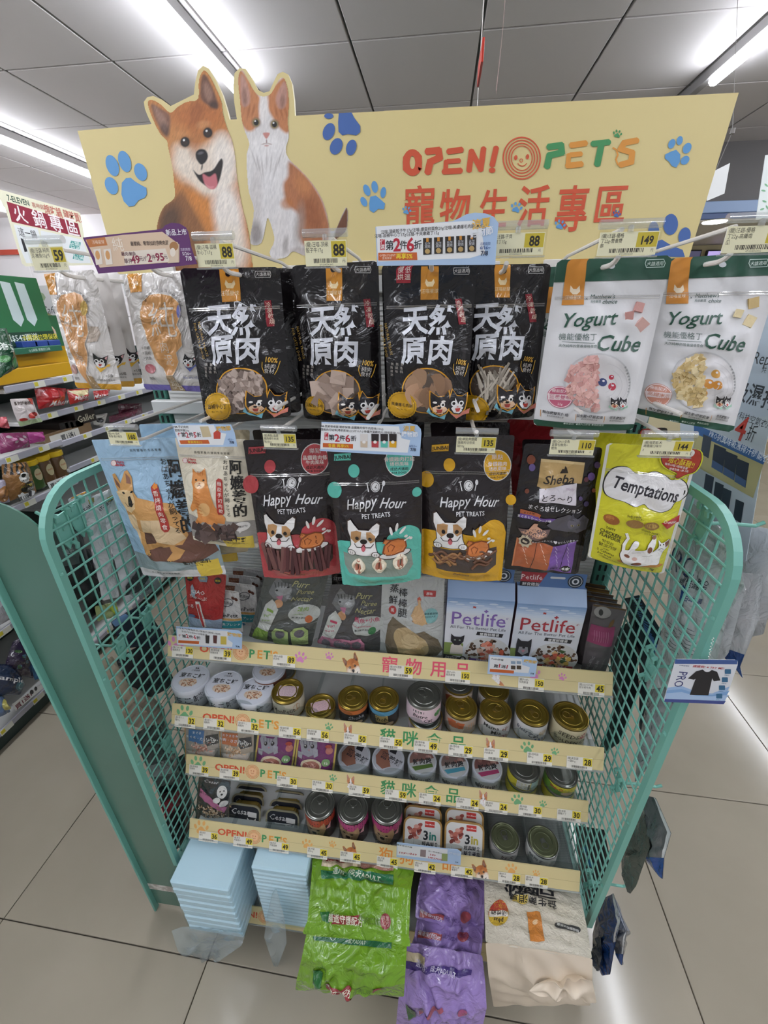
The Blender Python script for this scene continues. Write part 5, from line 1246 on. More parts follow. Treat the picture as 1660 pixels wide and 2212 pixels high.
ar.text('Sheba',418,405,84,'2a211c',.012,shear=.22,rot=3);ar.text('とろ〜り',400,512,54,'2a2228',.006,rot=-1);ar.text('Melty',482,460,26,'b8a0b8',0,shear=.3)
ar.poly([(420,375),(435,350),(445,352),(452,335),(460,345),(470,375)],'2a211c')
ar.text('まぐろ味セレクション',388,572,38,'d9d6d8',.008,rot=-3,sx=.92);ar.poly([(183,575),(300,598),(292,620),(180,600)],'b3623c');ar.poly([(180,602),(395,628),(388,648),(176,625)],'6a4a98');ar.up();ar.text('まぐろとシーフード味',265,628,22,'e8e4ea',.01,rot=-5,res=1);ar.text('まぐろ味',235,598,18,'2a1c20',0,res=1)
ar.poly([(335,665),(400,620),(470,605),(520,630),(560,610),(592,640),(575,700),(520,720),(430,700),(370,690)],'55525a');ar.up();ar.ell(500,660,42,34,'63606a');ar.poly([(470,640),(495,600),(510,640)],'4a474e');ar.poly([(530,640),(560,612),(560,650)],'4a474e');ar.up()
for x in (485,525):ar.ell(x,665,9,6,'9a8f6a');ar.ell(x,665,3,5,'141214',z=ar.z+1)
ar.poly([(168,690),(358,688),(335,738),(265,755),(200,738)],'6f5a58');ar.poly([(180,710),(230,690),(262,655),(285,655),(280,672),(330,700),(335,725),(255,742)],'d0a084');ar.burst(208,768,34,'cdbfa2',8,.25);ar.up();ar.ell(208,768,26,22,'2a2226');ar.poly([(195,758),(222,770),(215,782),(192,772)],'d8cbb2',z=ar.z+1);ar.text('手からぺろぺろ♥おいしいおやつ',385,768,20,'d9d6d8',0,rot=5,res=1)
for x,y,r_,c in ((245,300,26,'8a4a34'),(252,342,20,'6a5a94'),(605,392,22,'6a5090'),(575,408,14,'6a3a44'),(222,472,14,'7a4434'),(540,512,12,'5a4a78'),(575,545,16,'4a4068'),(640,330,18,'54406a'),(620,470,12,'7a4434')):ar.ell(x,y,r_,r_,c,n=18)
ar.build('printed_front',M_FILM,t)
t,lf=pack('cat_treat_pouch','yellow pouch edge behind the front yellow cloud pouch','pet treat',[((615,150),(1145,170),-.46),((640,800),(1020,860),-.46)],V8,'c9c332',M_FILM,B=.010,seed=74)
t,lf=pack('cat_treat_pouch','bright yellow pouch with white cloud and a cat lying on its back','pet treat',[((695,212),(1252,250),-.545),((580,895),(1036,995),-.545)],V8,'d0cc2e',M_FILM,B=.017,seed=73,creases=5)
ar=Art(lf);ar.uvrect(0,0,.035,1,'dcdcd6');ar.uvrect(.965,0,1,1,'dcdcd6');ar.up()
cl=smooth_closed([(680,440),(700,385),(745,345),(820,340),(870,375),(930,375),(985,365),(1040,385),(1080,410),(1130,405),(1175,440),(1180,490),(1140,525),(1095,530),(1060,565),(1000,578),(935,560),(905,535),(850,545),(790,520),(735,510),(690,490)],4)
c_=cl.mean(0);ar.poly(c_+(cl-c_)*1.03,'24221c');ar.up();ar.poly(cl,'dedcdc');ar.up()
ar.text('Temptations',930,455,116,'26232a',.02,shear=.28,rot=-7,sx=.72)
ar.ell(712,630,42,30,'9a5a26',10);ar.ell(705,620,22,14,'b87838');ar.ell(838,640,52,26,'96703a',8);ar.ell(842,640,36,14,'c09a4e',8);ar.ell(940,655,50,26,'96703a',12);ar.ell(942,655,36,15,'c09a4e',12)
ar.text('Soft inside',835,595,22,'3a3418',.01,shear=.2,rot=4);ar.text('속은 사르르~',850,610,16,'3a3418',0,res=1);ar.text('Crunchy outside',935,692,20,'3a3418',.01,shear=.2,rot=-12);ar.text('겉은 바삭',922,706,16,'3a3418',0,rot=-10,res=1)
ar.poly([(1000,638),(1138,615),(1132,655),(1040,682)],'b5262e');ar.up();ar.text('Crunchier',1065,640,28,'f0dcd8',.01,shear=.2,rot=-4);ar.text('맛있는',690,770,26,'3a3418',.01,rot=-4);ar.text('닭고기맛',688,796,30,'3a3418',.01,rot=-4)
for i,(w_,sz) in enumerate((('TASTY',24),('CHICKEN',36),('FLAVOUR',36))):ar.text(w_,708-i*2,690+i*24-(4 if i==0 else 0),sz,'3a3418',.02,rot=-6,sx=.82)
for i,(w_,sz) in enumerate((('under',16),('2 Calories',26),('per treat',24),('(1.19kcal/treat)',10))):ar.text(w_,680-i*5,815+i*18,sz,'3a3418',.01,rot=-7,res=1)
ar.text('Treats for Adult Cats - 고양이 간식',745,902,15,'3a3418',0,rot=-8,res=1);ar.text('75g',948,945,30,'3a3418',.01,rot=-5)
ar.ell(880,900,145,18,'c8862a',8);ar.up()
catb=smooth_closed([(752,830),(770,800),(800,800),(818,770),(840,745),(862,752),(850,778),(835,800),(900,795),(915,770),(950,735),(945,718),(968,715),(975,745),(955,790),(945,815),(985,790),(990,750),(1005,768),(1030,765),(1065,755),(1062,790),(1020,825),(1000,870),(985,905),(930,900),(850,915),(790,905),(760,870)],3)
c_=catb.mean(0);ar.poly(c_+(catb-c_)*1.025,'4a3a28');ar.up();ar.poly(catb,'eeecea');ar.up()
ar.poly([(1030,768),(1066,756),(1060,790),(1035,800)],'7d4a34');ar.ell(960,728,14,14,'9a6a54');ar.ell(925,800,16,20,'7d4a34',20);ar.ell(790,840,18,10,'7d4a34',30);ar.ell(845,895,30,12,'7d4a34',-10);ar.ell(835,860,16,12,'d8b0a4');ar.line([(768,810),(775,770),(800,730),(790,700)],16,'eeecea');ar.line([(756,812),(762,770),(790,728),(780,700)],3,'4a3a28')
for x in (998,1020):ar.ell(x,778,4,5,'26232a')
ar.line([(985,808),(1005,800),(1020,810)],3,'4a3a28');ar.line([(820,820),(870,815)],2,'9a928a');ar.line([(880,840),(940,835)],2,'9a928a')
for a,b in ((985,715),(995,712)):ar.line([(a,b),(a+6,b+18)],2,'6a5a18')
sb=smooth_closed([(1010,300),(1030,240),(1100,205),(1180,205),(1245,230),(1268,280),(1258,330),(1225,372),(1165,390),(1120,408),(1098,400),(1110,378),(1040,345)],4)
ar.up();ar.poly(sb,'cfcb2e');c_=sb.mean(0);ar.up();ar.poly(c_+(sb-c_)*.93,'24221c');ar.up();ar.poly(c_+(sb-c_)*.9,'a83a28');ar.up();ar.ell(1180,262,38,28,'e8e4e0');ar.up();ar.text('餡',1178,262,40,'26232a',.02);ar.text('塔心酥雞!!',1140,315,46,'e2c23a',.012,rot=-10,sx=.8);ar.text('每袋60粒+隨機增量',1110,335,17,'f0e4dc',0,rot=-8,res=1);ar.text('餵食對象:1歲-2歲',1125,356,16,'f0e4dc',0,rot=-4,res=1)
ar.build('printed_front',M_FILM,t);zipper(lf,t,.2)

# ================================================================== hooks, price holders, price cards
def price_art(ar,W_,H_,num,lines,seed,x0=0,y0=0,bg='fbf7dc',numc='1d1a14',unit=True):
    """W_, H_ in metres; local coordinates"""
    ar.uvrect(x0,y0,x0+W_,y0+H_,bg);ar.up();nw=W_*.36
    ar.uvrect(x0+W_-nw,y0+H_*.04,x0+W_*.99,y0+H_*.66,'d9c43c');ar.up()
    ar.text(num,x0+W_-nw*.5,y0+H_*.36,H_*.62 if len(num)<3 else H_*.5,numc,.03,sx=.85)
    for i,l in enumerate(lines):ar.text(l,x0+W_*.03,y0+H_*(.15+.22*i),H_*.21,'4a463a',0,al='L',res=1,sx=.85)
    ar.barcode(x0+W_*.2,y0+H_*.70,x0+W_*.78,y0+H_*.88,'33302a',22,seed)
    ar.text('471034554%04d'%(seed*379%9999),x0+W_*.5,y0+H_*.94,H_*.1,'4a463a',0,res=1)
    if unit:ar.text('元',x0+W_*.93,y0+H_*.8,H_*.16,'4a463a',0,res=1)

def hook(q,view,y,label,group,yroot=-.307,zoff=0):
    p=un(view(q),1,y);x,_,z=p
    t=thing('peg_hook',label,'hook',(x,yroot,z),group=group)
    dy=y-yroot
    MB().tube([(0,0,0),(0,dy+.006,0),(0,dy-.006,.002),(0,dy-.014,.006)],.0026,8).build('arm',M_WIRE,t,smooth=True)
    MB().tube([(0,0,.02),(0,.25*dy,.028),(0,dy-.008,.030)],.0024,8).build('label_arm',M_WIRE,t,smooth=True)
    MB().box(-.02,-.004,-.012,.02,.004,.03,ch=.001).build('root_plate',M_WIRE,t)
    return t,p
def holder(q0,q1,view,y,num,lines,label,clabel,seed,wide=1.0,rot=0):
    """clear flip holder between two opposite corners in the photograph, with its card"""
    a=un(view(q0),1,y);b=un(view(q1),1,y);W_=b[0]-a[0];H_=a[2]-b[2]
    o_=((a[0]+b[0])/2,y,a[2]);t=thing('price_holder',label,'price holder',o_)
    MB().tube([(-W_/2,0,-.003),(W_/2,0,-.003)],.0042,10).build('roll',M_CLEARH,t,smooth=True)
    MB().box(-W_/2,-.0034,-H_,W_/2,-.0026,-.004).build('window',M_WINDOW,t)
    MB().box(-W_/2,-.0038,-H_,W_/2,.0008,-H_+.0014).build('rim',M_CLEARH,t)
    MB().lathe([(.0028,-.004),(.0028,.001),(.001,.002)],10).build('stud',M_CLEARH,t).location=(0,-.002,-.006)
    cw,chh=W_*.94,(H_-.011)*.95
    c=MB().box(-cw/2,-.0022,-H_+.0022,cw/2,-.0016,-H_+.0022+chh).build('price_card',M_PAPER, None,ink=True)
    c.location=o_;tag(c,clabel,'price card')
    sf_=Flat((o_[0]-cw/2,y-.0022,a[2]-H_+.0022+chh),(1,0,0),(0,0,1),rel=o_).toward()
    ar=Art(sf_,local=True,lift=.00005,step=.00004);price_art(ar,cw,chh,num,lines,seed);ar.build('printed_text',M_PAPER,c)
    return t
G1='white wire hooks of the upper row';G2='white wire hooks of the second row'
for q,v,y,lb in (((1190,1715),D2,-.525,'leftmost upper hook carrying the white puree pouches'),((1020,568),V3,-.50,'upper hook carrying the purple foot pouch'),((308,347),V4,-.56,'upper hook carrying the beef heart pouch'),((915,322),V4,-.535,'upper hook carrying the beef square pouch'),((1478,314),V4,-.56,'upper hook carrying the meat crisp pouch'),((1900,332),V4,-.53,'upper hook carrying the dried fish pouch'),((925,288),V5,-.56,'upper hook carrying the pink berry yogurt pouch'),((720,1340),D1,-.54,'upper hook carrying the pumpkin yogurt pouch')):
    hook(q,v,y,lb,G1)
for q,v,y,lb in (((912,444),V6,-.53,'second row hook carrying the blue dog treat bag'),((1330,452),V6,-.555,'second row hook carrying the tabby cat treat bag'),((285,128),V7,-.565,'second row hook carrying the red foot bag'),((800,190),V7,-.585,'second row hook carrying the turquoise foot bag'),((1412,152),V7,-.575,'second row hook carrying the yellow foot bag'),((505,168),V8,-.56,'second row hook carrying the black sachet pouch'),((1072,180),V8,-.575,'second row hook carrying the yellow cloud pouch')):
    hook(q,v,y,lb,G2)
YH=-.57
holder((430,1050),(1235,1640),D2,YH-.0,'59',('(寵)汪貓-純肉','泥-鮪魚12g*5'),'clear price holder in front of the white puree pouches','price card reading 59 in front of the white puree pouches',3)
holder((832,1008),(1030,1162),V1,YH-.02,'88',('(寵)汪喵-滋補','牛心丁17g'),'clear price holder above the beef heart pouch','price card reading 88 above the beef heart pouch',4)
holder((1308,995),(1508,1158),V1,YH,'88',('(寵)汪喵-頂級','骰子牛17g'),'clear price holder above the beef square pouch','price card reading 88 below the kitten picture',5)
holder((455,962),(690,1112),V2,YH,'88',('(寵)汪貓-干貝','嫩雞丁15g'),'clear price holder beside the wide blue promotion card','price card reading 88 beside the wide blue promotion card',6)
holder((935,955),(1172,1112),V2,YH-.01,'149',('(寵)汪貓-優格','丁22g-營養雙','莓'),'clear price holder above the pink berry yogurt pouch','price card reading 149 above the pink berry pouch',7)
holder((870,400),(1990,1200),D1,YH-.01,'149',('(寵)汪貓-優格','丁22g-高纖南','瓜'),'rightmost clear price holder, above the pumpkin yogurt pouch','price card reading 149 at the right edge of the picture',8)
holder((672,345),(908,484),V6,YH,'160',('(寵)HM-香烤','零食-蜜汁嫩里'),'clear price holder on the blue dog treat bag','price card reading 160 on the blue dog treat bag',9)
holder((172,104),(388,242),V7,YH-.01,'135',('(寵)樂點-晶鑽','雞肉條牛肉風','味150g'),'clear price holder above the red foot bag','price card reading 135 above the red foot bag',10)
holder((1300,120),(1530,272),V7,YH-.01,'135',('(寵)樂點骨鑽雞','蓮雞肉培根風','味90g'),'clear price holder above the yellow foot bag','price card reading 135 above the yellow foot bag',11)
holder((362,138),(615,294),V8,YH-.01,'110',('(寵)CIAO全魚','富饗包鮪魚+','鰹魚'),'clear price holder above the black sachet pouch','price card reading 110 above the black sachet pouch',12)
holder((915,142),(1190,302),V8,YH-.02,'144',('(寵)喵愛餡-火','烤嫩雞口味75','g'),'clear price holder above the yellow cloud pouch','price card reading 144 above the yellow cloud pouch',13)

# promotion cards
def promo(name,pts,y,label,paint,view,base='a9c3e2',group=None,mat=None):
    """a thin printed card with the outline pts"""
    ax,val=plane(y);P=[un(view(q),ax,val) for q in pts];o_=P[0];n=len(P)
    t=thing(name,label,'promotion card',o_)
    nrm=np.array((0,1,0)) if ax==1 else np.array((1,0,0))*np.sign(val-CAMP[0])
    v=[p-o_ for p in P]+[p-o_+nrm*.0006 for p in P]
    a_=[Vector((p[0] if ax==1 else p[1],p[2],0)) for p in v[:n]]
    F=[(i,(i+1)%n,n+(i+1)%n,n+i) for i in range(n)]
    for t_ in tessellate_polygon([a_]):F+=[tuple(t_),tuple(n+i for i in t_)[::-1]]
    mk('card',v,F,mat or M_PAPER,t,ink=np.tile(lin(base),(2*n,1)))
    ex=(1,0,0) if ax==1 else (0,-np.sign(val-CAMP[0]),0)
    ar=Art(Flat(o_,ex,(0,0,1)).toward(),view,lift=.00012,step=.00008);paint(ar);ar.build('printed_text',M_PAPER,t)
    return t
def pm1(ar):
    ar.poly([(1167,68),(1640,20),(1900,60),(1900,215),(1670,270),(1170,298)][:0] or [(1160,78),(1760,42),(1790,235),(1700,262),(1170,282)],'e6e8ea');ar.up()
    ar.text('汪喵-頂級骰子牛17g/汪喵-爆蛋柳葉魚20g/汪喵-美膚爆毛肉餅 20g/',1475,92,21,'33302e',.008,rot=1.6,sx=.98,res=1);ar.text('汪喵-滋補牛心丁17g/汪貓-干貝嫩雞丁15g',1335,124,21,'33302e',.008,rot=1,res=1)
    ar.poly([(1182,152),(1210,152),(1210,214),(1182,216)],'b5263a');ar.up();ar.text('任',1196,168,26,'f0e6e6',.01);ar.text('選',1196,197,26,'f0e6e6',.01)
    ar.text('第',1237,188,50,'26242a',.015);ar.text('2',1280,182,88,'b5263a',.03);ar.text('件',1318,186,46,'26242a',.015);ar.text('6',1358,180,92,'b5263a',.03);ar.text('折',1400,184,46,'26242a',.015)
    ar.poly([(1172,230),(1395,228),(1398,272),(1172,275)],'c5602c');ar.up();ar.text('OPEN POINT',1225,245,16,'f0d8c0',.01,res=1);ar.text('會員獨享',1222,262,14,'f0d8c0',0,res=1);ar.text('再享5%',1322,250,30,'e8d23a',.02)
    for i in range(5):
        x=1456+i*64;y=192-i*4;ar.poly([(x-26,y-46),(x+26,y-48),(x+24,y+48),(x-24,y+50)],'2a2624');ar.up();ar.poly([(x-7,y-47),(x+7,y-48),(x+7,y-24),(x-7,y-24)],'c98a35');ar.text('天然',x,y-12,17,'d0d2d8',0,res=1);ar.text('原肉',x,y+4,17,'d0d2d8',0,res=1);ar.ell(x,y+30,15,15,'b89a62')
    ar.text('涼夏',1768,62,54,'ddb04a',.02,rot=6);ar.text('購物節',1768,112,44,'e8ecf2',.02,rot=8);ar.text('活動期間',1790,178,15,'33508a',0,res=1);ar.text('6/16~',1790,200,26,'33508a',.02,rot=0,res=1);ar.text('7/8',1785,232,34,'26324a',.02)
promo('promotion_card',[(1155,82),(1300,72),(1600,48),(1640,30),(1680,8),(1730,-2),(1790,2),(1840,22),(1868,60),(1858,160),(1848,300),(1500,302),(1165,305)],YH-.025,'wide pale blue card above the two right black pouches showing five pouches',pm1,V4)
def pm2(ar):
    ar.poly([(548,350),(790,318),(1040,298),(1150,380),(1150,490),(800,515),(640,528)],'d9bfa4');ar.up();ar.poly([(552,348),(672,332),(690,385),(572,398)],'c0763c');ar.poly([(795,425),(1060,405),(1090,490),(800,512)],'e3d8ca');ar.up()
    ar.text('純',755,380,74,'ede2d4',0);ar.text('最單純、零添加的健康肉泥',958,372,25,'4a3a34',.012,sx=.82,res=1);ar.text('汪喵星球',630,365,20,'f0dcc4',0,res=1)
    ar.text('雞肉/鮪魚',825,440,22,'5a2a3a',.01,res=1);ar.text('單件',823,486,28,'5a2a3a',.01);ar.text('49',868,474,56,'8a2040',.03);ar.text('元/任',922,470,28,'5a2a3a',.01);ar.text('2',958,464,56,'8a2040',.03);ar.text('件',985,462,28,'5a2a3a',.01);ar.text('95',1024,458,56,'8a2040',.03);ar.text('元',1062,458,24,'5a2a3a',.01)
    for x in (625,690):ar.poly([(x-26,412),(x+20,406),(x+34,505),(x-8,512)],'e6ddd2');ar.up();ar.ell(x+2,448,14,30,'d09a60',-10)
    ar.poly([(1075,370),(1100,358),(1140,366),(1145,400),(1148,495),(1075,500),(1100,450)],'d8c4ac');ar.ell(1115,392,28,30,'a87848');ar.ell(1108,430,18,28,'e8ded0')
    ar.text('新品上市',1130,302,34,'e6e2ea',.015);ar.text('活動期間',1188,412,16,'d0c0dc',0,res=1);ar.text('5/26~',1198,438,24,'e6e2ea',.015,res=1);ar.text('7/8',1210,468,32,'e6e2ea',.02)
promo('promotion_card',[(530,335),(1000,285),(1040,278),(1058,256),(1100,240),(1150,246),(1190,270),(1205,300),(1225,400),(1262,505),(900,545),(630,566)],YH-.025,'purple framed card left of the black pouches announcing a new product',pm2,V3,base='5e2a66')
def pm3(ar):
    ar.poly([(522,92),(970,110),(985,178),(1035,190),(1020,262),(515,240)],'e4e7ea');ar.up()
    ar.text('HM-蒸鮮棒棒腿 關節保健-晶鑽雞肉條牛肉風味(150g)',695,116,16,'33302e',.006,rot=-1.5,res=1);ar.text('骨鑽雞肉打結骨(培根風味)(2.5吋10入)/骨鑽海藻雞肉片(培根風味) 90g',740,138,16,'33302e',.006,rot=-1.5,res=1)
    ar.poly([(540,145),(562,146),(560,190),(538,189)],'b5263a');ar.up();ar.text('任',550,156,18,'f0e6e6',.01,res=1);ar.text('選',549,177,18,'f0e6e6',.01,res=1)
    for ch,x,sz,c in (('第',580,36,'26242a'),('2',612,60,'b5263a'),('件',642,34,'26242a'),('6',674,60,'b5263a'),('折',708,34,'26242a')):ar.text(ch,x,174+(x-580)*.04,sz,c,.02)
    ar.poly([(530,205),(705,212),(704,238),(530,230)],'c5602c');ar.up();ar.text('會員 再享5%',620,222,22,'e8d23a',.01,res=1)
    for x,c in ((768,'c9b8a2'),(832,'b5444a'),(885,'5fbfae'),(935,'d9a520')):ar.poly([(x-22,152),(x+22,154),(x+20,232),(x-20,230)],'d8d4d0' if x<800 else '2a2424');ar.up();ar.poly([(x-21,195),(x+21,195),(x+20,232),(x-20,230)],c);ar.ell(x,200,10,9,'e8e6e4')
    ar.text('涼夏',1030,122,36,'ddb04a',.02);ar.text('購物節',1032,155,32,'e8ecf2',.02);ar.text('6/11~',1052,222,19,'33508a',.01,res=1);ar.text('7/8',1052,243,26,'26324a',.02)
promo('promotion_card',[(522,84),(940,100),(985,96),(1030,92),(1075,102),(1096,125),(1100,150),(1090,282),(800,268),(513,252)],YH-.03,'pale blue card on the turquoise foot bag',pm3,V7)
def pm4(ar):
    ar.poly([(1108,352),(1370,350),(1390,395),(1450,405),(1430,478),(1150,478)],'e4e7ea');ar.up();ar.text('HM-手切肉乾',1160,362,17,'33302e',.006,res=1);ar.text('甜雞拌雞20g',1166,384,17,'33302e',.006,res=1)
    for ch,x,sz,c in (('任',1152,26,'b5263a'),('第',1176,30,'26242a'),('2',1200,46,'b5263a'),('件',1226,30,'26242a'),('5',1250,46,'b5263a'),('折',1275,28,'26242a')):ar.text(ch,x,412,sz,c,.02,res=1)
    ar.poly([(1150,448),(1335,445),(1345,470),(1158,472)],'c5602c');ar.poly([(1280,360),(1335,358),(1355,425),(1300,428)],'c8b894');ar.poly([(1368,400),(1392,380),(1415,400),(1412,438),(1370,438)],'c0463a');ar.up();ar.text('會員再享5%',1250,459,18,'e8d23a',0,res=1)
    ar.text('購物節',1432,372,32,'ddb04a',.02,rot=5);ar.text('6/11~',1478,442,16,'33508a',.01,res=1);ar.text('7/8',1485,460,24,'26324a',.02)
promo('promotion_card',[(1100,342),(1380,344),(1480,348),(1502,400),(1520,488),(1150,492)],YH-.02,'small pale blue card at the top of the tabby cat bag',pm4,V6)


# ================================================================== goods on the shelves
M_TREATC=node_mat('dried_treats',attr=True,rough=.55,bump=(180,.5,.001,0))
def side_text(ar,s,deg,v,size,col,R,bold=.01,sx=.9,**k):
    """one line round the can, letter by letter is not needed at this size"""
    ar.text(s,math.radians(deg)*R,v,size,col,bold,sx=sx,res=1,**k)

def tin(label,q,view,shelf,D,h,level=0,body='d8d8d8',lid=None,lidart=None,art=None,tab=None,group=None,name='food_can',cat='can',taper=1.0,matte=None,rim=None,yq=None):
    base=DECK[shelf]+.001+level*(h+.0004);zt=DECK[shelf]+.001+(level+1)*h if yq is None else base+h
    P=un(view(q),2,base+h);R=D/2
    t=thing(name,label,cat,(P[0],P[1],base),group=group)
    Rb=R*taper;rm=rim or M_GOLD
    m=MB().lathe([(Rb-.002,0),(Rb,.0008),(Rb,.0025),(Rb-.0008,.0035),(R-.0008,h-.004),(R,h-.003),(R,h-.0004),(R-.0006,h),(R-.0016,h),(R-.002,h-.002)],32,caps=1)
    m.build('body',rm,t,smooth=True)
    if lid=='plastic':
        MB().lathe([(R+.0008,h-.008),(R+.0012,h-.002),(R+.0004,h+.0006),(R-.002,h+.001),(R-.003,h-.0002),(.0,h-.0002)],32,caps=0).build('lid',node_mat('white_plastic_lid','cfd3dc',rough=.35),t,smooth=True)
        lz_=h-.0002
    else:
        MB().lathe([(R-.002,h-.002),(R-.0035,h-.003),(R-.006,h-.0016),(R-.0075,h-.0026),(R*.62,h-.0026),(R*.60,h-.0018),(R*.55,h-.0018),(R*.53,h-.0026),(0.0,h-.0026)],32,caps=0).build('lid',{'gold':M_GOLDD,'silver':M_SILV,'olive':M_OLIVE}[lid or 'gold'],t,smooth=True)
        lz_=h-.0026
    # printed band
    tn=Tin(R-.0002 if matte is None else R-.0002,h);ar=Art(tn,local=True,lift=.0001,step=.00009)
    wv=PI*R*1.02;n=24
    for k in range(n):ar.uvrect(-wv+2*wv*k/n,.0045 if lid!='plastic' else .009,-wv+2*wv*(k+1)/n,h-.0038,body,z=0)
    ar.up()
    if art:art(ar,R,h)
    ar.build('label',M_CANP,t,seg=.008)
    if lidart:
        sf_=Flat((P[0],P[1],base+lz_),(1,0,0),(0,1,0),rel=(P[0],P[1],base)).toward()
        a2=Art(sf_,local=True,lift=.0002,step=.00008);lidart(a2,R);a2.build('lid_print',M_PAPER,t)
    if tab is not None:
        a=math.radians(tab);m=MB();k=R/.033
        rg=[(.0085*math.cos(x)*.8*k,(.0135+.0068*math.sin(x))*k,lz_+.0018) for x in np.linspace(0,2*PI,16)[:-1]]
        m.tube(rg,.0009*k,6,closed=True)
        m.prism([(-.0045*k,0),(.0045*k,0),(.0058*k,.009*k),(-.0058*k,.009*k)],2,lz_+.0012,lz_+.0024)
        m.lathe([(.0028,lz_-.0004),(.0028,lz_+.003),(.001,lz_+.0034)],12,o=(0,.003*k,0))
        o=m.build('pull_tab',M_SILV if lid in ('silver','olive') else M_GOLD,t,smooth=True);o.rotation_euler=(0,0,a);o.location=(math.sin(a)*.006*k,-math.cos(a)*.006*k,0)
    return t

# --- second shelf
def chiko_lid(ar,R):
    ar.ell(0,0,R*.9,R*.9,'d2d6e0',n=32);ar.up()
    ar.ell(0,R*.28,R*.52,R*.30,'d5c6b4');ar.up();g=random.Random(1)
    for k in range(34):
        a=g.uniform(0,6.3);r_=g.uniform(0,1)**.5;ar.ell(R*.48*r_*math.cos(a),R*.28+R*.26*r_*math.sin(a),R*.09,R*.035,g.choice(('b07c5c','d8b090','94664a','e2c6a8')),g.uniform(0,180),8)
    ar.up();ar.text('室ちこ罐',0,-R*.2,R*.36,'22242a',.02,res=1);ar.text('三味貓食',0,-R*.58,R*.13,'4a4d55',0,res=1);ar.ell(-R*.06,-R*.75,R*.05,R*.05,'22242a',n=8);ar.ell(R*.06,-R*.75,R*.05,R*.05,'22242a',n=8)
def chiko_side(ar,R,h):
    ar.text('室ちこ罐',0,h*.45,h*.38,'24262c',.015,res=1);side_text(ar,'嚴選鮮食 貓咪主食',0,h*.75,h*.13,'4a4d55',R,0);side_text(ar,'成分',60,h*.5,h*.16,'4a4d55',R,0)
GB='round white lidded cans on the second shelf'
for q,lb in (((172,150),'white lidded can at the left end of the second shelf'),((410,192),'middle one of the three front white lidded cans'),((635,238),'white lidded can beside the can with a pink sticker')):
    z={172: .058,410: .052,635: .043}[q[0]]
    tin(lb,q,B3,'second',.080,z,0,'c9ccd2','plastic',chiko_lid,chiko_side,group=GB,name='lidded_food_can',taper=.86,rim=node_mat('white_cup','cfd2d8',rough=.4))
tin('white lidded can standing behind the others, its side brown',(735,80),B3,'second',.074,.056,0,'7a5040','plastic',chiko_lid, None,group=GB,name='lidded_food_can',taper=.86,rim=node_mat('white_cup','cfd2d8',rough=.4))
tin('silver can lying at the back behind the white lidded cans',(850,105),B3,'second',.05,.03,0,'b8b8b8','silver',name='food_can',tab=None)
GC='round pet food cans'
def sticker(ar,R,rot=-3,c='d8c2c6'):
    a=math.radians(rot);Q= lambda x,y:(x*math.cos(a)-y*math.sin(a),x*math.sin(a)+y*math.cos(a))
    ar.poly([Q(-R*.62,-R*.42),Q(R*.62,-R*.42),Q(R*.62,R*.38),Q(-R*.62,R*.38)],c);ar.up();g=random.Random(2)
    for k in range(9):
        x=-R*.55
        while x<R*.5:
            w_=g.uniform(.05,.2)*R;ar.poly([Q(x,-R*.36+k*R*.085),Q(min(x+w_,R*.56),-R*.36+k*R*.085),Q(min(x+w_,R*.56),-R*.33+k*R*.085),Q(x,-R*.33+k*R*.085)],'b89aa4');x+=w_+R*.04
def monpetit(ar,R,h):ar.text('MonPetit',0,h*.48,h*.34,'3a2f28',.005,res=1,sx=.8);ar.ell(R*.2,h*.78,R*.42,h*.11,'a8323c');ar.ell(R*.85,h*.4,R*.22,h*.2,'c08a5c')
tin('cream can with a pink printed sticker on its gold lid',(868,238),B3,'second',.070,.05,0,'d8cfba','gold', lambda a,R:sticker(a,R),monpetit,group=GC)
tin('low gold can with a tilted pink sticker on its lid',(1105,345),B3,'second',.066,.026,0,'bca66a','gold', lambda a,R:sticker(a,R,-22,'d9b8bc'), None,group=GC)
def sheba_o(c):
    def f(ar,R,h):
        for k in range(10):ar.uvrect(-R*1.4+k*R*.28,h*.08,-R*1.4+(k+1)*R*.28,h*.32,c)
        ar.up();ar.poly([(-R*.5,h*.35),(R*.35,h*.3),(R*.42,h*.68),(-R*.42,h*.72)],'c2a468' if c!='c8703a' else '3a3436');ar.up();ar.text('Sheba',0 if c!='c8703a' else R*.4,h*.5,h*.3,'2a211c' if c!='c8703a' else 'c8c4c8',.01,res=1,shear=.2);ar.ell(R*.5,h*.8,R*.3,h*.1,'d8b894')
    return f
tin('gold lidded can with an orange and black side',(1338,285),B3,'second',.066,.05,0,'2a2628','gold', None,sheba_o('c8703a'),tab=95,group=GC)
tin('gold lidded can with a pale blue side and gold name plaque',(1560,292),B3,'second',.065,.052,0,'332c2a','gold', None,sheba_o('5f9ab8'),tab=165,group=GC)
def bistro(ar,R,h):
    ar.uvrect(-R*1.3,h*.06,R*1.3,h*.1,'9a9a96');ar.ell(R*.95,h*.5,R*.28,h*.16,'4f8a4a');ar.rect(-R*.6,h*.2,R*.05,h*.33,'2f2a2c');ar.up()
    ar.text('SEEDS',-R*.28,h*.27,h*.1,'d8d4d6',.01,res=1);ar.text('Bistro',-R*.15,h*.5,h*.28,'2c282c',.015,res=1,shear=.2);ar.text('Cat',R*.3,h*.74,h*.28,'2c282c',.015,res=1,shear=.2)
tin('lower pink cat food can under the tall pink cat food can',(318,335),B4,'second',.072,.030,0,'dcc3cc','silver', None, lambda ar,R,h:(ar.rect(-R*.1,h*.2,R*.6,h*.7,'2f2a2c'),ar.up(),ar.text('SEEDS',R*.25,h*.45,h*.3,'d8d4d6',.01,res=1)),group=GC)
tin('tall pink cat food can with a dark ring-pull lid',(308,192),B4,'second',.073,.047,.64,'dcc3cc','silver', None,bistro,tab=35,group=GC,rim=M_SILV)
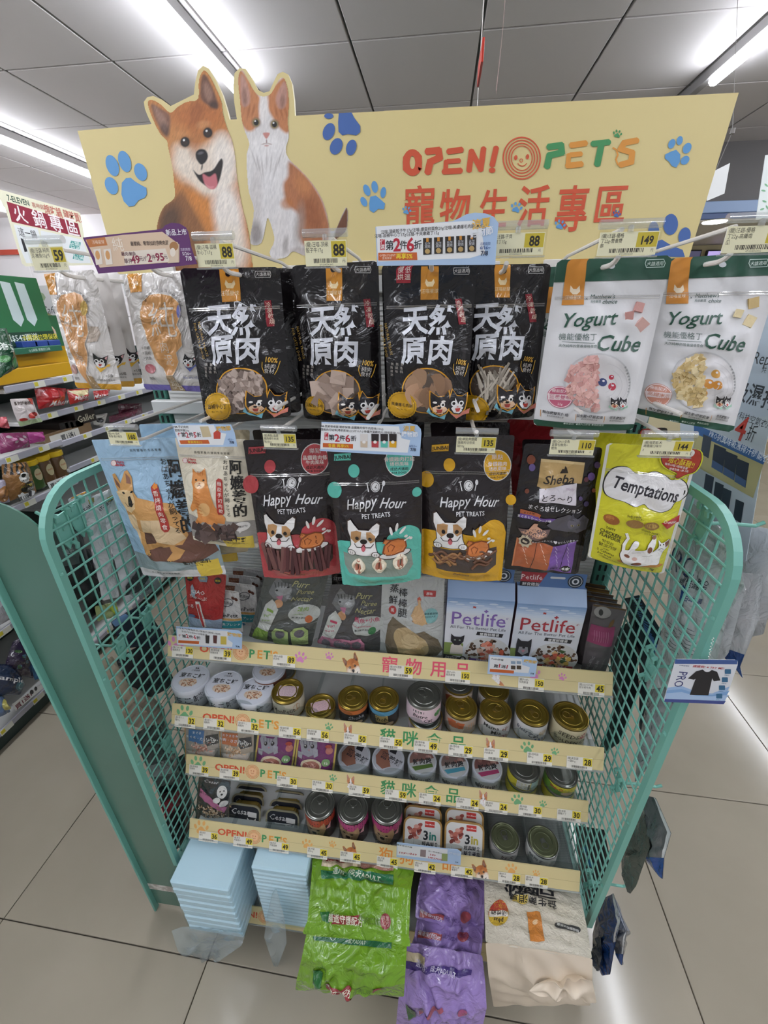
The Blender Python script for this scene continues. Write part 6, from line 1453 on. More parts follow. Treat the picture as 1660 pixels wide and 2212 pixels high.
def cat_orange(ar,R,h):ar.poly([(-R*1.0,h*.3),(-R*.6,h*.15),(R*.2,h*.25),(R*.1,h*.55),(-R*.8,h*.6)],'c86a40');ar.poly([(-R*.8,h*.62),(R*.2,h*.55),(0,h*.9),(-R*.6,h*.88)],'e2d6c8');ar.ell(R*.7,h*.5,R*.4,h*.2,'c89a74')
tin('gold lidded can with a tabby cat picture on its side',(565,272),B4,'second',.067,.05,0,'b8a89a','gold', None,cat_orange,tab=15,group=GC)
def words(lines,cols,extra=None):
    def f(ar,R,h):
        for i,(s,dx,v,sz) in enumerate(lines):ar.text(s,R*dx,h*v,h*sz,cols[i%len(cols)],.012,res=1,shear=.1)
        if extra:extra(ar,R,h)
    return f
tin('gold lidded white can with black handwritten words and a tuna picture',(803,298),B4,'second',.066,.050,0,'d8d3d0','gold', None,words([('Mama',-.35,.3,.28),('Mia',.0,.56,.3)],['2a2628'], lambda ar,R,h:(ar.ell(R*.6,h*.4,R*.25,h*.12,'9a5a48'),ar.ell(R*.3,h*.82,R*.5,h*.09,'8a2430'))),tab=-50,group=GC)
tin('gold lidded white can with blue and black lettering',(1055,312),B4,'second',.067,.053,0,'d5d3d2','gold', None,words([('Bistro',-.6,.4,.26),('Cat',.0,.55,.28)],['2a3048'], lambda ar,R,h:(ar.ell(R*.6,h*.45,R*.3,h*.14,'c8b08a'),ar.ell(R*.4,h*.8,R*.5,h*.09,'4a5f94'))),tab=-140,group=GC)
tin('rightmost gold lidded can of the second shelf with gold and white side',(1320,335),B4,'second',.070,.055,0,'cdc2a0','gold', None,words([('SEEDS',-.25,.38,.28),('GOLDEN CAT',.0,.68,.22)],['3a2c20','3a2c20'], lambda ar,R,h:ar.poly([(R*.3,h*.5),(R*.45,h*.28),(R*.8,h*.25),(R*.75,h*.55)],'a84a48')),tab=80,group=GC)
tin('can with orange print at the back behind the tabby can',(545,110),B4,'second',.066,.058,0,'c8b8a8','silver', None,cat_orange,group=GC)
tin('gold lidded white can at the back behind the handwritten one',(790,150),B4,'second',.066,.050,0,'d8d3d0','gold', None,words([('Mama',0,.4,.4)],['2a2628']),group=GC)

# --- third shelf
def yy_lid(ar,R):
    ar.ell(0,0,R*.88,R*.88,'c3c4cc',n=32);ar.up();ar.poly([(-R*.8,-R*.1),(-R*.5,-R*.6),(-R*.1,-R*.7),(R*.2,R*.5),(-R*.3,R*.7),(-R*.7,R*.4)],'9a6a58');ar.poly([(R*.1,-R*.8),(R*.55,-R*.7),(R*.45,-R*.3),(R*.05,-R*.45)],'2a2830');ar.up();ar.text('營養罐',R*.22,R*.05,R*.5,'2a2c34',.012,rot=-25,res=1)
tin('white round can with brown paw lid, left of two on the third shelf',(1345,705),B3,'third',.076,.048,0,'bfc0c8','plastic',yy_lid, lambda ar,R,h:(cat_head(ar,R*.1,h*.6,h*.25,'bfc0c8'),ar.text('高齡貓',-R*.8,h*.5,h*.2,'2a2c34',0,res=1)),group=GC,rim=node_mat('white_cup','cfd2d8',rough=.4))
tin('white round can with black striped side, right of two on the third shelf',(1590,725),B3,'third',.074,.050,0,'b4b6be','plastic',yy_lid, lambda ar,R,h:[ar.rect(-R*.2,h*(.35+.15*k),R*.7,h*(.4+.15*k),'2a2c34') for k in range(4)],group=GC,rim=node_mat('white_cup','cfd2d8',rough=.4))
def stew_lid(band,dark):
    def f(ar,R):
        ar.ell(0,0,R*.9,R*.9,'c6c8c8',n=32);ar.up();ar.poly([(R*.88*math.cos(a),-R*.88*math.sin(a)) for a in np.linspace(.35,PI+.3,18)],dark);ar.poly([(-R*.7,R*.5),(R*.7,R*.1),(R*.78,R*.35),(-R*.45,R*.75)],band);ar.up()
        g=random.Random(5)
        for k in range(14):ar.ell(g.uniform(-.6,.6)*R,-g.uniform(.2,.75)*R,R*.14,R*.1,g.choice(('b88a80','c9a094','9a6e66')),g.uniform(0,90),8)
        ar.up();ar.text('鮮肉煲',0,R*.02,R*.44,'22262a',.02,rot=12,res=1)
    return f
for q,bc,dk_,lb in (((295,650),'5c7a3a','8c6a62','white can with an olive band and stewed meat lid'),((515,672),'4f9ab0','86726c','white can with a light blue band and stewed meat lid'),((745,690),'a8406a','7c5450','white can with a magenta band and stewed meat lid')):
    tin(lb,q,B4,'third',.066,.046 if q[0]<700 else .05,0,'c6cacb','plastic',stew_lid(bc,dk_), lambda ar,R,h:(ar.text('鮮肉煲',0,h*.5,h*.3,'3a3e42',.012,res=1),ar.ell(-R*.75,h*.6,R*.18,h*.12,'4a4e52'),ar.ring(R*.8,h*.5,R*.2,h*.14,.0008,'3a3e42',12)),group=GC,rim=node_mat('white_cup','cfd2d8',rough=.4),name='food_can')
def meo(ar,R,h):ar.text('me-O',-R*.1,h*.5,h*.4,'b03a34',.03,res=1);ar.ell(R*.7,h*.5,R*.28,h*.2,'d8c88a');ar.uvrect(-R*1.4,h*.1,R*1.4,h*.17,'6a9a3a')
def meo2(ar,R,h):
    ar.uvrect(-R*.6,h*.12,R*.25,h*.85,'d4d4cc');ar.up()
    for k in range(7):ar.uvrect(-R*.55,h*(.17+k*.095),R*.05,h*(.19+k*.095),'8a8a84')
    ar.barcode(R*.1,h*.3,R*.22,h*.8,'33302a',8,3);ar.uvrect(R*.3,h*.12,R*1.0,h*.85,'a9c4c0')
DKM={'me1':(1000,690),'me2':(1260,722)}
for (q,fn2,nm1,nm2) in (((1000,690),meo2,'upper yellow can turned to its white ingredient panel','lower yellow can under the ingredient panel can'),((1258,725),meo,'upper yellow and green can at the right end of the third shelf','lower yellow can at the right end of the third shelf')):
    up=tin(nm1,q,B4,'third',.069,.034,1,'cfc23c' if fn2 is meo2 else '5d8a3c','silver', None,fn2 if fn2 is meo2 else (lambda ar,R,h:(ar.poly([(-R*1.1,h*.12),(R*1.3,h*.12),(R*1.2,h*.75),(-R*.2,h*.55)],'cfc23c'),ar.up(),ar.text('me-O',-R*.5,h*.35,h*.34,'b03a34',.03,res=1),ar.ell(R*.2,h*.68,R*.4,h*.16,'d8bca0'))),group=GC,rim=M_SILV)
    lo=tin(nm2,q,B4,'third',.069,.034,0,'cfc23c','silver', None,meo,group=GC,rim=M_SILV);lo.location=(up.location[0],up.location[1],DECK['third']+.001)

# --- fourth shelf: tall dog cans and flat cans
def dogface(bandc,y0=.12):
    def f(ar,R,h):
        ar.uvrect(-R*1.5,h*.06,R*1.5,h*.36,bandc);ar.up();ar.poly([(-R*.95,h*.5),(-R*.8,h*.2),(-R*.45,h*.36),(R*.15,h*.36),(R*.5,h*.2),(R*.6,h*.5),(R*.3,h*.84),(-R*.6,h*.84)],'b0906a');ar.up()
        ar.ell(-R*.2,h*.65,R*.38,h*.14,'d0b48e');ar.up();ar.ell(-R*.45,h*.5,R*.1,h*.035,'2a211c');ar.ell(R*.08,h*.5,R*.1,h*.035,'2a211c');ar.ell(-R*.2,h*.64,R*.16,h*.06,'2a211c');ar.up();ar.text('CESTARO',0,h*.92,h*.13,'d8d0cc',.01,res=1)
        ar.poly([(R*.6,h*.5),(R*.95,h*.3),(R*.9,h*.55)],'d8a0a0')
    return f
for q,c,lb,h_ in (((1032,318),'b04a34','tall dog food can with an orange red band',.083),((1270,345),'b84a80','tall dog food can with a pink band, the middle of three',.084),((1515,350),'b24278','tall dog food can with a pink band beside the tan trays',.088)):
    tin(lb,q,B5,'fourth',.073,h_,0,'3a2c2c','silver', None,dogface(c),tab=None,group=GC,rim=M_SILV)
for q in ((1045,275),(1270,305),(1512,310)):
    p=un(B5(q),2,DECK['fourth']+.086);t= None
# ring pulls of those cans belong to them
for o in [o for o in COL.objects if o.get('label','').startswith('tall dog food can')]:
    P=[(.0095*math.cos(x),.012+.0095*math.sin(x),{True: 0}.get(False,0)) for x in np.linspace(0,2*PI,18)[:-1]]
    lid_=[c for c in o.children if c.name.startswith('lid')][0];zt=max(v.co.z for v in lid_.data.vertices)
    MB().tube([(a,b,zt+.0018) for a,b,_ in P],.0009,6,closed=True).box(-.003,-.001,zt-.001,.003,.006,zt+.002,ch=.0008).build('pull_tab',M_SILV,o,smooth=True)
M_TRAYC=clear_mat('clear_divider_tray','e9ecec',.14,.1,.10)
tr=thing('clear_tray','clear divider tray under the two olive lidded cans','tray',(.325,-.50,DECK['fourth']))
MB().box(-.10,-.05,.0,.11,.20,.002).box(-.10,-.05,0,-.0985,.20,.03).box(.108,-.05,0,.11,.20,.03).box(.003,-.05,0,.0045,.20,.03).box(-.10,-.05,0,.11,-.0488,.02).build('tray',M_TRAYC,tr)
tin('olive lidded can with a pull tab pointing down, in the clear tray',(902,490),B6,'fourth',.066,.043,0,'d2ccca','olive', None,words([('好犬',.1,.5,.34)],['4a2a3a'], lambda ar,R,h:ar.ell(R*.1,h*.8,R*.5,h*.09,'b890a0')),tab=12,group=GC,rim=M_SILV)
tin('olive lidded can with a pull tab pointing up, rightmost of the fourth shelf',(1175,520),B6,'fourth',.069,.046,0,'cfcfcb','olive', None,words([('貓狗食',-.6,.4,.24)],['4a4e52'], lambda ar,R,h:ar.ring(R*.6,h*.6,R*.2,h*.14,.0008,'5a9a9a',12)),tab=200,group=GC,rim=M_SILV)

# --- upright trays
def tray(label,q,view,y,W_,H_,rimm,tubm,art,lean=-.62,group=None,ribs=True):
    """tray standing on its side, its foil lid towards the aisle; q: top centre of the rim"""
    p=un(view(q),1,y)+np.array((0,math.sin(lean),-math.cos(lean)))*H_
    t=thing('food_tray',label,'food tray',p,group=group);t.rotation_euler=(lean,0,0)
    o_=rrect(-W_/2,0,W_/2,H_,.017,6);i_=rrect(-W_/2+.004,.004,W_/2-.004,H_-.004,.014,6);b_=rrect(-W_/2+.010,.010,W_/2-.010,H_-.010,.012,6)
    n=len(o_);m=MB();v=[(x,-.0012,z) for x,z in o_]+[(x,.0012,z) for x,z in o_]+[(x,-.0012,z) for x,z in i_]+[(x,.0,z) for x,z in i_]
    f=[]
    for k in range(n):
        j=(k+1)%n;f+=[(k,j,n+j,n+k),(k,2*n+k,2*n+j,j),(2*n+k,3*n+k,3*n+j,2*n+j)]
    m.add(v,f);m.build('rim',rimm,t)
    m=MB();rings=[]
    for d,sc in ((.0012,0),(.006,.35),(.024,.9),(.026,1.0)):
        rings.append([(a[0]+(b[0]-a[0])*sc+(0),d,a[1]+(b[1]-a[1])*sc) for a,b in zip(i_,b_)])
    v=[tuple(x) for r_ in rings for x in r_]
    if ribs:
        cx,cz=0,H_/2;v=[(cx+(x-cx)*(1+.018*math.cos(k*3.14159)),y_,cz+(z-cz)*(1+.018*math.cos(k*3.14159))) for k,(x,y_,z) in enumerate(v)]
    f=[(r_*n+k,r_*n+(k+1)%n,(r_+1)*n+(k+1)%n,(r_+1)*n+k) for r_ in range(3) for k in range(n)]+[tuple(range(3*n,4*n))]
    m.add(v,f);m.build('tub',tubm,t)
    class S_: pass
    sf_=Flat((0,0,0),(1,0,0),(0,0,1),rel=(0,0,0));sf_.n=np.array([0,-1.,0])
    ar=Art(sf_,local=True,lift=.0004,step=.00012);base=art[0];P=[(x,-z) for x,z in i_];ar.poly(P,base);ar.up();art[1](ar,W_,H_);o=ar.build('foil_lid',M_PAPER,t)
    # prints of upright sheets face the aisle
    nn=np.tile([0,-1.0,0],(len(o.data.vertices),1));fl_=sum(p_.normal.y for p_ in o.data.polygons)
    if fl_>0:o.data.flip_normals()
    return t
M_TRAYG=node_mat('gold_foil_tub','9a8238',rough=.35,metal=.75);M_TRAYT=node_mat('tan_plastic_tub','a8834a',rough=.4);M_RIMS=node_mat('pale_gold_rim','b8b094',rough=.35,metal=.6)
def cesar(acc):
    def f(ar,W_,H_):
        ar.poly([(-W_*.45,-H_*.30),(W_*.44,-H_*.42),(W_*.44,-H_*.12),(W_*.38,-.006),(-W_*.38,-.006),(-W_*.45,-H_*.15)],acc);ar.up()
        ar.text('Cesar',-W_*.1,-H_*.78,H_*.24,'d8d8d6',.006,shear=.15,res=1);ar.ell(W_*.22,-H_*.40,W_*.16,H_*.17,'e2e0dc');ar.ell(W_*.22,-H_*.14,W_*.18,H_*.14,'d4d0ca');ar.poly([(W_*.08,-H_*.5),(W_*.10,-H_*.62),(W_*.18,-H_*.54)],'e2e0dc');ar.poly([(W_*.36,-H_*.5),(W_*.36,-H_*.62),(W_*.27,-H_*.54)],'e2e0dc');ar.up()
        for x in (.17,.27):ar.ell(W_*x,-H_*.44,W_*.02,H_*.02,'1a1816',n=8)
        ar.ell(W_*.22,-H_*.36,W_*.035,H_*.03,'1a1816',n=10);ar.poly([(W_*.12,-H_*.80),(W_*.38,-H_*.78),(W_*.38,-H_*.63),(W_*.12,-H_*.65)],'dcdad8');ar.text('牛肉',-W_*.25,-H_*.5,H_*.1,'c8c6c4',0,res=1)
    return ('22242c',f)
GT='upright food trays on the fourth shelf'
for q0,acc,lb in (((493,322),'4a3a78','purple swirl'),((768,365),'b03068','pink swirl')):
    for k in (2,1,0):
        tray(('front','second','third')[k]+' black foil lidded tray of the %s row'%lb if k==0 else ('','second','third')[k]+' tray from the front in the row with the %s lid'%lb,(q0[0]+(26,24)[q0[0]>600]*k,q0[1]-68*k),B5,-.513+k*.03,.086,.086,M_RIMS,M_TRAYG,cesar(acc),lean=-.42,group=GT)
def threein(acc,lab):
    def f(ar,W_,H_):
        g=random.Random(3);ar.poly([(-W_*.42,-H_*.35),(-W_*.05,-H_*.4),(-W_*.1,-H_*.12),(-W_*.36,-H_*.1)],'b08a5c');ar.up()
        for k in range(16):ar.ell(-W_*.22+g.uniform(-.16,.16)*W_,-H_*.68+g.uniform(-.16,.16)*H_,W_*.07,H_*.045,g.choice(('9a4a40','b8685a','d09a8c','7a3630')),g.uniform(0,180),10)
        ar.rect(W_*.05,-H_*.93,W_*.30,-H_*.80,'c43a34');ar.up();ar.text('HeroMama',W_*.175,-H_*.865,H_*.05,'f0e8e4',.01,res=1);ar.text('3',W_*.08,-H_*.62,H_*.28,'26282c',.03);ar.text('in',W_*.26,-H_*.62,H_*.26,acc,.03)
        ar.text('經典鮮食',W_*.2,-H_*.43,H_*.1,'26282c',.012,res=1);ar.text('鮮食餐盒',W_*.2,-H_*.31,H_*.1,'26282c',.012,res=1);ar.ell(-W_*.25,-H_*.12,W_*.1,H_*.07,'d8b83c' if lab else 'd08038');ar.ell(-W_*.04,-H_*.12,W_*.08,H_*.06,'2f7a4a' if lab else 'd8c83c')
        ar.ell(W_*.2,-H_*.1,W_*.12,H_*.1,'e6e2da');ar.ell(W_*.2,-H_*.09,W_*.05,H_*.05,'4a4440',z=ar.z+1)
    return ('d9d8d4',f)
for q0,acc,lb in (((315,352),'2f7f72','teal'),((612,380),'b8a83c','yellow green')):
    for k in (2,1,0):
        if k==2 and q0[0]>500: continue
        tray(('front white labelled tan tray with %s lettering'%lb,'tan tray just behind the one with %s lettering'%lb,'rearmost tan tray of the row with %s lettering'%lb)[k],(q0[0]+0*k,q0[1]-(82,90)[q0[0]>500]*k),B6,-.508+k*.03,.091,.094,M_TRAYT,M_TRAYT,threein(acc,q0[0]<500),group=GT,ribs=False)

# --- standing packs
def standing(name,label,rows,view,color,paint,mat=M_FILM,cat='pet food pouch',group=None,**k):
    k.setdefault('B',.008);k.setdefault('wr',.0008)
    t,lf=pack(name,label,cat,rows,view,color,mat,group,nu=28,nv=34,**k)
    ar=Art(lf);paint(ar,lf,t);ar.build('printed_front',mat,t); return t,lf
def tuna(c,wd):
    def f(ar,lf,t):
        x0=0 if c=='4a6f9c' else 240;y0=0 if c=='4a6f9c' else 20
        ar.uvrect(0,0,.03,1,'b9905c');ar.poly([(160+x0,512+y0),(283+x0-10,520+y0),(285+x0-10,595+y0),(162+x0,588+y0)],c);ar.poly([(285+x0,560+y0-10),(370+x0,545+y0),(375+x0,610+y0),(290+x0,620+y0)][:4],'3a3a3c');ar.poly([(150+x0,655+y0),(375+x0,650+y0),(340+x0,705+y0),(250+x0,725+y0),(190+x0,705+y0)],'b8b0a8');ar.up()
        g=random.Random(4)
        for k in range(60):ar.ell(255+x0+g.gauss(0,30),630+y0+g.gauss(0,22),g.uniform(6,14),4,g.choice(('a87868','c8988a','8a5c50','d8b4a4')) if c=='4a6f9c' else g.choice(('b89474','d0b294','9a7858','dcc4aa')),g.uniform(0,180),8)
        for k in range(24):ar.ell(335+x0+g.gauss(0,14),590+y0+g.gauss(0,14),6,3,g.choice(('c8c8c6','dcdcda','a8a8a6')),g.uniform(0,180),8)
        ar.up();ar.text(wd[0],222+x0,533+y0,24,'d8dce4',.01,res=1);ar.text(wd[1],222+x0,562+y0,28,'d8dce4',.01,res=1)
    return f
standing('food_pouch','grey pouch with a blue tag and shredded tuna bowl',[((128,455),(375,475),-.50),((135,735),(372,752),-.505)],B3,'9a948c',tuna('4a6f9c',('まぐろ','まぐろ・たい')),group='shredded fish pouches on the third shelf',seed=81)
standing('food_pouch','grey pouch with an orange tag and shredded chicken bowl',[((378,478),(628,500),-.50),((385,755),(622,775),-.505)],B3,'a09688',tuna('b0643c',('とりささみ','お肉・ささみ')),group='shredded fish pouches on the third shelf',seed=82)
def purple_cat(dx,dy):
    def f(ar,lf,t):
        ar.uvrect(0,0,.045,1,'c2a85a');ar.uvrect(.955,0,1,1,'c2a85a');ar.up();X= lambda pts:[(a+dx,b+dy) for a,b in pts]
        ar.poly(X([(672,580),(690,540),(720,575),(770,580),(795,555),(800,610),(790,650),(740,668),(690,650)]),'8f8f9a');ar.poly(X([(660,640),(700,640),(690,690),(662,680)]),'9a9aa6');ar.poly(X([(770,620),(805,625),(808,665),(780,672)]),'9a9aa6');ar.up()
        for k in range(4):ar.line(X([(700+k*22,575),(704+k*20,600)]),4,'5a5a66')
        for x in (715,765):ar.ell(x+dx,608+dy,13,12,'2a2830');ar.ell(x+dx-3,604+dy,4,4,'d8d8de',z=ar.z+1)
        ar.ell(742+dx,628+dy,6,4,'b07a84');ar.ell(885+dx,640+dy,26,24,'b8706a');ar.ell(880+dx,612+dy,24,12,'a84038');ar.ell(862+dx,715+dy,30,28,'7aa070');ar.ell(756+dx,735+dy,76,52,'cfc2a8');ar.up();ar.ell(756+dx,742+dy,62,42,'9a6258');ar.up();g=random.Random(6)
        for k in range(40):ar.ell(756+dx+g.gauss(0,26),748+dy+g.gauss(0,14),16,3,g.choice(('c08a80','7c463e','a8706a','d0a498')),g.uniform(-60,60),6)
        ar.up();ar.text('12',865+dx,718+dy,30,'e6ece2',.03,res=1)
    return f
GP='purple kitten pouches on the third shelf'
standing('food_pouch','purple kitten pouch with gold edges behind the left front one',[((690,525),(975,548),-.47),((680,770),(960,800),-.47)],B3,'5f2a5c', lambda ar,lf,t:ar.uvrect(.955,0,1,1,'c2a85a'),group=GP,seed=85)
standing('food_pouch','left front purple pouch with grey kitten and gold edges',[((655,540),(940,562),-.50),((628,755),(905,800),-.505)],B3,'6f3068',purple_cat(0,0),group=GP,seed=83)
standing('food_pouch','right front purple pouch with grey kitten and gold edges',[((942,562),(1228,590),-.50),((915,785),(1200,830),-.505)],B3,'6f3068',purple_cat(285,22),group=GP,seed=84)
def cesar_p(ar,lf,t):
    ar.poly([(195,110),(385,160),(395,200),(370,330),(300,290),(185,210)],'1c1c20');ar.poly([(180,200),(300,290),(370,335),(352,370),(172,250)],'b86a90');ar.up()
    ar.ell(335,225,36,40,'e2e0dc');ar.ell(300,275,26,18,'e2e0dc');ar.ell(350,300,28,22,'d8d6d2');ar.up();ar.ell(322,222,5,5,'1a1816');ar.ell(348,220,5,5,'1a1816');ar.ell(334,240,8,6,'1a1816');g=random.Random(8)
    for k in range(90):ar.ell(250+g.gauss(0,45),370+g.gauss(0,30),10,5,g.choice(('c8ac8c','b89470','dcc6a8','a07c5c')),g.uniform(0,180),7)
    ar.text('Cesar',258,158,46,'d0d0d0',.004,res=1,shear=.15,rot=-6);ar.text('お肉しあわせ',215,235,22,'3a2030',0,rot=-22,res=1)
standing('food_pouch','black and pink pouch with white terrier, left end of the fourth shelf',[((165,125),(395,150),-.525),((140,440),(372,480),-.53)],B5,'4a4038',cesar_p,seed=86)

# topmost shelf
def ciao(ar,lf,t):
    ar.uvrect(0,.78,1,1,'8fa0b4');ar.up()
    for x,y in ((170,90),(262,95),(370,110)):ar.ell(x,y,26,22,'2a2424');ar.text('鮪魚',x,y,18,'d9c43c',.01,res=1,z=ar.z+1)
    ar.poly([(225,90),(270,62),(300,90),(290,120),(240,115)],'8a9aa8');ar.poly([(175,150),(188,130),(215,190),(205,230),(180,200)],'9aa8b4');ar.text('CIAO',232,182,42,'e8d8d4',.015,res=1,rot=-5);ar.text('ちゅ〜ぶ',235,218,34,'e8d8d4',.01,res=1,rot=-5);ar.text('〜る',170,280,40,'e8d8d4',.01,res=1)
    ar.poly([(215,245),(250,240),(298,430),(272,450)],'d8d2cc');ar.up();ar.poly([(225,262),(245,258),(285,425),(274,440)],'b83a38');ar.ell(190,350,30,12,'5a7090')
standing('cat_treat_bag','red cat treat bag with fish pictures, left end of the topmost shelf',[((130,55),(430,70),-.44),((165,445),(395,470),-.44)],B1,'a8302e',ciao,seed=87,cat='pet treat',mat=M_FILMS)
def mont(dx,dy,full=True):
    def f(ar,lf,t):
        ar.poly([(300+dx,190+dy),(375+dx,195+dy),(370+dx,230+dy),(298+dx,228+dy)],'7a4a34');ar.up()
        for k in range(6):ar.line([(302+k*13+dx,222+dy-k*3),(310+k*12+dx,205+dy)],3,'b8917a')
        ar.ring(440+dx,262+dy,42,26,4,'4a4a4e',20);ar.text('無添加',440+dx,265+dy,28,'3a3a3e',.006,res=1,rot=-10)
        for a,b in ((478,235),(500,245)):ar.ell(a+dx,b+dy,14,9,'5a3428',40)
        if full:
            ar.text('MonPetit',447+dx,345+dy,46,'2f2c30',.01,res=1,sx=.85,rot=-3);ar.poly([(395+dx,358+dy),(540+dx,380+dy),(538+dx,395+dy),(392+dx,372+dy)],'c49a5c');ar.poly([(362+dx,375+dy),(545+dx,398+dy),(538+dx,450+dy),(358+dx,425+dy)],'2f8a94');ar.up();ar.text('白身魚ブレンド',450+dx,410+dy,25,'d8e4e4',.006,res=1,rot=-7)
            ar.ell(335+dx,330+dy,32,44,'d4d2d0');ar.ell(322+dx,325+dy,5,6,'2a2a2c',z=ar.z+1);ar.ell(352+dx,322+dy,5,6,'2a2a2c',z=ar.z+1);ar.line([(325+dx,345+dy),(340+dx,352+dy),(352+dx,345+dy)],3,'6a6a6c');ar.ell(440+dx,458+dy,18,14,'2f6a94')
    return f
GM='white cat snack sachets on the topmost shelf'
for k,(dx,dy,yy,lb) in enumerate(((178,-150,-.36,'rearmost white snack sachet with a grey head strip'),(148,-100,-.38,'third white snack sachet from the front'),(118,-45,-.40,'second white snack sachet with a teal band'),(0,0,-.43,'front white snack sachet with a teal band and cat face'))):
    standing('snack_sachet',lb,[((295+dx,168+dy),(518+dx,195+dy),yy),((312+dx,470+dy),(550+dx,480+dy),yy)],B1,'b9b8b6' if k<2 else 'c9c7c4',mont(dx,dy,k>1),seed=88+k,cat='pet treat',group=GM,mat=M_FILMS,r=.001)
def purr(acc,dx,dy,wd):
    def f(ar,lf,t):
        ar.poly([(770+dx,120+dy),(800+dx,80+dy),(840+dx,120+dy),(900+dx,130+dy),(910+dx,180+dy),(870+dx,240+dy),(780+dx,220+dy),(740+dx,180+dy)],'6e7070');ar.up();ar.ell(845+dx,170+dy,60,30,'8c8e8e');ar.poly([(800+dx,205+dy),(850+dx,195+dy),(835+dx,245+dy)],'a86a84');ar.ell(818+dx,252+dy,32,26,'b88a64');ar.up()
        for k in range(5):ar.line([(780+dx+k*26,120+dy),(790+dx+k*22,150+dy)],5,'3c3e3e')
        ar.ell(800+dx,168+dy,10,5,'2a2c2c');ar.ell(880+dx,150+dy,10,5,'2a2c2c')
        ar.poly([(720+dx,265+dy),(770+dx,225+dy),(820+dx,290+dy),(745+dx,450+dy),(660+dx,430+dy)],'b5b8b2');ar.poly([(660+dx,430+dy),(745+dx,450+dy),(735+dx,530+dy),(610+dx,520+dy),(640+dx,450+dy)],acc);ar.up()
        ar.text('Purr',742+dx,330+dy,32,acc,.01,rot=25,res=1);ar.text('Puree',730+dx,365+dy,28,acc,.01,rot=25,res=1);ar.poly([(735+dx,285+dy),(785+dx,298+dy),(782+dx,315+dy),(732+dx,302+dy)],acc)
        ar.text('Purr',975+dx,130+dy,70,'a3a274',.012,shear=.3,res=2);ar.text('Puree',1010+dx,178+dy,52,'9c9a6e',.01,shear=.3);ar.text('Nectar',985+dx,222+dy,52,'9c9a6e',.01,shear=.3)
        ar.ell(1000+dx,325+dy,108,70,'b3b8b4');ar.up();ar.text(wd[0],995+dx,285+dy,40,acc,.012,res=1);ar.text(wd[1],960+dx,322+dy,20,acc,.01,res=1);ar.text('適口配方添加',960+dx,350+dy,17,'2a2c2c',.01,res=1);ar.ell(1030+dx,365+dy,26,28,'b8643a' if acc=='7a9a44' else '3a7a4c')
        for k,x in enumerate((830,965) if acc=='7a9a44' else (700,790,850,920)):ar.poly([(x+dx-55,560+dy),(x+dx-60,450+dy),(x+dx-30,415+dy),(x+dx+30,415+dy),(x+dx+58,450+dy),(x+dx+55,560+dy)],'a3b878' if acc=='7a9a44' else 'b87890',z=ar.z+k*.2);ar.ell(x+dx,465+dy,34,34,'6e6a72',z=ar.z+1)
    return f
standing('puree_multipack','grey clear bag of green tipped puree tubes with a licking cat',[((715,45),(1165,60),-.43),((590,515),(1040,585),-.44)],B1,'4f5350',purr('7a9a44',0,0,('雞肉','Chicken')),seed=93,cat='pet treat',mat=M_FILMS,B=.014,creases=6,wr=.0012)
standing('puree_multipack','black topped pack peeping over the pink puree bag',[((1185,62),(1560,80),-.37),((1190,300),(1540,320),-.37)],B1,'1c1a1c', lambda ar,lf,t:ar.text('SEEDS',1245,98,36,'c8c4c8',.01),seed=97,cat='pet treat')
standing('puree_multipack','grey clear bag of pink tipped puree tubes',[((1180,140),(1560,150),-.43),((1080,560),(1530,620),-.44)],B1,'4a4a4c',purr('b0405c',450,85,('鮪魚+小魚','Tuna&Whitebait')),seed=94,cat='pet treat',mat=M_FILMS,B=.014,creases=6,wr=.0012)
def drum(ar,lf,t):
    ar.poly([(60,370),(95,310),(180,370),(230,420),(300,400),(390,480),(420,560),(380,600),(60,590),(40,500)],'6d6250');ar.up()
    body=smooth_closed([(120,390),(175,375),(240,410),(310,470),(330,540),(290,585),(200,590),(140,560),(120,500),(100,440)],4);ar.poly(body,'b09a72');ar.up();ar.ell(210,470,60,50,'bda880',30);ar.ell(255,540,50,26,'a58c62',10)
    for ch,x,y in (('蒸',102,148),('鮮',95,215),('棒',162,172),('棒',160,232),('腿',158,285)):ar.text(ch,x,y,66,'26262a',.008)
    ar.poly([(295,160),(378,165),(375,200),(298,195)],'a83a38');ar.ell(92,272,26,24,'a83a38');ar.ell(345,310,46,46,'7fb0b0');ar.up();ar.text('原味',335,181,22,'e6d8d4',.01,res=1);ar.text('蒸',92,272,26,'e6d8d4',.01,res=1);ar.text('軟骨素添加',345,298,18,'2a4a4c',.008,res=1);ar.text('蒸的超人愛',340,315,15,'2a4a4c',0,res=1)
    ar.poly([(215,300),(240,250),(262,240),(262,215),(275,212),(280,250),(300,290),(320,350),(290,362),(235,340)],'c9a67a');ar.poly([(262,240),(255,205),(270,195),(282,212)],'c05a44');ar.line([(225,330),(320,355)],6,'9a744c')
standing('cooked_meat_bag','white topped see-through bag holding a steamed chicken leg',[((20,62),(435,85),-.43),((0,590),(415,605),-.44)],B2,'b5b8b6',drum,seed=95,cat='pet treat',mat=M_FILMS,B=.016,creases=4)

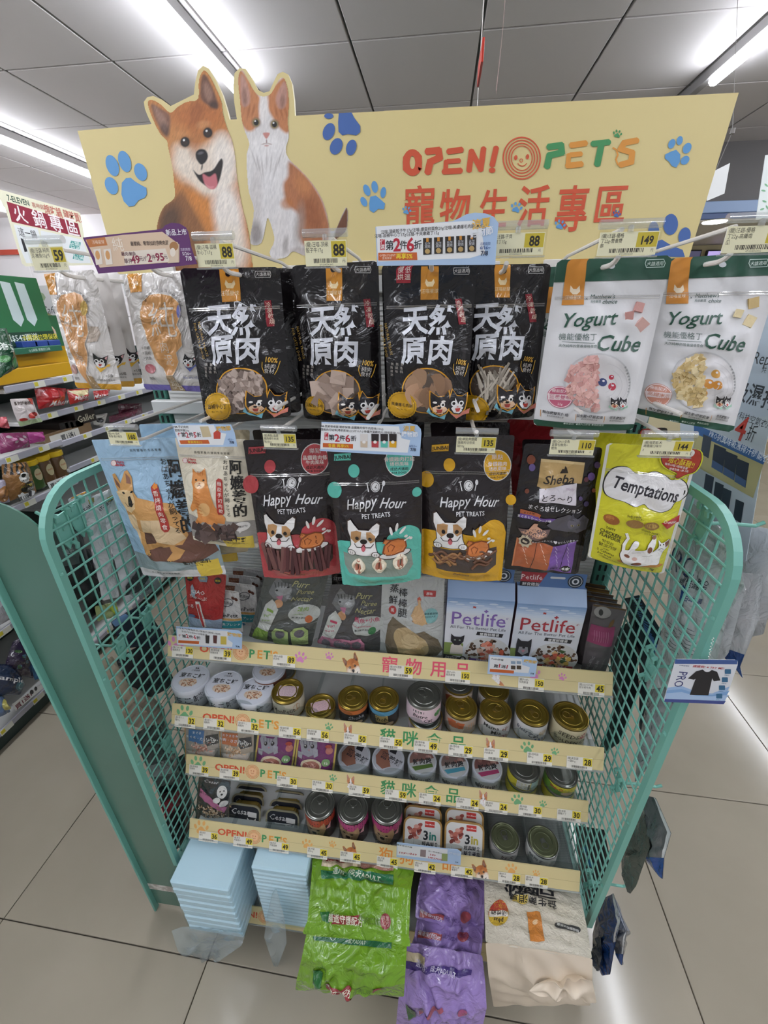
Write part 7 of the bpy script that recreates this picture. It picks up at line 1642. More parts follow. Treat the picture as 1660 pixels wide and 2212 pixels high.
# gable topped boxes
def petbox(label,fx,hue,red,animal,dogbits,flap,y,ybt):
    """fx: four front corners in the photograph (tl, tr, br, bl)"""
    P=[un(B2(q),1,y) for q in fx];W_=(P[1][0]-P[0][0]+P[2][0]-P[3][0])/2;x0=(P[0][0]+P[3][0])/2;zt=(P[0][2]+P[1][2])/2;zb=DECK['top']+.001
    o_=(x0+W_/2,y,zb);t=thing('meal_box',label,'pet food box',o_);H_=zt-zb;D_=.052
    m=MB();x1,x2=-W_/2,W_/2
    v=[(x1,0,0),(x2,0,0),(x2,D_,0),(x1,D_,0),(x1,0,H_),(x2,0,H_),(x2,D_,H_),(x1,D_,H_),(x1,.020,H_+.026),(x2,.020,H_+.026),(x1,D_-.02,H_+.026),(x2,D_-.02,H_+.026)]
    m.v=v;m.n=12;sc='5a2030' if red else '3f3060';fc='d3d6dd'
    m.f=[(0,1,5,4),(2,3,7,6),(1,2,6,5),(3,0,4,7),(0,3,2,1),(4,5,9,8),(6,7,10,11),(8,9,11,10),(5,6,11,9),(7,4,8,10)]
    m.c=[fc,fc,sc,sc,fc,'8fa6c6',sc,'5f7fae',sc,sc];m.build('carton',node_mat('printed_carton',attr=True,rough=.35,coat=.3),t,ink=True)
    MB().box(x1+.004,.020,H_+.024,x2-.004,.0212,H_+.058,'4c71a8',ch=.0003).build('header_tab',node_mat('printed_carton'),t,ink=True)
    fr_=Flat((x0,y,zt),(1,0,0),(0,0,1),rel=o_).toward();ar=Art(fr_,local=True,lift=.0002,step=.0001)
    U= lambda a:a*W_;Vv= lambda b:b*H_
    # sky band, meadow, words, bowl
    for k in range(8):ar.uvrect(0,Vv(.028*k),W_,Vv(.028*(k+1)),['7f9cc4','8aa5ca','9ab2d2','aabeda','b9cae0','c6d3e4','ccd6e4','d0d8e2'][k])
    ar.up()
    for k in range(9):ar.ell(U(.1+k*.1),Vv(.06+.03*(k%3)),U(.07),Vv(.012),'c3d0e2',0,10)
    ar.uvrect(0,Vv(.66),U(.3),Vv(.86),'7f9150');ar.up();c='a3323c' if red else '7d62a8'
    ar.text('Petlife',U(.5),Vv(.28),H_*.26,c,.004,sx=.98);ar.text('✚',U(.60),Vv(.165),H_*.06,c,.02,res=1);ar.text('®',U(.93),Vv(.25),H_*.05,c,0,res=1);ar.text('All For The Better Pet Life',U(.5),Vv(.415),H_*.062,'5a5f68',0,sx=.95);ar.text('⚑',U(.42),Vv(.12),H_*.05,'b0403c',0,res=1)
    ar.poly([(U(.50),Vv(.465)),(U(.90),Vv(.475)),(U(.885),Vv(.53)),(U(.485),Vv(.515))],'26262a');ar.up();ar.text('雙寶鮮糧餐',U(.69),Vv(.498),H_*.045,'e0e0e0',.01,res=1)
    ar.ell(U(.69),Vv(.78),U(.36),Vv(.24),'c8c8c6',n=30);ar.up();g=random.Random(9)
    for k in range(110):
        a=g.uniform(0,6.3);r_=g.random()**.5;ar.ell(U(.69)+U(.33)*r_*math.cos(a),Vv(.78)+Vv(.21)*r_*math.sin(a),U(.026),Vv(.018),g.choice(('5a4434','6d5340','463428')),g.uniform(0,180),7)
    ar.up()
    for k in range(26):
        a=g.uniform(0,6.3);r_=g.random()**.5;ar.poly([(U(.72)+U(.20)*r_*math.cos(a)+U(.05)*math.cos(b),Vv(.76)+Vv(.14)*r_*math.sin(a)+Vv(.035)*math.sin(b)) for b in [g.uniform(0,1)+j*1.3 for j in range(5)]],g.choice(('c8604a','d88a74','dcb0a0','c8a894') if not red else ('d8b45a','e0c890','c8604a','3f5a34','d0a878')),z=ar.z+(k%5)*.3)
    ar.uvrect(0,Vv(.92),W_,Vv(1.0),'3a7f84');ar.uvrect(U(.5),Vv(.93),W_,Vv(1.0),'b04a3c' if not red else '5f3a30');ar.uvrect(U(.42),Vv(.88),W_,Vv(.92),'a3323c' if red else '6d52a0');ar.up();ar.up();ar.up();ar.text('鮮食雞飯｜全齡%s'%('犬' if red else '貓'),U(.72),Vv(.90),H_*.036,'e6e0ea',.01,res=1)
    # animal
    cx,cy=U(.20),Vv(.61)
    if not red:
        ar.poly([(cx-U(.1),cy+Vv(.22)),(cx-U(.09),cy+Vv(.08)),(cx,cy+Vv(.02)),(cx+U(.1),cy+Vv(.1)),(cx+U(.11),cy+Vv(.22))],'cfc6bc');ar.poly([(cx-U(.1),cy-Vv(.09)),(cx-U(.05),cy-Vv(.05)),(cx+U(.05),cy-Vv(.05)),(cx+U(.11),cy-Vv(.08)),(cx+U(.10),cy+Vv(.02)),(cx+U(.04),cy+Vv(.08)),(cx-U(.04),cy+Vv(.08)),(cx-U(.1),cy+Vv(.02))],'26242a');ar.up();ar.ell(cx-U(.035),cy,U(.016),Vv(.010),'8a9a8a');ar.ell(cx+U(.04),cy,U(.016),Vv(.010),'8a9a8a')
    else:
        ar.poly([(cx-U(.11),cy+Vv(.2)),(cx-U(.12),cy-Vv(.02)),(cx-U(.11),cy-Vv(.11)),(cx-U(.05),cy-Vv(.07)),(cx+U(.05),cy-Vv(.07)),(cx+U(.10),cy-Vv(.11)),(cx+U(.11),cy),(cx+U(.1),cy+Vv(.2))],'2c2c30');ar.up();ar.poly([(cx-U(.07),cy+Vv(.02)),(cx+U(.06),cy+Vv(.02)),(cx+U(.08),cy+Vv(.1)),(cx,cy+Vv(.15)),(cx-U(.08),cy+Vv(.1))],'8a8c90');ar.up();ar.poly([(cx-U(.035),cy+Vv(.065)),(cx+U(.035),cy+Vv(.065)),(cx,cy+Vv(.11))],'b87a84');ar.ell(cx,cy+Vv(.03),U(.022),Vv(.014),'151517',z=ar.z+1)
    ar.ell(U(.02),Vv(.9),U(.24),Vv(.06),'26262a',z=ar.z) if False else ar.poly([(0,Vv(.84)),(U(.12),Vv(.85)),(U(.3),Vv(.89)),(U(.3),Vv(.93)),(0,Vv(.93))],'26262a');ar.up();ar.text('Superfood',U(.13),Vv(.875),H_*.034,'d8d8da',0,res=1);ar.text('超級新添加',U(.12),Vv(.905),H_*.03,'d8d8da',0,res=1);ar.ell(U(.31),Vv(.9),U(.055),Vv(.045),'202024',n=20);ar.ell(U(.31),Vv(.9),U(.03),Vv(.025),'e0e0e2',z=ar.z+1)
    ar.build('printed_front',M_PAPER,t)
    f2=Flat((x0+.004,y+.0199,zb+H_+.058),(1,0,0),(0,0,1),rel=o_).toward();ar=Art(f2,local=True,lift=.0002,step=.0001);w2=W_-.008
    ar.poly([(0,0),(w2*.40,0),(w2*.28,.032),(0,.032)],'a3323c' if red else '7d62a8');ar.poly([(0,.022),(w2*.31,.022),(w2*.28,.032),(0,.032)],'22222a',z=.5);ar.up();ar.text('Petlife',w2*.17,.011,.016,'ecdcdc',.004,res=1);ar.text('鮮食雞飯',w2*.17,.027,.008,'e6e6ea',0,res=1)
    ar.rr(w2*.45,.008,w2*.68,.0125,.002,'d8dade');ar.ell(w2*.84,.016,w2*.12,.014,'2c3440',n=26);ar.up();ar.ring(w2*.84,.016,w2*.10,.0115,.001,'cdd3dc',26);ar.ell(w2*.84,.016,w2*.055,.0065,'d8dce4');ar.up();ar.ell(w2*.84,.016,w2*.03,.004,'2c3440')
    ar.build('printed_tab',M_PAPER,t)
    for sx_ in (0,): pass
    return t
petbox('sky blue meal box with purple lettering and a black masked cat',[(450,215),(882,240),(858,650),(425,625)],'', False,'','', None,-.440,0)
petbox('sky blue meal box with red lettering and a black schnauzer',[(905,250),(1370,288),(1290,690),(868,640)],'', True,'','', None,-.440,0)
MB_=MB()
# dental bars
def bar_art(dx,dy,full):
    def f(ar,lf,t):
        ar.poly([(425+dx,590+dy),(930+dx,665+dy),(925+dx,685+dy),(430+dx,612+dy)],'5a4424');ar.up()
        if not full:ar.ell(560+dx,660+dy,40,40,'6c6a6a'); return
        ar.poly([(400+dx,860+dy),(600+dx,900+dy),(765+dx,905+dy),(700+dx,1170+dy),(330+dx,1110+dy)],'8c3a60');ar.ell(570+dx,700+dy,130,80,'8f8d8b',8);ar.up();ar.ell(545+dx,700+dy,34,44,'2e2d2f');ar.ell(700+dx,860+dy,70,26,'6e5230',-50)
        ar.line([(450+dx,760+dy),(560+dx,800+dy),(680+dx,770+dy)],8,'4a4949')
        for k in range(7):ar.line([(450+k*34+dx,950+dy+k*4),(430+k*34+dx,1090+dy+k*4)],5,'b8849c')
        ar.text('LONG LASTING',368+dx,1430+dy,62,'9a989a',.012,rot=78,sx=.78);ar.text('DENTAL BAR',445+dx,1470+dy,62,'9a989a',.012,rot=78,sx=.78);ar.text('CLEANS TEETH',560+dx,1420+dy,34,'8a888a',.01,rot=78,sx=.8)
    return f
for k in (5,4,3,2,1,0):
    dx,dy=(-15-62*k,-70*k) if k else (0,0);dx*= .95;yy=-.43+.022*k
    standing('dental_bar',('front grey and pink dental bar at the right end of the topmost shelf','dental bar second from the front','dental bar third from the front','dental bar fourth from the front','dental bar fifth from the front, its gold end showing','rearmost dental bar of the row')[k],
             [((425+dx,590+dy),(930+dx,668+dy),yy),((240+dx,1600+dy*.6),(600+dx,1640+dy*.6),yy)],D7,('5c5759','4c3f38')[k>3] if k!= 4 else '8a6a34',bar_art(dx,dy,k==0),seed=100+k,cat='pet treat',group='dental bars on the topmost shelf',B=.008,mat=M_MATTE,r=.001)

# ================================================================== price labels on the strips
TAGS={
 'top':[(B1,115,625,'130','below the red cat treat bag',('(寵)CIAO啾','嚕燒肉泥')),(B1,387,645,'39','below the white snack sachets',('(寵)貓倍麗','鮮鮪魚條')),(B1,843,690,'89','below the green tipped puree bag',('(寵)Pufft酷','肉泥條')),(B2,143,710,'59','below the steamed chicken leg bag',('(寵)HM-蒸鮮','棒棒腿')),(B2,520,745,'150','below the purple lettered box',('(寵)Petlife','雞魚鮮食')),(B2,1008,795,'150','below the red lettered box',('(寵)Petlife','牛肉鮮食')),(B2,1408,830,'45','below the dental bars',('(寵)GOODIES','潔牙棒牛肉'))],
 'second':[(B3,132,463,'32','below the leftmost white lidded can',('(寵)室ちこ','罐80g')),(B3,340,482,'32','below the middle white lidded can',('(寵)室ちこ','罐鮪魚')),(B3,585,505,'32','below the third white lidded can',('(寵)室ちこ','罐雞肉')),(B3,885,540,'56','below the cream can with a pink sticker',('(寵)貓倍麗','金罐85g')),(B3,1085,563,'56','below the low gold can',('(寵)貓倍麗','金罐鮪魚')),(B3,1353,592,'50','below the orange and black can',('(寵)SHEBA','金罐75g')),(B4,80,530,'50','below the pale blue can',('(寵)SHEBA','金罐鮪魚')),(B4,320,555,'49','below the tall pink can',('(寵)惜時機','能大罐170g')),(B4,560,583,'29','below the tabby can',('(寵)惜時金','罐80g')),(B4,805,610,'29','below the handwritten can',('(寵)MAMA','MIA軟凍')),(B4,1105,638,'29','below the blue lettered can',('(寵)惜時貓','罐80g')),(B4,1380,667,'28','below the rightmost gold can',('(寵)黃金貓','一罐80g'))],
 'third':[(B5,165,82,'39','below the blue tag pouch',('(寵)貓咪餐','包鮪魚')),(B5,385,108,'39','below the orange tag pouch',('(寵)貓咪餐','包雞肉')),(B5,797,165,'30','below the left purple pouch',('(寵)偉嘉貓','餐包')),(B5,1052,197,'30','below the right purple pouch',('(寵)偉嘉貓','餐包')),(B5,1317,230,'59','below the left brown paw lid can',('(寵)汪喵','營養罐')),(B6,118,195,'59','below the black striped can',('(寵)汪喵','主食罐')),(B6,362,222,'24','below the olive band can',('(寵)鮮肉','煲80g')),(B6,632,255,'24','below the light blue band can',('(寵)鮮肉','煲鮪魚')),(B6,838,282,'24','below the magenta band can',('(寵)鮮肉','煲雞肉')),(B6,1082,307,'30','below the ingredient panel can',('(寵)咪歐','貓罐185g')),(B6,1360,340,'30','below the yellow and green can',('(寵)咪歐','貓罐沙丁'))],
 'fourth':[(B5,233,558,'36','below the black and pink terrier pouch',('(寵)西莎','餐包')),(B5,482,595,'49','above the gap between the two pads packs',('(寵)西莎','犬餐盒牛')),(B5,740,633,'49','above the second pads pack',('(寵)西莎','犬餐盒雞')),(B5,1015,675,'45','above the left edge of the green sacks',('(寵)犬罐','頭400g')),(B5,1252,705,'45','above the middle of the green sacks',('(寵)犬罐','頭牛肉')),(B5,1517,742,'45','above the right edge of the green sacks',('(寵)犬罐','頭雞肉')),(B6,327,712,'42','above the left side of the purple sacks',('(寵)3in犬','餐盒')),(B6,592,745,'42','above the right side of the purple sacks',('(寵)3in犬','餐盒牛')),(B6,932,790,'28','above the left half of the litter bag',('(寵)好犬','一罐80g')),(B6,1127,815,'28','above the right half of the litter bag',('(寵)好犬','罐大罐'))]}
sd=20
for nm,L_ in TAGS.items():
    ry,rz=RAIL[nm];ez=np.array([0,.0187,.0395]);ez/=np.linalg.norm(ez);nrm=np.cross((1,0,0),ez);nrm=nrm if nrm[1]<0 else -nrm
    for v,x,y,num,where,lines in L_:
        sd+=1;fr_=Flat(np.array((X0,ry,rz))+nrm*.0015,(1,0,0),ez).toward();uv=fr_.uv([v((x,y))])[0];C=fr_.O+np.array((1,0,0))*uv[0]-ez*uv[1]
        w_,h_=.048,.0245;o_=C+ez*(h_/2);a_=math.atan2(.0187,.0395)
        cs=[C+np.array((1,0,0))*sx_*w_/2+ez*sz_*h_/2-nrm*d_ for d_ in (0,.0006) for sx_,sz_ in ((-1,-1),(1,-1),(1,1),(-1,1))]
        c=mk('price_label',[p-o_ for p in cs],[(0,1,2,3),(7,6,5,4),(0,4,5,1),(1,5,6,2),(2,6,7,3),(3,7,4,0)],M_PAPER, None,ink=np.tile(lin('dcd9cc'),(8,1)),loc=o_)
        tag(c,'white price label reading %s %s'%(num,where),'price label','price labels on the shelf strips')
        f2=Flat(o_-np.array((1,0,0))*w_/2,(1,0,0),ez,rel=o_).toward();ar=Art(f2,local=True,lift=.0001,step=.00005);price_art(ar,w_,h_,num,lines,sd,bg='dedbd0',unit=False);ar.build('printed_text',M_PAPER,c)

def pm5(ar):
    ar.poly([(75,455),(440,475),(440,535),(475,560),(470,590),(80,570)],'dddfe2');ar.up();ar.text('CIAO全系列(啾嚕肉泥)/貓倍麗(鮮食)/惜時',215,472,18,'33302e',.006,rot=-5,res=1);ar.text('全系列/SHEBA/汪喵星球',200,490,17,'33302e',.006,rot=-5,res=1)
    for ch,x,y,sz,c in (('任',98,508,22,'b5263a'),('第',126,512,30,'26242a'),('2',150,510,46,'b5263a'),('件',177,517,30,'26242a'),('6',203,517,46,'b5263a'),('折',230,524,30,'26242a')):ar.text(ch,x,y,sz,c,.02,rot=-4,res=1)
    ar.poly([(85,540),(235,548),(232,568),(84,560)],'c5602c')
    for x,c in ((293,'2a2426'),(348,'5a3434'),(408,'c8b450')):ar.poly([(x-14,505),(x+16,507),(x+12,565),(x-12,562)] if x<400 else [(x-20,512),(x+22,514),(x+22,572),(x-20,570)],c)
    ar.up();ar.text('購物節',488,502,34,'ddb04a',.02,rot=-3,res=1);ar.text('7/8',510,586,22,'26324a',.02,res=1)
ry,rz=RAIL['top']
promo('promotion_card',[(68,443),(480,468),(520,472),(543,492),(540,606),(300,592),(76,572)],-.4885,'pale blue card clipped to the left end of the topmost strip',pm5,B1)
def pm6(ar):
    ar.poly([(735,608),(945,625),(950,665),(1000,680),(990,720),(730,700)],'dddfe2');ar.up();ar.text('Petlife鮮糧',785,628,18,'33302e',.01,rot=-4,res=1);ar.text('買',775,672,32,'26242a',.02,rot=-4,res=1);ar.text('1',798,670,46,'b5263a',.03,rot=-4,res=1);ar.text('送',824,675,32,'26242a',.02,rot=-4,res=1);ar.text('1',849,676,46,'b5263a',.03,rot=-4,res=1);ar.poly([(735,690),(895,702),(892,722),(733,710)],'c5602c')
    for x in (888,926):ar.poly([(x-14,668),(x+16,670),(x+16,695),(x-14,693)],'4a4034');ar.poly([(x-14,638),(x+16,640),(x+16,660),(x-14,658)],'8aa0b8')
    ar.up();ar.text('購物節',1003,642,30,'ddb04a',.02,rot=-3,res=1);ar.text('7/8',1015,722,20,'26324a',.02,res=1)
promo('promotion_card',[(727,598),(945,612),(960,605),(1040,618),(1052,640),(1035,745),(880,738),(718,724)],-.490,'pale blue card below the two meal boxes',pm6,B2)
def pm7(ar):
    ar.poly([(130,545),(490,580),(486,660),(128,620)],'dddfe2');ar.up();ar.text('樂本健成犬糧',180,556,18,'33302e',.006,rot=-5,res=1);ar.text('統一樂本健犬',400,600,16,'33302e',.006,rot=-6,res=1)
    ar.text('199',165,605,32,'b5263a',.02,rot=-6,res=1);ar.text('元2件',205,610,20,'b5263a',.01,rot=-6,res=1);ar.text('369',245,614,32,'b5263a',.02,rot=-6,res=1);ar.text('149',385,620,30,'b5263a',.02,rot=-6,res=1);ar.text('2件279元',400,645,26,'b5263a',.02,rot=-6,res=1)
    ar.poly([(295,580),(335,584),(332,635),(292,630)],'8a7a7c');ar.poly([(448,608),(490,612),(488,665),(446,660)],'8a9a5c');ar.up();ar.text('購物節',540,612,30,'c8d4e6',.02,rot=-3,res=1);ar.text('7/8',555,672,18,'26324a',.02,res=1)
promo('promotion_card',[(126,530),(480,575),(560,580),(588,600),(582,695),(350,668),(122,636)],-.592,'pale blue card clipped over the orange lettering of the fourth strip',pm7,B6)


# ================================================================== the bottom shelf
M_PAD=node_mat('blue_nonwoven_pad','cbe2ec',rough=.8,bump=(300,.4,.0006,0))
def pads(label,x0,x1,yf,zt,n,tail):
    z0=DECK['bottom']+.001;o_=((x0+x1)/2,yf,z0);W_=x1-x0;H_=zt-z0
    t=thing('pad_pack',label,'pet pads',o_,group='packs of blue pet pads on the bottom shelf');g=random.Random(n);hh=(H_-.012)/n
    for k in range(n):
        th=hh if k<n-1 else hh+.004;e=g.uniform(-.001,.001)
        MB().box(-W_/2+.004,e+.004,k*hh+.003,W_/2-.004,.125+e,k*hh+th*.975,ch=min(.0028,hh*.3)).build('folded_pad',M_PAD,t)
    Y=np.linspace(-.002,.13,8);m=MB()
    pr=[(-W_/2,.0),(W_/2,.0),(W_/2+.002,H_),(-W_/2-.002,H_)]
    m.box(-W_/2,-.001,.001,W_/2,.13,H_,ch=.008);m.build('wrap',clear_mat('pad_wrap','f4fafc',.04,.22,.0),t)
    lf=Loft(*tail,B=.004,wr=.004,prof='flat',creases=4,seed=n);lf.o=np.array(o_);lf.body('wrap_tail',M_WRAPC,t,'ffffff',10,16)
pads('large blue pads pack at the left end of the bottom shelf',-.492,-.340,-.662,.336,9,([((90,560),(560,600),-.668),((130,690),(540,660),-.675),((170,740),(380,770),-.68)],B7))
pads('smaller ribbed blue pads pack beside the green sacks',-.308,-.168,-.625,.362,16,([((735,325),(770,325),-.632),((700,480),(815,480),-.65),((685,610),(830,640),-.66),((748,800),(765,810),-.67)],B7))
def sack(name,label,rows,color,paint,mat=M_FILMS,group=None,view=B7,cat='pet food sack',**k):
    k.setdefault('B',.016);k.setdefault('wr',.0026);k.setdefault('creases',9);k.setdefault('prof','pillow')
    t,lf=pack(name,label,cat,rows,view,color,mat,group,nu=64,nv=72,**k);ar=Art(lf,lift=.0022,step=.0003);paint(ar);ar.build('printed_front',mat,t,seg=.004); return t,lf
GRN='6f9c26'
def g_low(ar):
    ar.poly([(1010,800),(1075,820),(1075,890),(1012,870)],'2a6a34');ar.poly([(1085,868),(1270,880),(1258,900),(1275,930),(1095,905),(1100,885)],'8c2f34');ar.poly([(1000,600),(1505,640),(1505,680),(1010,625)],'1f5f3c');ar.ell(1430,910,34,20,'8c2f34');ar.up();ar.text('腸道守護配方',1180,893,28,'e0dcc8',.01,rot=-5,res=1);ar.text('牛肉口味',1335,908,26,'5a7a24',.01,res=1);ar.text('成犬ADULT',1290,635,22,'b8ccb0',.01,res=1)
def g_up(ar):
    ar.poly([(1065,105),(1520,140),(1518,200),(1055,165)],'c8b89c');ar.poly([(1080,95),(1290,118),(1285,150),(1085,132)],'8c2f34');ar.poly([(1310,140),(1518,160),(1518,200),(1310,185)],'a8786a');ar.poly([(1052,188),(1520,225),(1515,282),(1058,240)],'1f6a44');ar.poly([(1045,450),(1110,448),(1105,520),(1060,500)],'2a6a34');ar.poly([(1125,475),(1310,478),(1295,503),(1312,530),(1120,525),(1135,500)],'8c2f34');ar.ell(1468,512,32,50,'8c2f34');ar.up()
    ar.text('適用：成犬ADULT',1285,226,36,'cfdcc8',.008,rot=-4,res=1);ar.text('腸道守護配方',1215,503,38,'e6e0cc',.012,rot=-1,res=1);ar.text('牛肉口味',1370,508,34,'5a7a24',.01,res=1);ar.text('專業',1468,495,24,'d8b0a8',0,res=1);ar.text('配方',1468,525,24,'d8b0a8',0,res=1)
sack('dog_food_sack','lower bright green dog food sack drooping towards the floor',[((960,560),(1600,640),-.70),((925,740),(1592,790),-.735),((892,880),(1585,905),-.752),((885,945),(1580,988),-.756)],GRN,g_low,group='green dog food sacks',seed=201)
sack('dog_food_sack','upper bright green dog food sack with white streaks of shine',[((1000,20),(1660,100),-.555),((985,250),(1625,300),-.625),((962,500),(1612,590),-.69),((928,585),(1624,668),-.706)],GRN,g_up,group='green dog food sacks',seed=202)
PUR='9a82c0'
def p_art(yb,sx=0):
    def f(ar):
        ar.poly([(190+sx,yb),(345+sx,yb+30),(340+sx,yb+66),(185+sx,yb+40)],'a04a4c');ar.ell(478+sx,yb+40,36,34,'a8505a');ar.up();ar.text('腸道保健配方',262+sx,yb+32,25,'dcd0e0',.01,rot=-10,res=1);ar.text('活力成犬',400+sx,yb+52,24,'6a5490',.01,rot=-6,res=1)
    return f
def p_low(ar):
    ar.poly([(110,755),(535,805),(530,845),(105,800)],'3f2a74');ar.poly([(112,690),(235,720),(232,765),(112,752)],'c8b898');ar.poly([(112,1010),(180,1050),(182,1110),(135,1110)],'2a5a34');ar.poly([(200,1040),(350,1005),(360,1030),(205,1070)],'a05064');ar.ell(478,1050,30,20,'a05078');ar.up();ar.text('適用：成犬ADULT',305,798,34,'cfc6e0',.008,rot=-6,res=1)
GP2='purple dog food sacks'
sack('dog_food_sack','lowest purple dog food sack with dark purple band',[((115,640),(600,720),-.675),((92,840),(620,905),-.71),((62,1010),(628,1060),-.735),((45,1200),(600,1190),-.75)],PUR,p_low,view=B8,group=GP2,seed=203,wr=.003)
sack('dog_food_sack','middle purple dog food sack with red labelled edge',[((190,440),(600,520),-.615),((165,600),(600,650),-.655),((120,720),(585,760),-.68)],PUR,p_art(570),view=B8,group=GP2,seed=204)
sack('dog_food_sack','topmost purple dog food sack directly under the fourth strip',[((215,160),(612,240),-.55),((180,330),(612,400),-.60),((170,480),(612,620),-.635),((330,470),(590,690),-.65)][:3],PUR,p_art(430,10),view=B8,group=GP2,seed=205)
def tofu(ar):
    for ch,x,y in (('砂',805,305),('腐',915,318),('豆',1015,330)):[ar.text(ch,x+d_,y,120,'26262a',.006,rot=176) for d_ in (-3,0,3)]
    ar.poly([(800,362),(895,368),(890,422),(795,416)],'d8c060');ar.up();ar.text('益生菌消臭',925,400,58,'26262a',.015,rot=176);ar.ell(706,470,66,80,'c9a83c',n=28);ar.poly([(706+66*math.cos(a),470-80*math.sin(a)) for a in np.linspace(0,PI,16)],'b03a34');ar.poly([(645,445),(768,462),(766,500),(646,484)],'e2ddd4',z=ar.z+1);ar.up();ar.up()
    ar.text('活性碳',706,468,34,'26262a',.015,rot=172,res=1);ar.text('plus',704,515,40,'26262a',.015,rot=172,res=1);ar.poly([(886,472),(972,478),(1004,655),(912,650)],'c9803a');ar.ell(942,545,18,14,'e6c49c',z=ar.z+1);ar.rr(1065,545,1232,583,18,'3a3a3c',8);ar.up();ar.text('極細顆粒低粉塵',1150,565,20,'dcdcd8',.01,rot=173,res=1)
M_LIT=node_mat('pebbled_vacuum_film',attr=True,rough=.4,bump=(140,1.0,.003,.6))
t,lf=pack('litter_bag','cream vacuum packed litter bag lying upside down at the right end of the bottom shelf','litter bag',[((612,215),(1222,300),-.565),((615,440),(1270,540),-.64),((622,640),(1304,745),-.697)],B8,'cfc8b8',M_LIT,B=.012,prof='pillow',wr=.0015,seed=210)
ar=Art(lf,lift=.0012);tofu(ar);ar.build('printed_front',M_LIT,t,seg=.003)
for k,rr_,lb in ((0,[((620,640),(1306,745),-.698),((640,860),(1306,880),-.715),((672,1052),(1290,1045),-.70)],0),(1,[((950,900),(1304,880),-.722),((900,950),(1320,960),-.73),((960,985),(1334,1030),-.735)],1)):
    l2=Loft(rr_,B8,B=.006,prof='pillow',wr=.003,creases=6,seed=211+k,back=.3);l2.o=lf.o;l2.body('folded_end',node_mat('cream_bag_end','d8cab6',rough=.45),t,'ddd0bd',24,24)
# contents behind so that nothing floats: sacks on the deck
for x,w_,d_,h_,c,nm in ((-.04,.19,.26,.20,GRN,'green sack lying flat beneath the two green ones'),(.155,.13,.24,.19,PUR,'purple sack lying flat beneath the purple ones'),(.325,.18,.26,.22,'c8c0b0','cream litter bag standing behind the upside down one')):
    t=thing('food_sack',nm,'pet food sack',(x,-.58,DECK['bottom']+.001));MB().box(-w_/2,-.0,0,w_/2,d_,h_,ch=.03).build('body',node_mat('sack_film_'+nm[:5].strip(),c,rough=.3,bump=(22,.6,.008,1.5)),t,smooth=True)

# ================================================================== goods on the outer sides of the mesh
LX=-.565
def side(name,label,cat,rows,view,x,color,paint=None,mat=M_MATTE,**k):
    k.setdefault('B',.012);k.setdefault('wr',.0016);k.setdefault('creases',5);k.setdefault('prof','pillow');k.setdefault('r',.004)
    t,lf=pack(name,label,cat,[(a,b,(0,x+dx)) for a,b,dx in rows],view,color,mat,k.pop('group', None),nu=18,nv=30,**k)
    if paint:ar=Art(lf);paint(ar);ar.build('printed_front',mat,t)
    return t
def shirt(dx,dy):
    def f(ar):
        ar.poly([(150+dx,100+dy),(620+dx,60+dy),(620+dx,130+dy),(160+dx,190+dy)][:0] or [(60+dx,190+dy),(270+dx,90+dy),(275+dx,140+dy),(75+dx,230+dy)],'c98a2c');ar.poly([(270+dx,240+dy),(370+dx,200+dy),(372+dx,260+dy),(280+dx,300+dy)],'b0a050');ar.up();ar.text('MORE-TA',260+dx,330+dy,50,'3a3a40',.015,rot=18,sx=-1,res=1);ar.barcode(800+dx-20,1340+dy,940+dx-20,1480+dy,'3a3a3c',14,3)
    return f
GS='white folded shirt packs outside the left mesh'
side('shirt_pack','front white folded shirt pack hanging outside the left mesh','shirt pack',[((30,230),(300,110),-.02),((290,560),(520,500),-.01),((480,1530),(700,1480),0)],D8,LX,'dad8dc',shirt(0,0),M_FILMS,group=GS,seed=301)
side('shirt_pack','middle white folded shirt pack hanging outside the left mesh','shirt pack',[((330,200),(620,80),-.03),((540,640),(760,560),-.02),((780,1570),(990,1440),-.01)],D8,LX,'dddbdf',shirt(240,-30),M_FILMS,group=GS,seed=302)
side('shirt_pack','rear white folded shirt pack outside the left mesh, mostly hidden by the dog bag','shirt pack',[((620,520),(840,440),-.05),((800,900),(960,820),-.05),((960,1520),(1240,1340),-.04)],D8,LX,'9d9ba0', None,M_FILMS,group=GS,seed=303)
side('black_garment_pack','black garment pack with grey label outside the front of the left mesh','garment pack',[((560,1130),(760,1040),-.01),((600,1400),(940,1240),-.01),((820,2212),(1180,2180),0)],C6,LX,'151517', lambda ar:(ar.poly([(590,1380),(880,1370),(900,1740),(720,1790),(640,1580)],'4c5654'),ar.up(),ar.text('夏裝',770,1600,60,'b0b4b2',0,res=1)),seed=304)
side('black_garment_pack','long black garment pack seen through the middle of the left mesh','garment pack',[((60,800),(330,870),0),((150,1200),(480,1500),0),((330,1750),(560,1620),0)],D8,LX-.01,'121214',seed=305)
side('green_snack_pack','clear pack with yellow green fruit outside the left mesh','pack',[((380,1600),(660,1540),0),((420,1800),(700,1700),0)],D8,LX,'9aa36a', lambda ar:ar.ell(590,1640,60,70,'b0bc3c'),M_FILMS,seed=306)
side('stocking_box','navy and light blue stocking pack seen through the left mesh','stocking pack',[((590,1800),(1000,1560),0),((700,2060),(1230,1900),0),((780,2134),(1290,2100),0)],D8,LX,'1d2434', lambda ar:ar.poly([(590,1800),(760,1700),(800,1740),(640,1860)],'6a8ab4'),seed=307)
side('stocking_pack','beige stocking pack hanging beside the screw of the left mesh','stocking pack',[((850,900),(960,860),0),((1000,1400),(1160,1180),0),((1060,1440),(1200,1300),0)],C1,LX,'b8a894',seed=308)
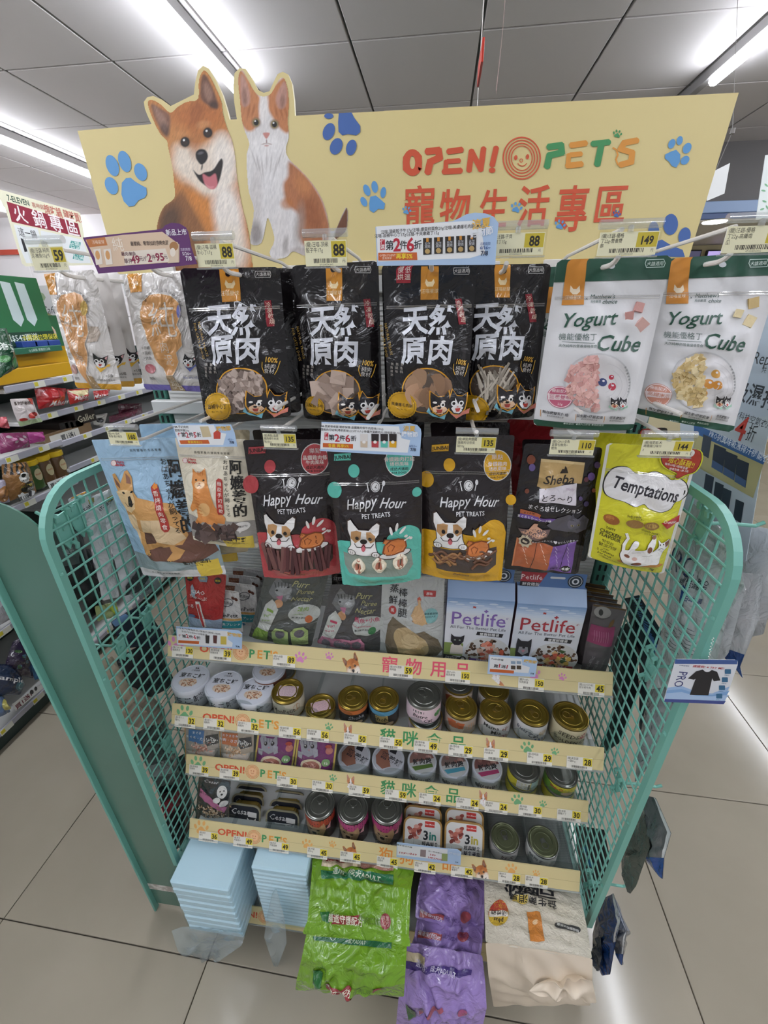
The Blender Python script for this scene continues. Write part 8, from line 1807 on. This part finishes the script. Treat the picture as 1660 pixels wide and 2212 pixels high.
side('stocking_pack','dark patterned stocking pack behind the middle clips of the left mesh','stocking pack',[((990,880),(1330,700),0),((1060,1140),(1420,900),0),((1230,1250),(1500,1100),0)],C1,LX,'26262a', lambda ar:[ar.text('S',1020+k*9,900+k*40,40,'8a8a8c',.02,rot=-60,res=1) for k in range(6)],seed=309)
side('stocking_pack','pink beige legging pack low on the left mesh','stocking pack',[((960,1160),(1180,1080),0),((1080,1430),(1400,1300),0),((1200,1480),(1420,1440),0)],C1,LX,'a8988a',seed=310)
side('sock_pack','grey sock pack with white label low on the left mesh','sock pack',[((1130,1540),(1400,1380),0),((1250,1800),(1500,1700),0),((1330,1976),(1560,1950),0)],C1,LX,'4e5452', lambda ar:(ar.poly([(1250,1800),(1420,1720),(1450,1850),(1290,1900)],'8e9492')),M_FILMS,seed=311)
side('sock_pack','dark red and black sock pack at the foot of the left mesh','sock pack',[((1240,440),(1400,350),0),((1290,600),(1460,520),0),((1370,860),(1480,700),0)],C2,LX,'2a1c1e', lambda ar:ar.poly([(1250,500),(1400,380),(1420,430),(1290,600)],'8c2430'),seed=312)
side('hose_panel','dark packs hanging behind the lower left mesh','pack',[((1200,250),(1440,100),0),((1300,640),(1500,500),0),((1380,850),(1480,760),0)],C2,LX-.02,'26302f',seed=313)
# right side
RX=.515
def pro(ar):
    ar.text('PRO',200,1440,190,'232a5c',-.004,sx=.9);ar.text('微風PRO',370,1600,60,'2c3440',.01,res=1);ar.text('機能涼感衣',340,1650,52,'2c3440',.01,res=1);ar.poly([(250,1640),(290,1690),(230,1900),(190,1850)],'274a84');ar.poly([(290,1700),(410,1790),(400,1890),(270,1790)],'c4c9cc');ar.up();ar.text('日本抗菌',350,1780,44,'2a4a80',.01,res=1)
    for k in range(14):ar.line([(60+(k%2)*150,1950+k*18),(180+(k%2)*150,2040+k*18)],5,'6a7478')
side('shirt_bag','pale bagged cooling shirt with large navy letters behind the right mesh','shirt bag',[((250,880),(620,1220),0),((60,1330),(720,1640),.0),((0,1900),(560,1930),.0),((-200,2600),(420,2500),0)],C8,RX,'c4c9c9',pro,M_FILMS,seed=320)
side('shirt_bag','blue topped bagged shirt behind the upper right mesh','shirt bag',[((180,960),(600,1240),.02),((400,1250),(640,1450),.02),((330,1350),(620,1500),.02)],C8,RX,'3a6090',seed=321)
side('stocking_pack','dark navy pack with blue stripes behind the right mesh','stocking pack',[((430,130),(560,100),0),((560,700),(900,650),0),((560,1500),(760,1330),0)],C3,RX+.03,'16202e', lambda ar:[ar.line([(500+k*12,120+k*22),(560+k*13,100+k*30)],7,'4a76ac') for k in range(22)],seed=322)
side('shirt_bag','grey bagged shirt behind the right mesh under the shirt tag','shirt bag',[((620,640),(860,560),0),((640,900),(960,860),0),((560,1340),(760,1280),0),((520,1700),(640,1560),0)],C3,RX+.01,'9a9ea0',mat=M_FILMS,seed=323)
side('sock_pack','black pack behind the right mesh next to the second strip','sock pack',[((300,420),(520,300),0),((340,1100),(560,900),0),((180,1500),(420,1340),0)],C3,RX+.02,'11151a',seed=324)
side('sock_pack','navy pack low behind the right mesh','sock pack',[((10,520),(260,560),0),((40,900),(330,900),0),((140,1350),(240,1200),0)],C4,RX+.02,'101820', lambda ar:ar.poly([(100,700),(130,700),(220,880),(210,930)],'3a9ad8'),seed=325)
def pouch_r(name,label,rows,c,tip,view,x,sd_,blue=True,**k):
    return side(name,label,'shirt bag',rows,view,x,c, lambda ar:(ar.uvrect(0,1-tip,1,1,'23498a'),ar.uvrect(.92,0,1,1-tip,'d4d6d8')) if blue else None,M_FILMS,seed=sd_,**k)
pouch_r('silver_bag','silver bagged shirt with a blue pointed foot right of the shirt tag',[((520,200),(770,160),0),((330,560),(900,600),0),((190,1000),(560,880),0),((130,1180),(520,1130),0),((340,1480),(350,1490),0)][:0] or [((1560,1235),(1650,1240),.0),((1535,1330),(1640,1340),0),((1560,1410),(1600,1440),0),((1590,1440),(1606,1466),0)],'cdced0',.25,PX,.60,330)
pouch_r('silver_bag','silver bagged shirt beside the front post of the right mesh',[((1545,1180),(1600,1190),0),((1520,1260),(1610,1275),0),((1500,1400),(1575,1410),0),((1515,1430),(1560,1430),0)],'dcdddf',.1,PX,.545,331,blue=False)
pouch_r('silver_bag','silver bagged shirt with white edge at the right border of the picture',[((1600,1130),(1700,1150),0),((1590,1250),(1680,1260),0),((1600,1380),(1650,1370),0)],'cfd0d2',.1,PX,.66,332,blue=False)
pouch_r('garment_pouch','grey and blue pouch poking out below the middle of the right mesh',[((540,250),(700,290),0),((560,480),(830,590),0),((600,800),(770,800),0),((730,960),(755,980),0)],'5f6265',.22,C4,.535,333)
pouch_r('garment_pouch','dark grey pouch with pointed foot below the right mesh',[((430,560),(600,420),0),((400,780),(650,700),0),((410,930),(530,1040),0),((455,1090),(480,1105),0)],'55564f',.05,C4,.525,334,blue=False)
pouch_r('garment_pouch','deep blue pouch with two pointed feet below the right mesh',[((230,1150),(340,1100),0),((160,1450),(400,1330),0),((170,1640),(350,1560),0),((240,1800),(310,1790),0)],'123a70',.3,C4,.515,335)
pouch_r('garment_pouch','small grey foil pouch right of the deep blue pouch',[((330,1120),(350,1150),0),((390,1400),(455,1420),0),((340,1560),(430,1560),0),((395,1700),(412,1715),0)],'6c7076',.12,C4,.53,336)
pouch_r('garment_pouch','narrow navy pouch left of the deep blue pouch',[((160,1480),(230,1460),0),((160,1620),(240,1640),0),((190,1760),(210,1765),0)],'16283e',.1,C4,.50,337,blue=False)

# big discount sign standing beside the rack
def disc(ar):
    ar.poly([(1538,640),(1700,560),(1700,900),(1530,900)],'b4bfcc');ar.up()
    ar.text('Repub',1660,775,26,'2a2c30',0);ar.text('共  和',1660,800,11,'2a2c30',0,res=1);ar.text('吸濕排汗',1650,858,36,'2e333c',.015,sx=1.0);ar.text('GRAY科技空氣衣/涼感',1625,906,13,'2e333c',0,res=1);ar.text('4',1603,923,52,'b83a30',.01);ar.text('折',1625,936,30,'2a2c30',0,sx=.7)
    ar.poly([(1500,915),(1640,975),(1655,992),(1650,1004),(1500,935)],'355f94');ar.poly([(1500,935),(1650,1004),(1628,1076),(1500,1005)],'b8b080');ar.up();ar.text('PRO抗異味吸濕排汗機能衣',1592,962,12,'d8dfe8',.01,res=1)
    for x,y in ((1558,985),(1583,1000),(1608,1016)):ar.poly([(x-14,y-26),(x+12,y-15),(x+4,y+38),(x-20,y+24)],'2c3442');ar.up();ar.poly([(x-18,y+8),(x+5,y+22),(x+4,y+38),(x-20,y+24)],'4a6288')
    for x,y,c in ((1530,960,'3c4450'),(1535,1045,'3a4150'),(1556,1062,'2f3844'),(1573,1075,'34404c'),(1600,1100,'27303c')):ar.poly([(x-9,y-22),(x+9,y-14),(x+2,y+30),(x-15,y+20)],c)
promo('discount_sign',[(1520,640),(1720,560),(1700,800),(1655,960),(1612,1212),(1560,1180),(1470,1090),(1470,900)],(0,.60),'large pale discount sign right of the rack with a big red 4',disc,PX,base='b9c3cb')
def tryme(ar):
    ar.poly([(868,648),(1400,655),(1396,692),(862,688)],'3f5a94');ar.poly([(778,985),(1300,1005),(1280,1032),(774,1012)],'3f4c8c');ar.up()
    for k,c in enumerate(('9ab8dc','7fa6d4','a8c2e2')):ar.poly([(800-k*6,890+k*24),(920,875+k*26),(1050,925+k*18),(1180,940+k*12),(1330,880+k*36),(1310-k*4,930+k*24),(1290,1003),(780,985)],c,z=ar.z+k*.5)
    ar.up();ar.text('PRO',915,820,110,'2c3470',.0,rot=-90,sx=.95);ar.text('請摸我! ※ TRY ME!',1150,716,34,'b8363c',.01,rot=0,sx=1.0)
    ar.poly([(1100,735),(1125,752),(1155,752),(1180,738),(1225,755),(1252,828),(1195,835),(1182,810),(1150,955),(990,950),(1040,815),(1025,822),(975,812),(1045,750)],'222024');ar.ell(1140,745,26,10,'e4e6ea',z=ar.z+1)
    for k,(x,y) in enumerate(((1316,752),(1290,822),(1266,890),(1242,962))):ar.rr(x-26,y-20,x+26,y+20,5,'35688c');ar.text('機能衣',x-8,y+32,14,'35688c',.01,res=1)
    ar.text('即溫涼感衣',875,955,26,'2c3470',.01,res=1);ar.text('FORZTEX',945,702,20,'2c3470',.01,res=1)
tm=promo('shirt_tag',[(885,648),(1380,655),(1402,668),(1400,700),(1290,1015),(1270,1032),(790,1012),(772,1000),(778,970),(868,660)],-.625,'white and blue hang tag with a black shirt hanging on the right mesh',tryme,C3,base='d9dce2')
b0=un(C3((1140,680)),1,-.626);m=MB()
for k in range(16):
    q=C3((1140+3.2*k+(8 if k%2 else 0),680-14*k));p=un(q,1,-.624);m.lathe([(0,-.0011),(.0011,0),(0,.0011)],6,o=p-tm['o'] if False else p-np.array(tm.location))
m.build('ball_chain',M_SILV,tm)

# ================================================================== the sweets shelf on the far left
CX=-1.5
cs=thing('sweets_shelf','long white sweets shelving along the left aisle','shelving',(CX,.4,0))
def bx(m,x0,y0,z0,x1,y1,z1,ch=.003): return m.box(x0-CX,y0-.4,z0,x1-CX,y1-.4,z1,ch=ch)
M_RAILS=node_mat('silver_price_rail','a9a8b2',rough=.35)
bx(MB(),-2.02,-1.6,0,-1.98,2.6,1.32).build('back_board',node_mat('dark_green_board','2b3a36',rough=.6),cs)
bx(MB(),-1.98,-1.6,0,-1.53,2.6,.07).build('plinth',node_mat('dark_plinth','33403c',rough=.6),cs)
SL=[(-1.50,-1.6,2.6,.10),(-1.50,-1.6,.47,.45),(-1.50,-1.6,.47,.855),(-1.50,-1.6,.46,1.035),(-1.52,.33,2.6,1.145),(-1.52,.47,2.6,1.02),(-1.52,.47,2.6,.905),(-1.50,.30,1.1,1.275),(-1.52,.47,2.6,.70),(-1.52,.47,2.6,.42)]
for x,y0,y1,z in SL:
    bx(MB(),-1.98,y0,z-.028,x-.006,y1,z-.012).build('deck',M_STEEL,cs);bx(MB(),x-.008,y0,z-.026,x,y1,z).build('price_rail',M_RAILS,cs)
    y=y0+.12;m=MB();m2=MB()
    while y<min(y1,1.6)-.05:bx(m,x,y,z-.025,x+.0015,y+.05,z-.002,0);bx(m2,x+.001,y+.002+.0,z-.019,x+.002,y+.018,z-.004,0);y+=.14
    if m.n:m.build('rail_labels',node_mat('rail_label_paper','d9d8cc',rough=.6),cs,kind='stuff');m2.build('label_prices',node_mat('rail_label_yellow','cfc13c',rough=.6),cs,kind='stuff')
def bg(name,label,cat,rows,view,color,paint=None,x=-1.50,**k):
    return side(name,label,cat,[(a,b,k_[0] if k_ else 0) for a,b,*k_ in rows],view,x,color,paint,k.pop('mat',M_FILM),**k)
bg('candy_bag','red chocolate ball bag at the front of the clear candy tray','snack',[((365,970),(720,1000)),((420,1230),(700,1180))],D3,'a8262a', lambda ar:(ar.ell(600,1120,100,30,'c8502c',-20),ar.up(),ar.text('Maltesers',630,1150,70,'e0d4d0',.012,shear=.3,res=1)),x=-1.52,B=.03,group='red chocolate bags in the clear tray',seed=401)
bg('candy_bag','red chocolate ball bag with a cream top in the clear candy tray','snack',[((720,1010),(970,1000)),((760,1180),(960,1130))],D3,'b0302c', lambda ar:(ar.poly([(730,1030),(960,1010),(900,1060),(820,1090)],'d8c89a'),ar.up(),ar.text('Maltesers',870,1090,50,'e0d4d0',.012,shear=.3,res=1)),x=-1.52,B=.03,group='red chocolate bags in the clear tray',seed=402)
bg('candy_bag','red chocolate ball bag farthest back in the clear candy tray','snack',[((1010,1030),(1200,1010)),((1030,1130),(1180,1080))],D3,'a82c2c', lambda ar:ar.text('Maltesers',1100,1070,44,'e0d4d0',.012,shear=.3,res=1),x=-1.52,B=.02,group='red chocolate bags in the clear tray',seed=403)
for k,(a,b,c,d,col,lb) in enumerate(((0,1060,130,1290,'b8505a','left cherry candy bag hanging beside the sweets shelf'),(110,1050,370,1540,'cfc4c2','right cherry candy bag with a pale green foot beside the sweets shelf'))):
    bg('cherry_bag',lb,'snack',[((a,b),(c+60,b-20)),((a+80*k,b+260),(d if k else 120,b+240+0)),((a+(90 if k else -10),b+470-330*0 if k else 1300),(420 if k else 150,b+400 if k else 1310))][:0] or ([((0,205),(70,200)),((0,320),(110,330))] if not k else [((105,10),(350,0)),((150,160),(400,140)),((215,310),(465,255))]),D4,col,(lambda ar:(ar.uvrect(0,.82,1,1,'a8b890'),ar.ell(340,185,60,32,'b03a34',-15),ar.ell(240,235,36,20,'b03a34'),ar.poly([(290,0),(350,0),(360,80),(320,60)],'b8483c'),ar.up(),ar.text('蔓越莓軟糖',235,55,38,'4a3a34',.01,res=1))) if k else None,x=-1.46,seed=404+k,group='cherry candy bags')
bg('pink_candy_bag','magenta candy bag at the left border','snack',[((0,380),(300,370)),((0,610),(330,530))],D4,'8c3a66', lambda ar:[ar.ell(60+k*26,420+(k%3)*26,22,16,('b8a8b0','a85a86')[k%2]) for k in range(9)],B=.03,mat=M_FILMS,seed=406)
bg('pink_candy_bag','bright pink candy bag beside the magenta one','snack',[((290,370),(470,365)),((320,500),(490,470))],D4,'b0408a',B=.03,mat=M_FILMS,seed=407)
def cart(label,q,view,dims,color,x=-1.54,art=None,c2='3a2c26'):
    p=un(view(q),0,x);t=thing('snack_box',label,'snack box',p);d,w_,h_=dims
    m=MB();m.box(-d,-w_/2,-h_/2,0,w_/2,h_/2,color,ch=.002);m.build('carton',node_mat('printed_carton'),t,ink=True)
    if art:ar=Art(Flat(p+np.array((0,-w_/2,h_/2)),(0,1,0),(0,0,1),rel=p).toward(),local=True,lift=.0004);art(ar,w_,h_);ar.build('printed_front',M_PAPER,t)
    return t
cart('open brown display box of dark chocolate bars',(760,390),D4,(.22,.26,.055),'7a6248',art=lambda ar,w,h:(ar.uvrect(w*.1,h*.2,w*.7,h*.95,'c9c6bc'),ar.up(),ar.text('買1送1',w*.45,h*.6,h*.5,'3a3a3c',.02,res=1)))
for k in range(4):cart(('front','second','third','rearmost')[k]+' dark chocolate bar lying in the brown box',(700+k*55,300-k*8),D4,(.18,.045,.03),'2a211f')
cart('dark chocolate carton with cream letters on the upper sweets shelf',(930,190),D4,(.12,.12,.07),'2c2220',art=lambda ar,w,h:ar.text('Galler',w*.5,h*.6,h*.6,'c8c0a8',.01,res=1))
bg('wrapped_snack','black and silver wrapped snack on the upper sweets shelf','snack',[((1000,190),(1170,160)),((1020,290),(1130,310))],D4,'a8a49c', lambda ar:ar.ell(1070,240,40,26,'26262a'),x=-1.55,B=.015,seed=408)
bg('wine_red_snack','wine red snack packs next to the teal upright','snack',[((1180,200),(1540,100)),((1190,270),(1550,190))],D4,'5c2436',x=-1.56,B=.02,mat=M_FILMS,seed=409)
bg('wine_red_snack','dark red bag row on the shelf behind the hanging pouches','snack',[((1280,60),(1540,55)),((1290,170),(1540,130))],D4,'4a1c2a',x=-1.6,B=.02,mat=M_FILMS,seed=410)
# jars with yellow lids
for k,(x,y,c,lb) in enumerate(((345,690,'3f5a2c','green nut jar with a yellow lid'),(475,640,'6a4c30','middle brown nut jar with a yellow lid'),(620,590,'6e4e30','rear brown nut jar with a yellow lid'))):
    p=un(D4((x+30,y+10)),0,-1.54);z0=.856;h_=p[2]-z0;R=.034;t=thing('nut_jar',lb,'jar',(p[0]-R,p[1],z0),group='jars with yellow lids')
    MB().lathe([(R*.9,0),(R,.004),(R,h_-.02),(R*.85,h_-.006),(R*.85,h_)],24).build('jar',node_mat('nut_jar_%d'%(k>0),c,rough=.2,bump=(150,.8,.002,0),coat=.6),t,smooth=True)
    MB().lathe([(R*.98,h_-.012),(R*1.04,h_-.010),(R*1.04,h_+.008),(R*.95,h_+.011)],24).build('lid',node_mat('yellow_plastic_lid','d8b428',rough=.35),t,smooth=True)
    ar=Art(Tin(R,h_),local=True);ar.s.turn=PI/2;ar.ell(0,h_*.45,R*.5,h_*.22,'c8bc94');ar.up();ar.text('nuts',0,h_*.42,h_*.13,'a84a2c',.01,res=1);ar.build('label',M_PAPER,t)
bg('snack_bag','brown fish skin snack bag with white octagon and black disc','snack',[((15,720),(290,690)),((25,870),(330,780)),((110,1120),(400,1020))],D4,'8a6238', lambda ar:([ar.poly([(20+k*50,830),(50+k*50,700),(70+k*50,700),(45+k*50,830)],'2a2826') for k in range(5)],ar.ell(200,860,68,60,'dcdad4',n=8),ar.ell(265,960,92,62,'24241f',-15),ar.up(),ar.ell(180,840,26,22,'1c1c1c'),ar.text('IRVINS',210,885,34,'26262a',.02,res=1),ar.text('SALTED EGG',265,935,36,'c8b43c',.015,res=1),ar.text('FISH',285,975,42,'d8d8d4',.015,res=1)),B=.03,mat=M_FILMS,seed=411)
bg('snack_bag','pale snack bag with a round fruit at the left border','snack',[((-80,900),(60,880)),((-60,1150),(110,1130))],D4,'9a94a4', lambda ar:ar.ell(20,1040,70,90,'9a6a3c'),B=.02,seed=412)
def stag(name,pts,x,label,paint,view): return promo(name,pts,(0,x),label,paint,view,base='dcdcda')
stag('shelf_promotion_card',[(512,920),(720,840),(740,850),(765,860),(760,895),(545,988)],-1.488,'white promotion card in front of the yellow lidded jars', lambda ar:(ar.text('買2送1',615,930,50,'26262a',.02,res=1),[ar.rect(675+k*24,860-k*8,690+k*24,910-k*8,'7a4a44') for k in range(3)]),D4)
stag('shelf_promotion_card',[(190,1040),(340,1000),(382,1008),(370,1050),(225,1118)],-1.488,'white promotion card below the fish skin snack bag', lambda ar:(ar.text('買1送1',265,1078,48,'26262a',.02,res=1),ar.rect(310,1005,345,1065,'3a3a40')),D4)
# green and yellow display on top
gd=cart('green header display with pink speech bubble on the sweets shelf',(110,165),D3,(.012,.33,.24),'2f7048',x=-1.53,art=lambda ar,w,h:(ar.uvrect(0,h*.80,w,h,'1b3f2c'),[ar.poly([(w*(.5+.18*k),h*.08),(w*(.62+.18*k),h*.10),(w*(.64+.18*k),h*.62),(w*(.57+.18*k),h*.72),(w*(.50+.18*k),h*.62)],'c4d2d2') for k in (0,1)],ar.ell(w*.22,h*.3,w*.17,h*.2,'d898b0'),ar.up(),ar.text('A',w*.22,h*.3,h*.2,'f0e8ea',.02),ar.text('全館滿額$547再送',w*.4,h*.88,h*.12,'dce6dc',.01,res=1),ar.text('卡娜赫拉環保袋',w*.78,h*.89,h*.1,'d8d03a',.01,res=1)))
cart('yellow cardboard display tray behind the blue packs',(330,540),D3,(.02,.46,.16),'d2a21c',x=-1.56)
cart('yellow cardboard front lip holding brown bars',(210,860),D3,(.16,.50,.05),'cf9e1e',x=-1.50)
for k in range(3):cart('blue gum pack %s in the green tray'%('at the front','in the middle','at the back')[k],(330+k*130,520-k*6),D3,(.05,.065,.022),'2a4690',x=-1.50)
cart('green tray of the blue gum packs',(430,580),D3,(.09,.22,.022),'2f6a50',x=-1.485,art=lambda ar,w,h:ar.text('QQ蒟蒻 蒟蒻好口味',w*.5,h*.5,h*.5,'c4d8cc',.01,res=1))
for k in range(6):cart('brown chocolate bar in the yellow lip, %s from the front'%('first','second','third','fourth','fifth','sixth')[k],(250+k*70,815-k*4),D3,(.12,.035,.018),'5a3a30',x=-1.515)
cart('green card picturing food beside the header display',(540,380),D3,(.01,.12,.12),'2a6440',x=-1.54,art=lambda ar,w,h:(ar.ell(w*.4,h*.55,w*.35,h*.3,'d0b8a4'),ar.ell(w*.5,h*.5,w*.16,h*.14,'7a3a30',z=1)))
cart('olive cardboard box on top of the sweets shelf',(450,210),D3,(.1,.16,.07),'8f8a5c',x=-1.62)
bg('seaweed_bag','green seaweed snack bag hanging at the left border','snack',[((-60,340),(70,345)),((-30,600),(150,560)),((-20,900),(205,770))],D3,'1e4a30', lambda ar:(ar.text('海苔',40,560,90,'d8e0d8',.02,rot=-15),ar.ell(20,680,50,40,'4a8a4c'),ar.ell(140,720,46,60,'3f7a44')),x=-1.44,B=.02,mat=M_FILMS,seed=413)
# bottom shelves at the far left
bg('white_bag','white bag with red heart on the lower left shelf','bag',[((-60,380),(60,380)),((-40,600),(150,560)),((-20,830),(185,720))],D5,'a9a9ae', lambda ar:(ar.ell(10,540,22,34,'8c2430'),[ar.line([(0+k*10,630+k*14),(110,590+k*14)],4,'5a5a60') for k in range(4)]),mat=M_FILMS,seed=414)
bg('pet_sheet_bag','dark purple bag with green leaves low on the left shelf','bag',[((130,1000),(270,900)),((60,1200),(330,1150)),((60,1330),(350,1370))],D5,'2c2038', lambda ar:[ar.ell(150+(k*37)%110,1090+(k*53)%160,26,16,('3c5a34','4a6a80')[k%2],k*40) for k in range(9)],B=.03,mat=M_FILMS,seed=415)
bg('pet_sheet_bag','blue bag next to the dark purple bag','bag',[((250,1040),(400,1080)),((280,1150),(440,1280)),((360,1390),(470,1360))],D5,'2f6a9c',B=.02,mat=M_FILMS,seed=416)
bg('detergent_bag','black and teal sample bag at the left border, lowest shelf','bag',[((-80,1220),(170,1230)),((-80,1380),(265,1440)),((-40,1560),(210,1540))],D5,'23304a', lambda ar:(ar.ell(170,1440,80,62,'2f5a6a',20),ar.up(),ar.ring(170,1440,50,40,8,'6a9aa0'),ar.text('ample',60,1370,80,'d8d8da',.015,shear=.2)),B=.035,mat=M_FILMS,seed=417)
bg('detergent_bag','yellow and blue bag in the lower left corner of the shelf','bag',[((-60,1540),(40,1560)),((-60,1800),(110,1720))],D5,'5a7090', lambda ar:ar.ell(10,1640,40,60,'b8b060'),B=.03,mat=M_FILMS,seed=418)
stag('shelf_promotion_card',[(125,1640),(420,1440),(470,1380),(490,1440),(165,1712)],-1.49,'cream promotion card on the lowest left shelf', lambda ar:(ar.text('買1送1',245,1605,56,'6a2434',.02,res=1),ar.ell(330,1515,20,24,'3a3a3c'),ar.ell(372,1480,16,22,'3a3a3c')),D5)
bg('pink_snack','pink wrapped snacks seen through the top of the left mesh','snack',[((560,1130),(700,1120)),((600,1230),(760,1220))],C6,'a03a6a',x=-1.5,B=.02,mat=M_FILMS,seed=419)
# hot pot sign above the sweets shelf
def hot(ar):
    ar.poly([(112,435),(1330,812),(1385,1045),(200,782)],'8c2238');ar.rr(0,0,1,1,.1,'e6e6e2');ar.poly([(235,825),(640,900),(700,1080),(560,1490),(450,1490),(330,1200)],'dfe2e2');ar.poly([(690,930),(1400,1085),(1560,1490),(1200,1490),(700,1080)],'dfe2e2');ar.up()
    for ch,x,y in (('火',345,655),('鍋',665,735),('專',955,810),('區',1232,875)):ar.text(ch,x,y,210,'ece4e4',.012)
    ar.text('7-ELEVEN',310,415,96,'2a4a3c',.02,sx=.85);ar.text('喜呷鍋',645,515,62,'b06a5c',.01,res=1);ar.text('想吃鍋 隨時買!',1080,650,110,'b8685a',.02,sx=.8)
    ar.text('這一鍋',470,980,110,'26262a',.006,sx=.9);ar.poly([(350,1060),(400,1080),(470,1290),(420,1300)],'26262a')
    for a,b,w_ in ((1280,1180,'台塑'),(1340,1370,'蔬菜')):ar.rect(a-90,b-62,a+90,b+62,'4f9a94',10);ar.text(w_,a,b,88,'d8e6e2',.006,z=ar.z+1)
promo('hot_pot_sign',[(-100,220),(0,232),(1330,612),(1370,640),(1440,1040),(1600,1520),(440,1545),(380,1500),(90,560)],(0,-1.45),'cream and dark red hanging sign above the sweets shelf',hot,D2,base='dfdcc2')
promo('leaf_card',[(530,110),(760,100),(820,560),(620,470)],(0,-1.56),'white card with a grey green leaf left of the white pouches', lambda ar:(ar.poly([(550,195),(600,220),(630,270),(610,318),(575,300)],'9cb08e'),ar.text('Cafe',680,440,110,'4a4e50',.0,shear=.3)),C7,base='d8d6d8')
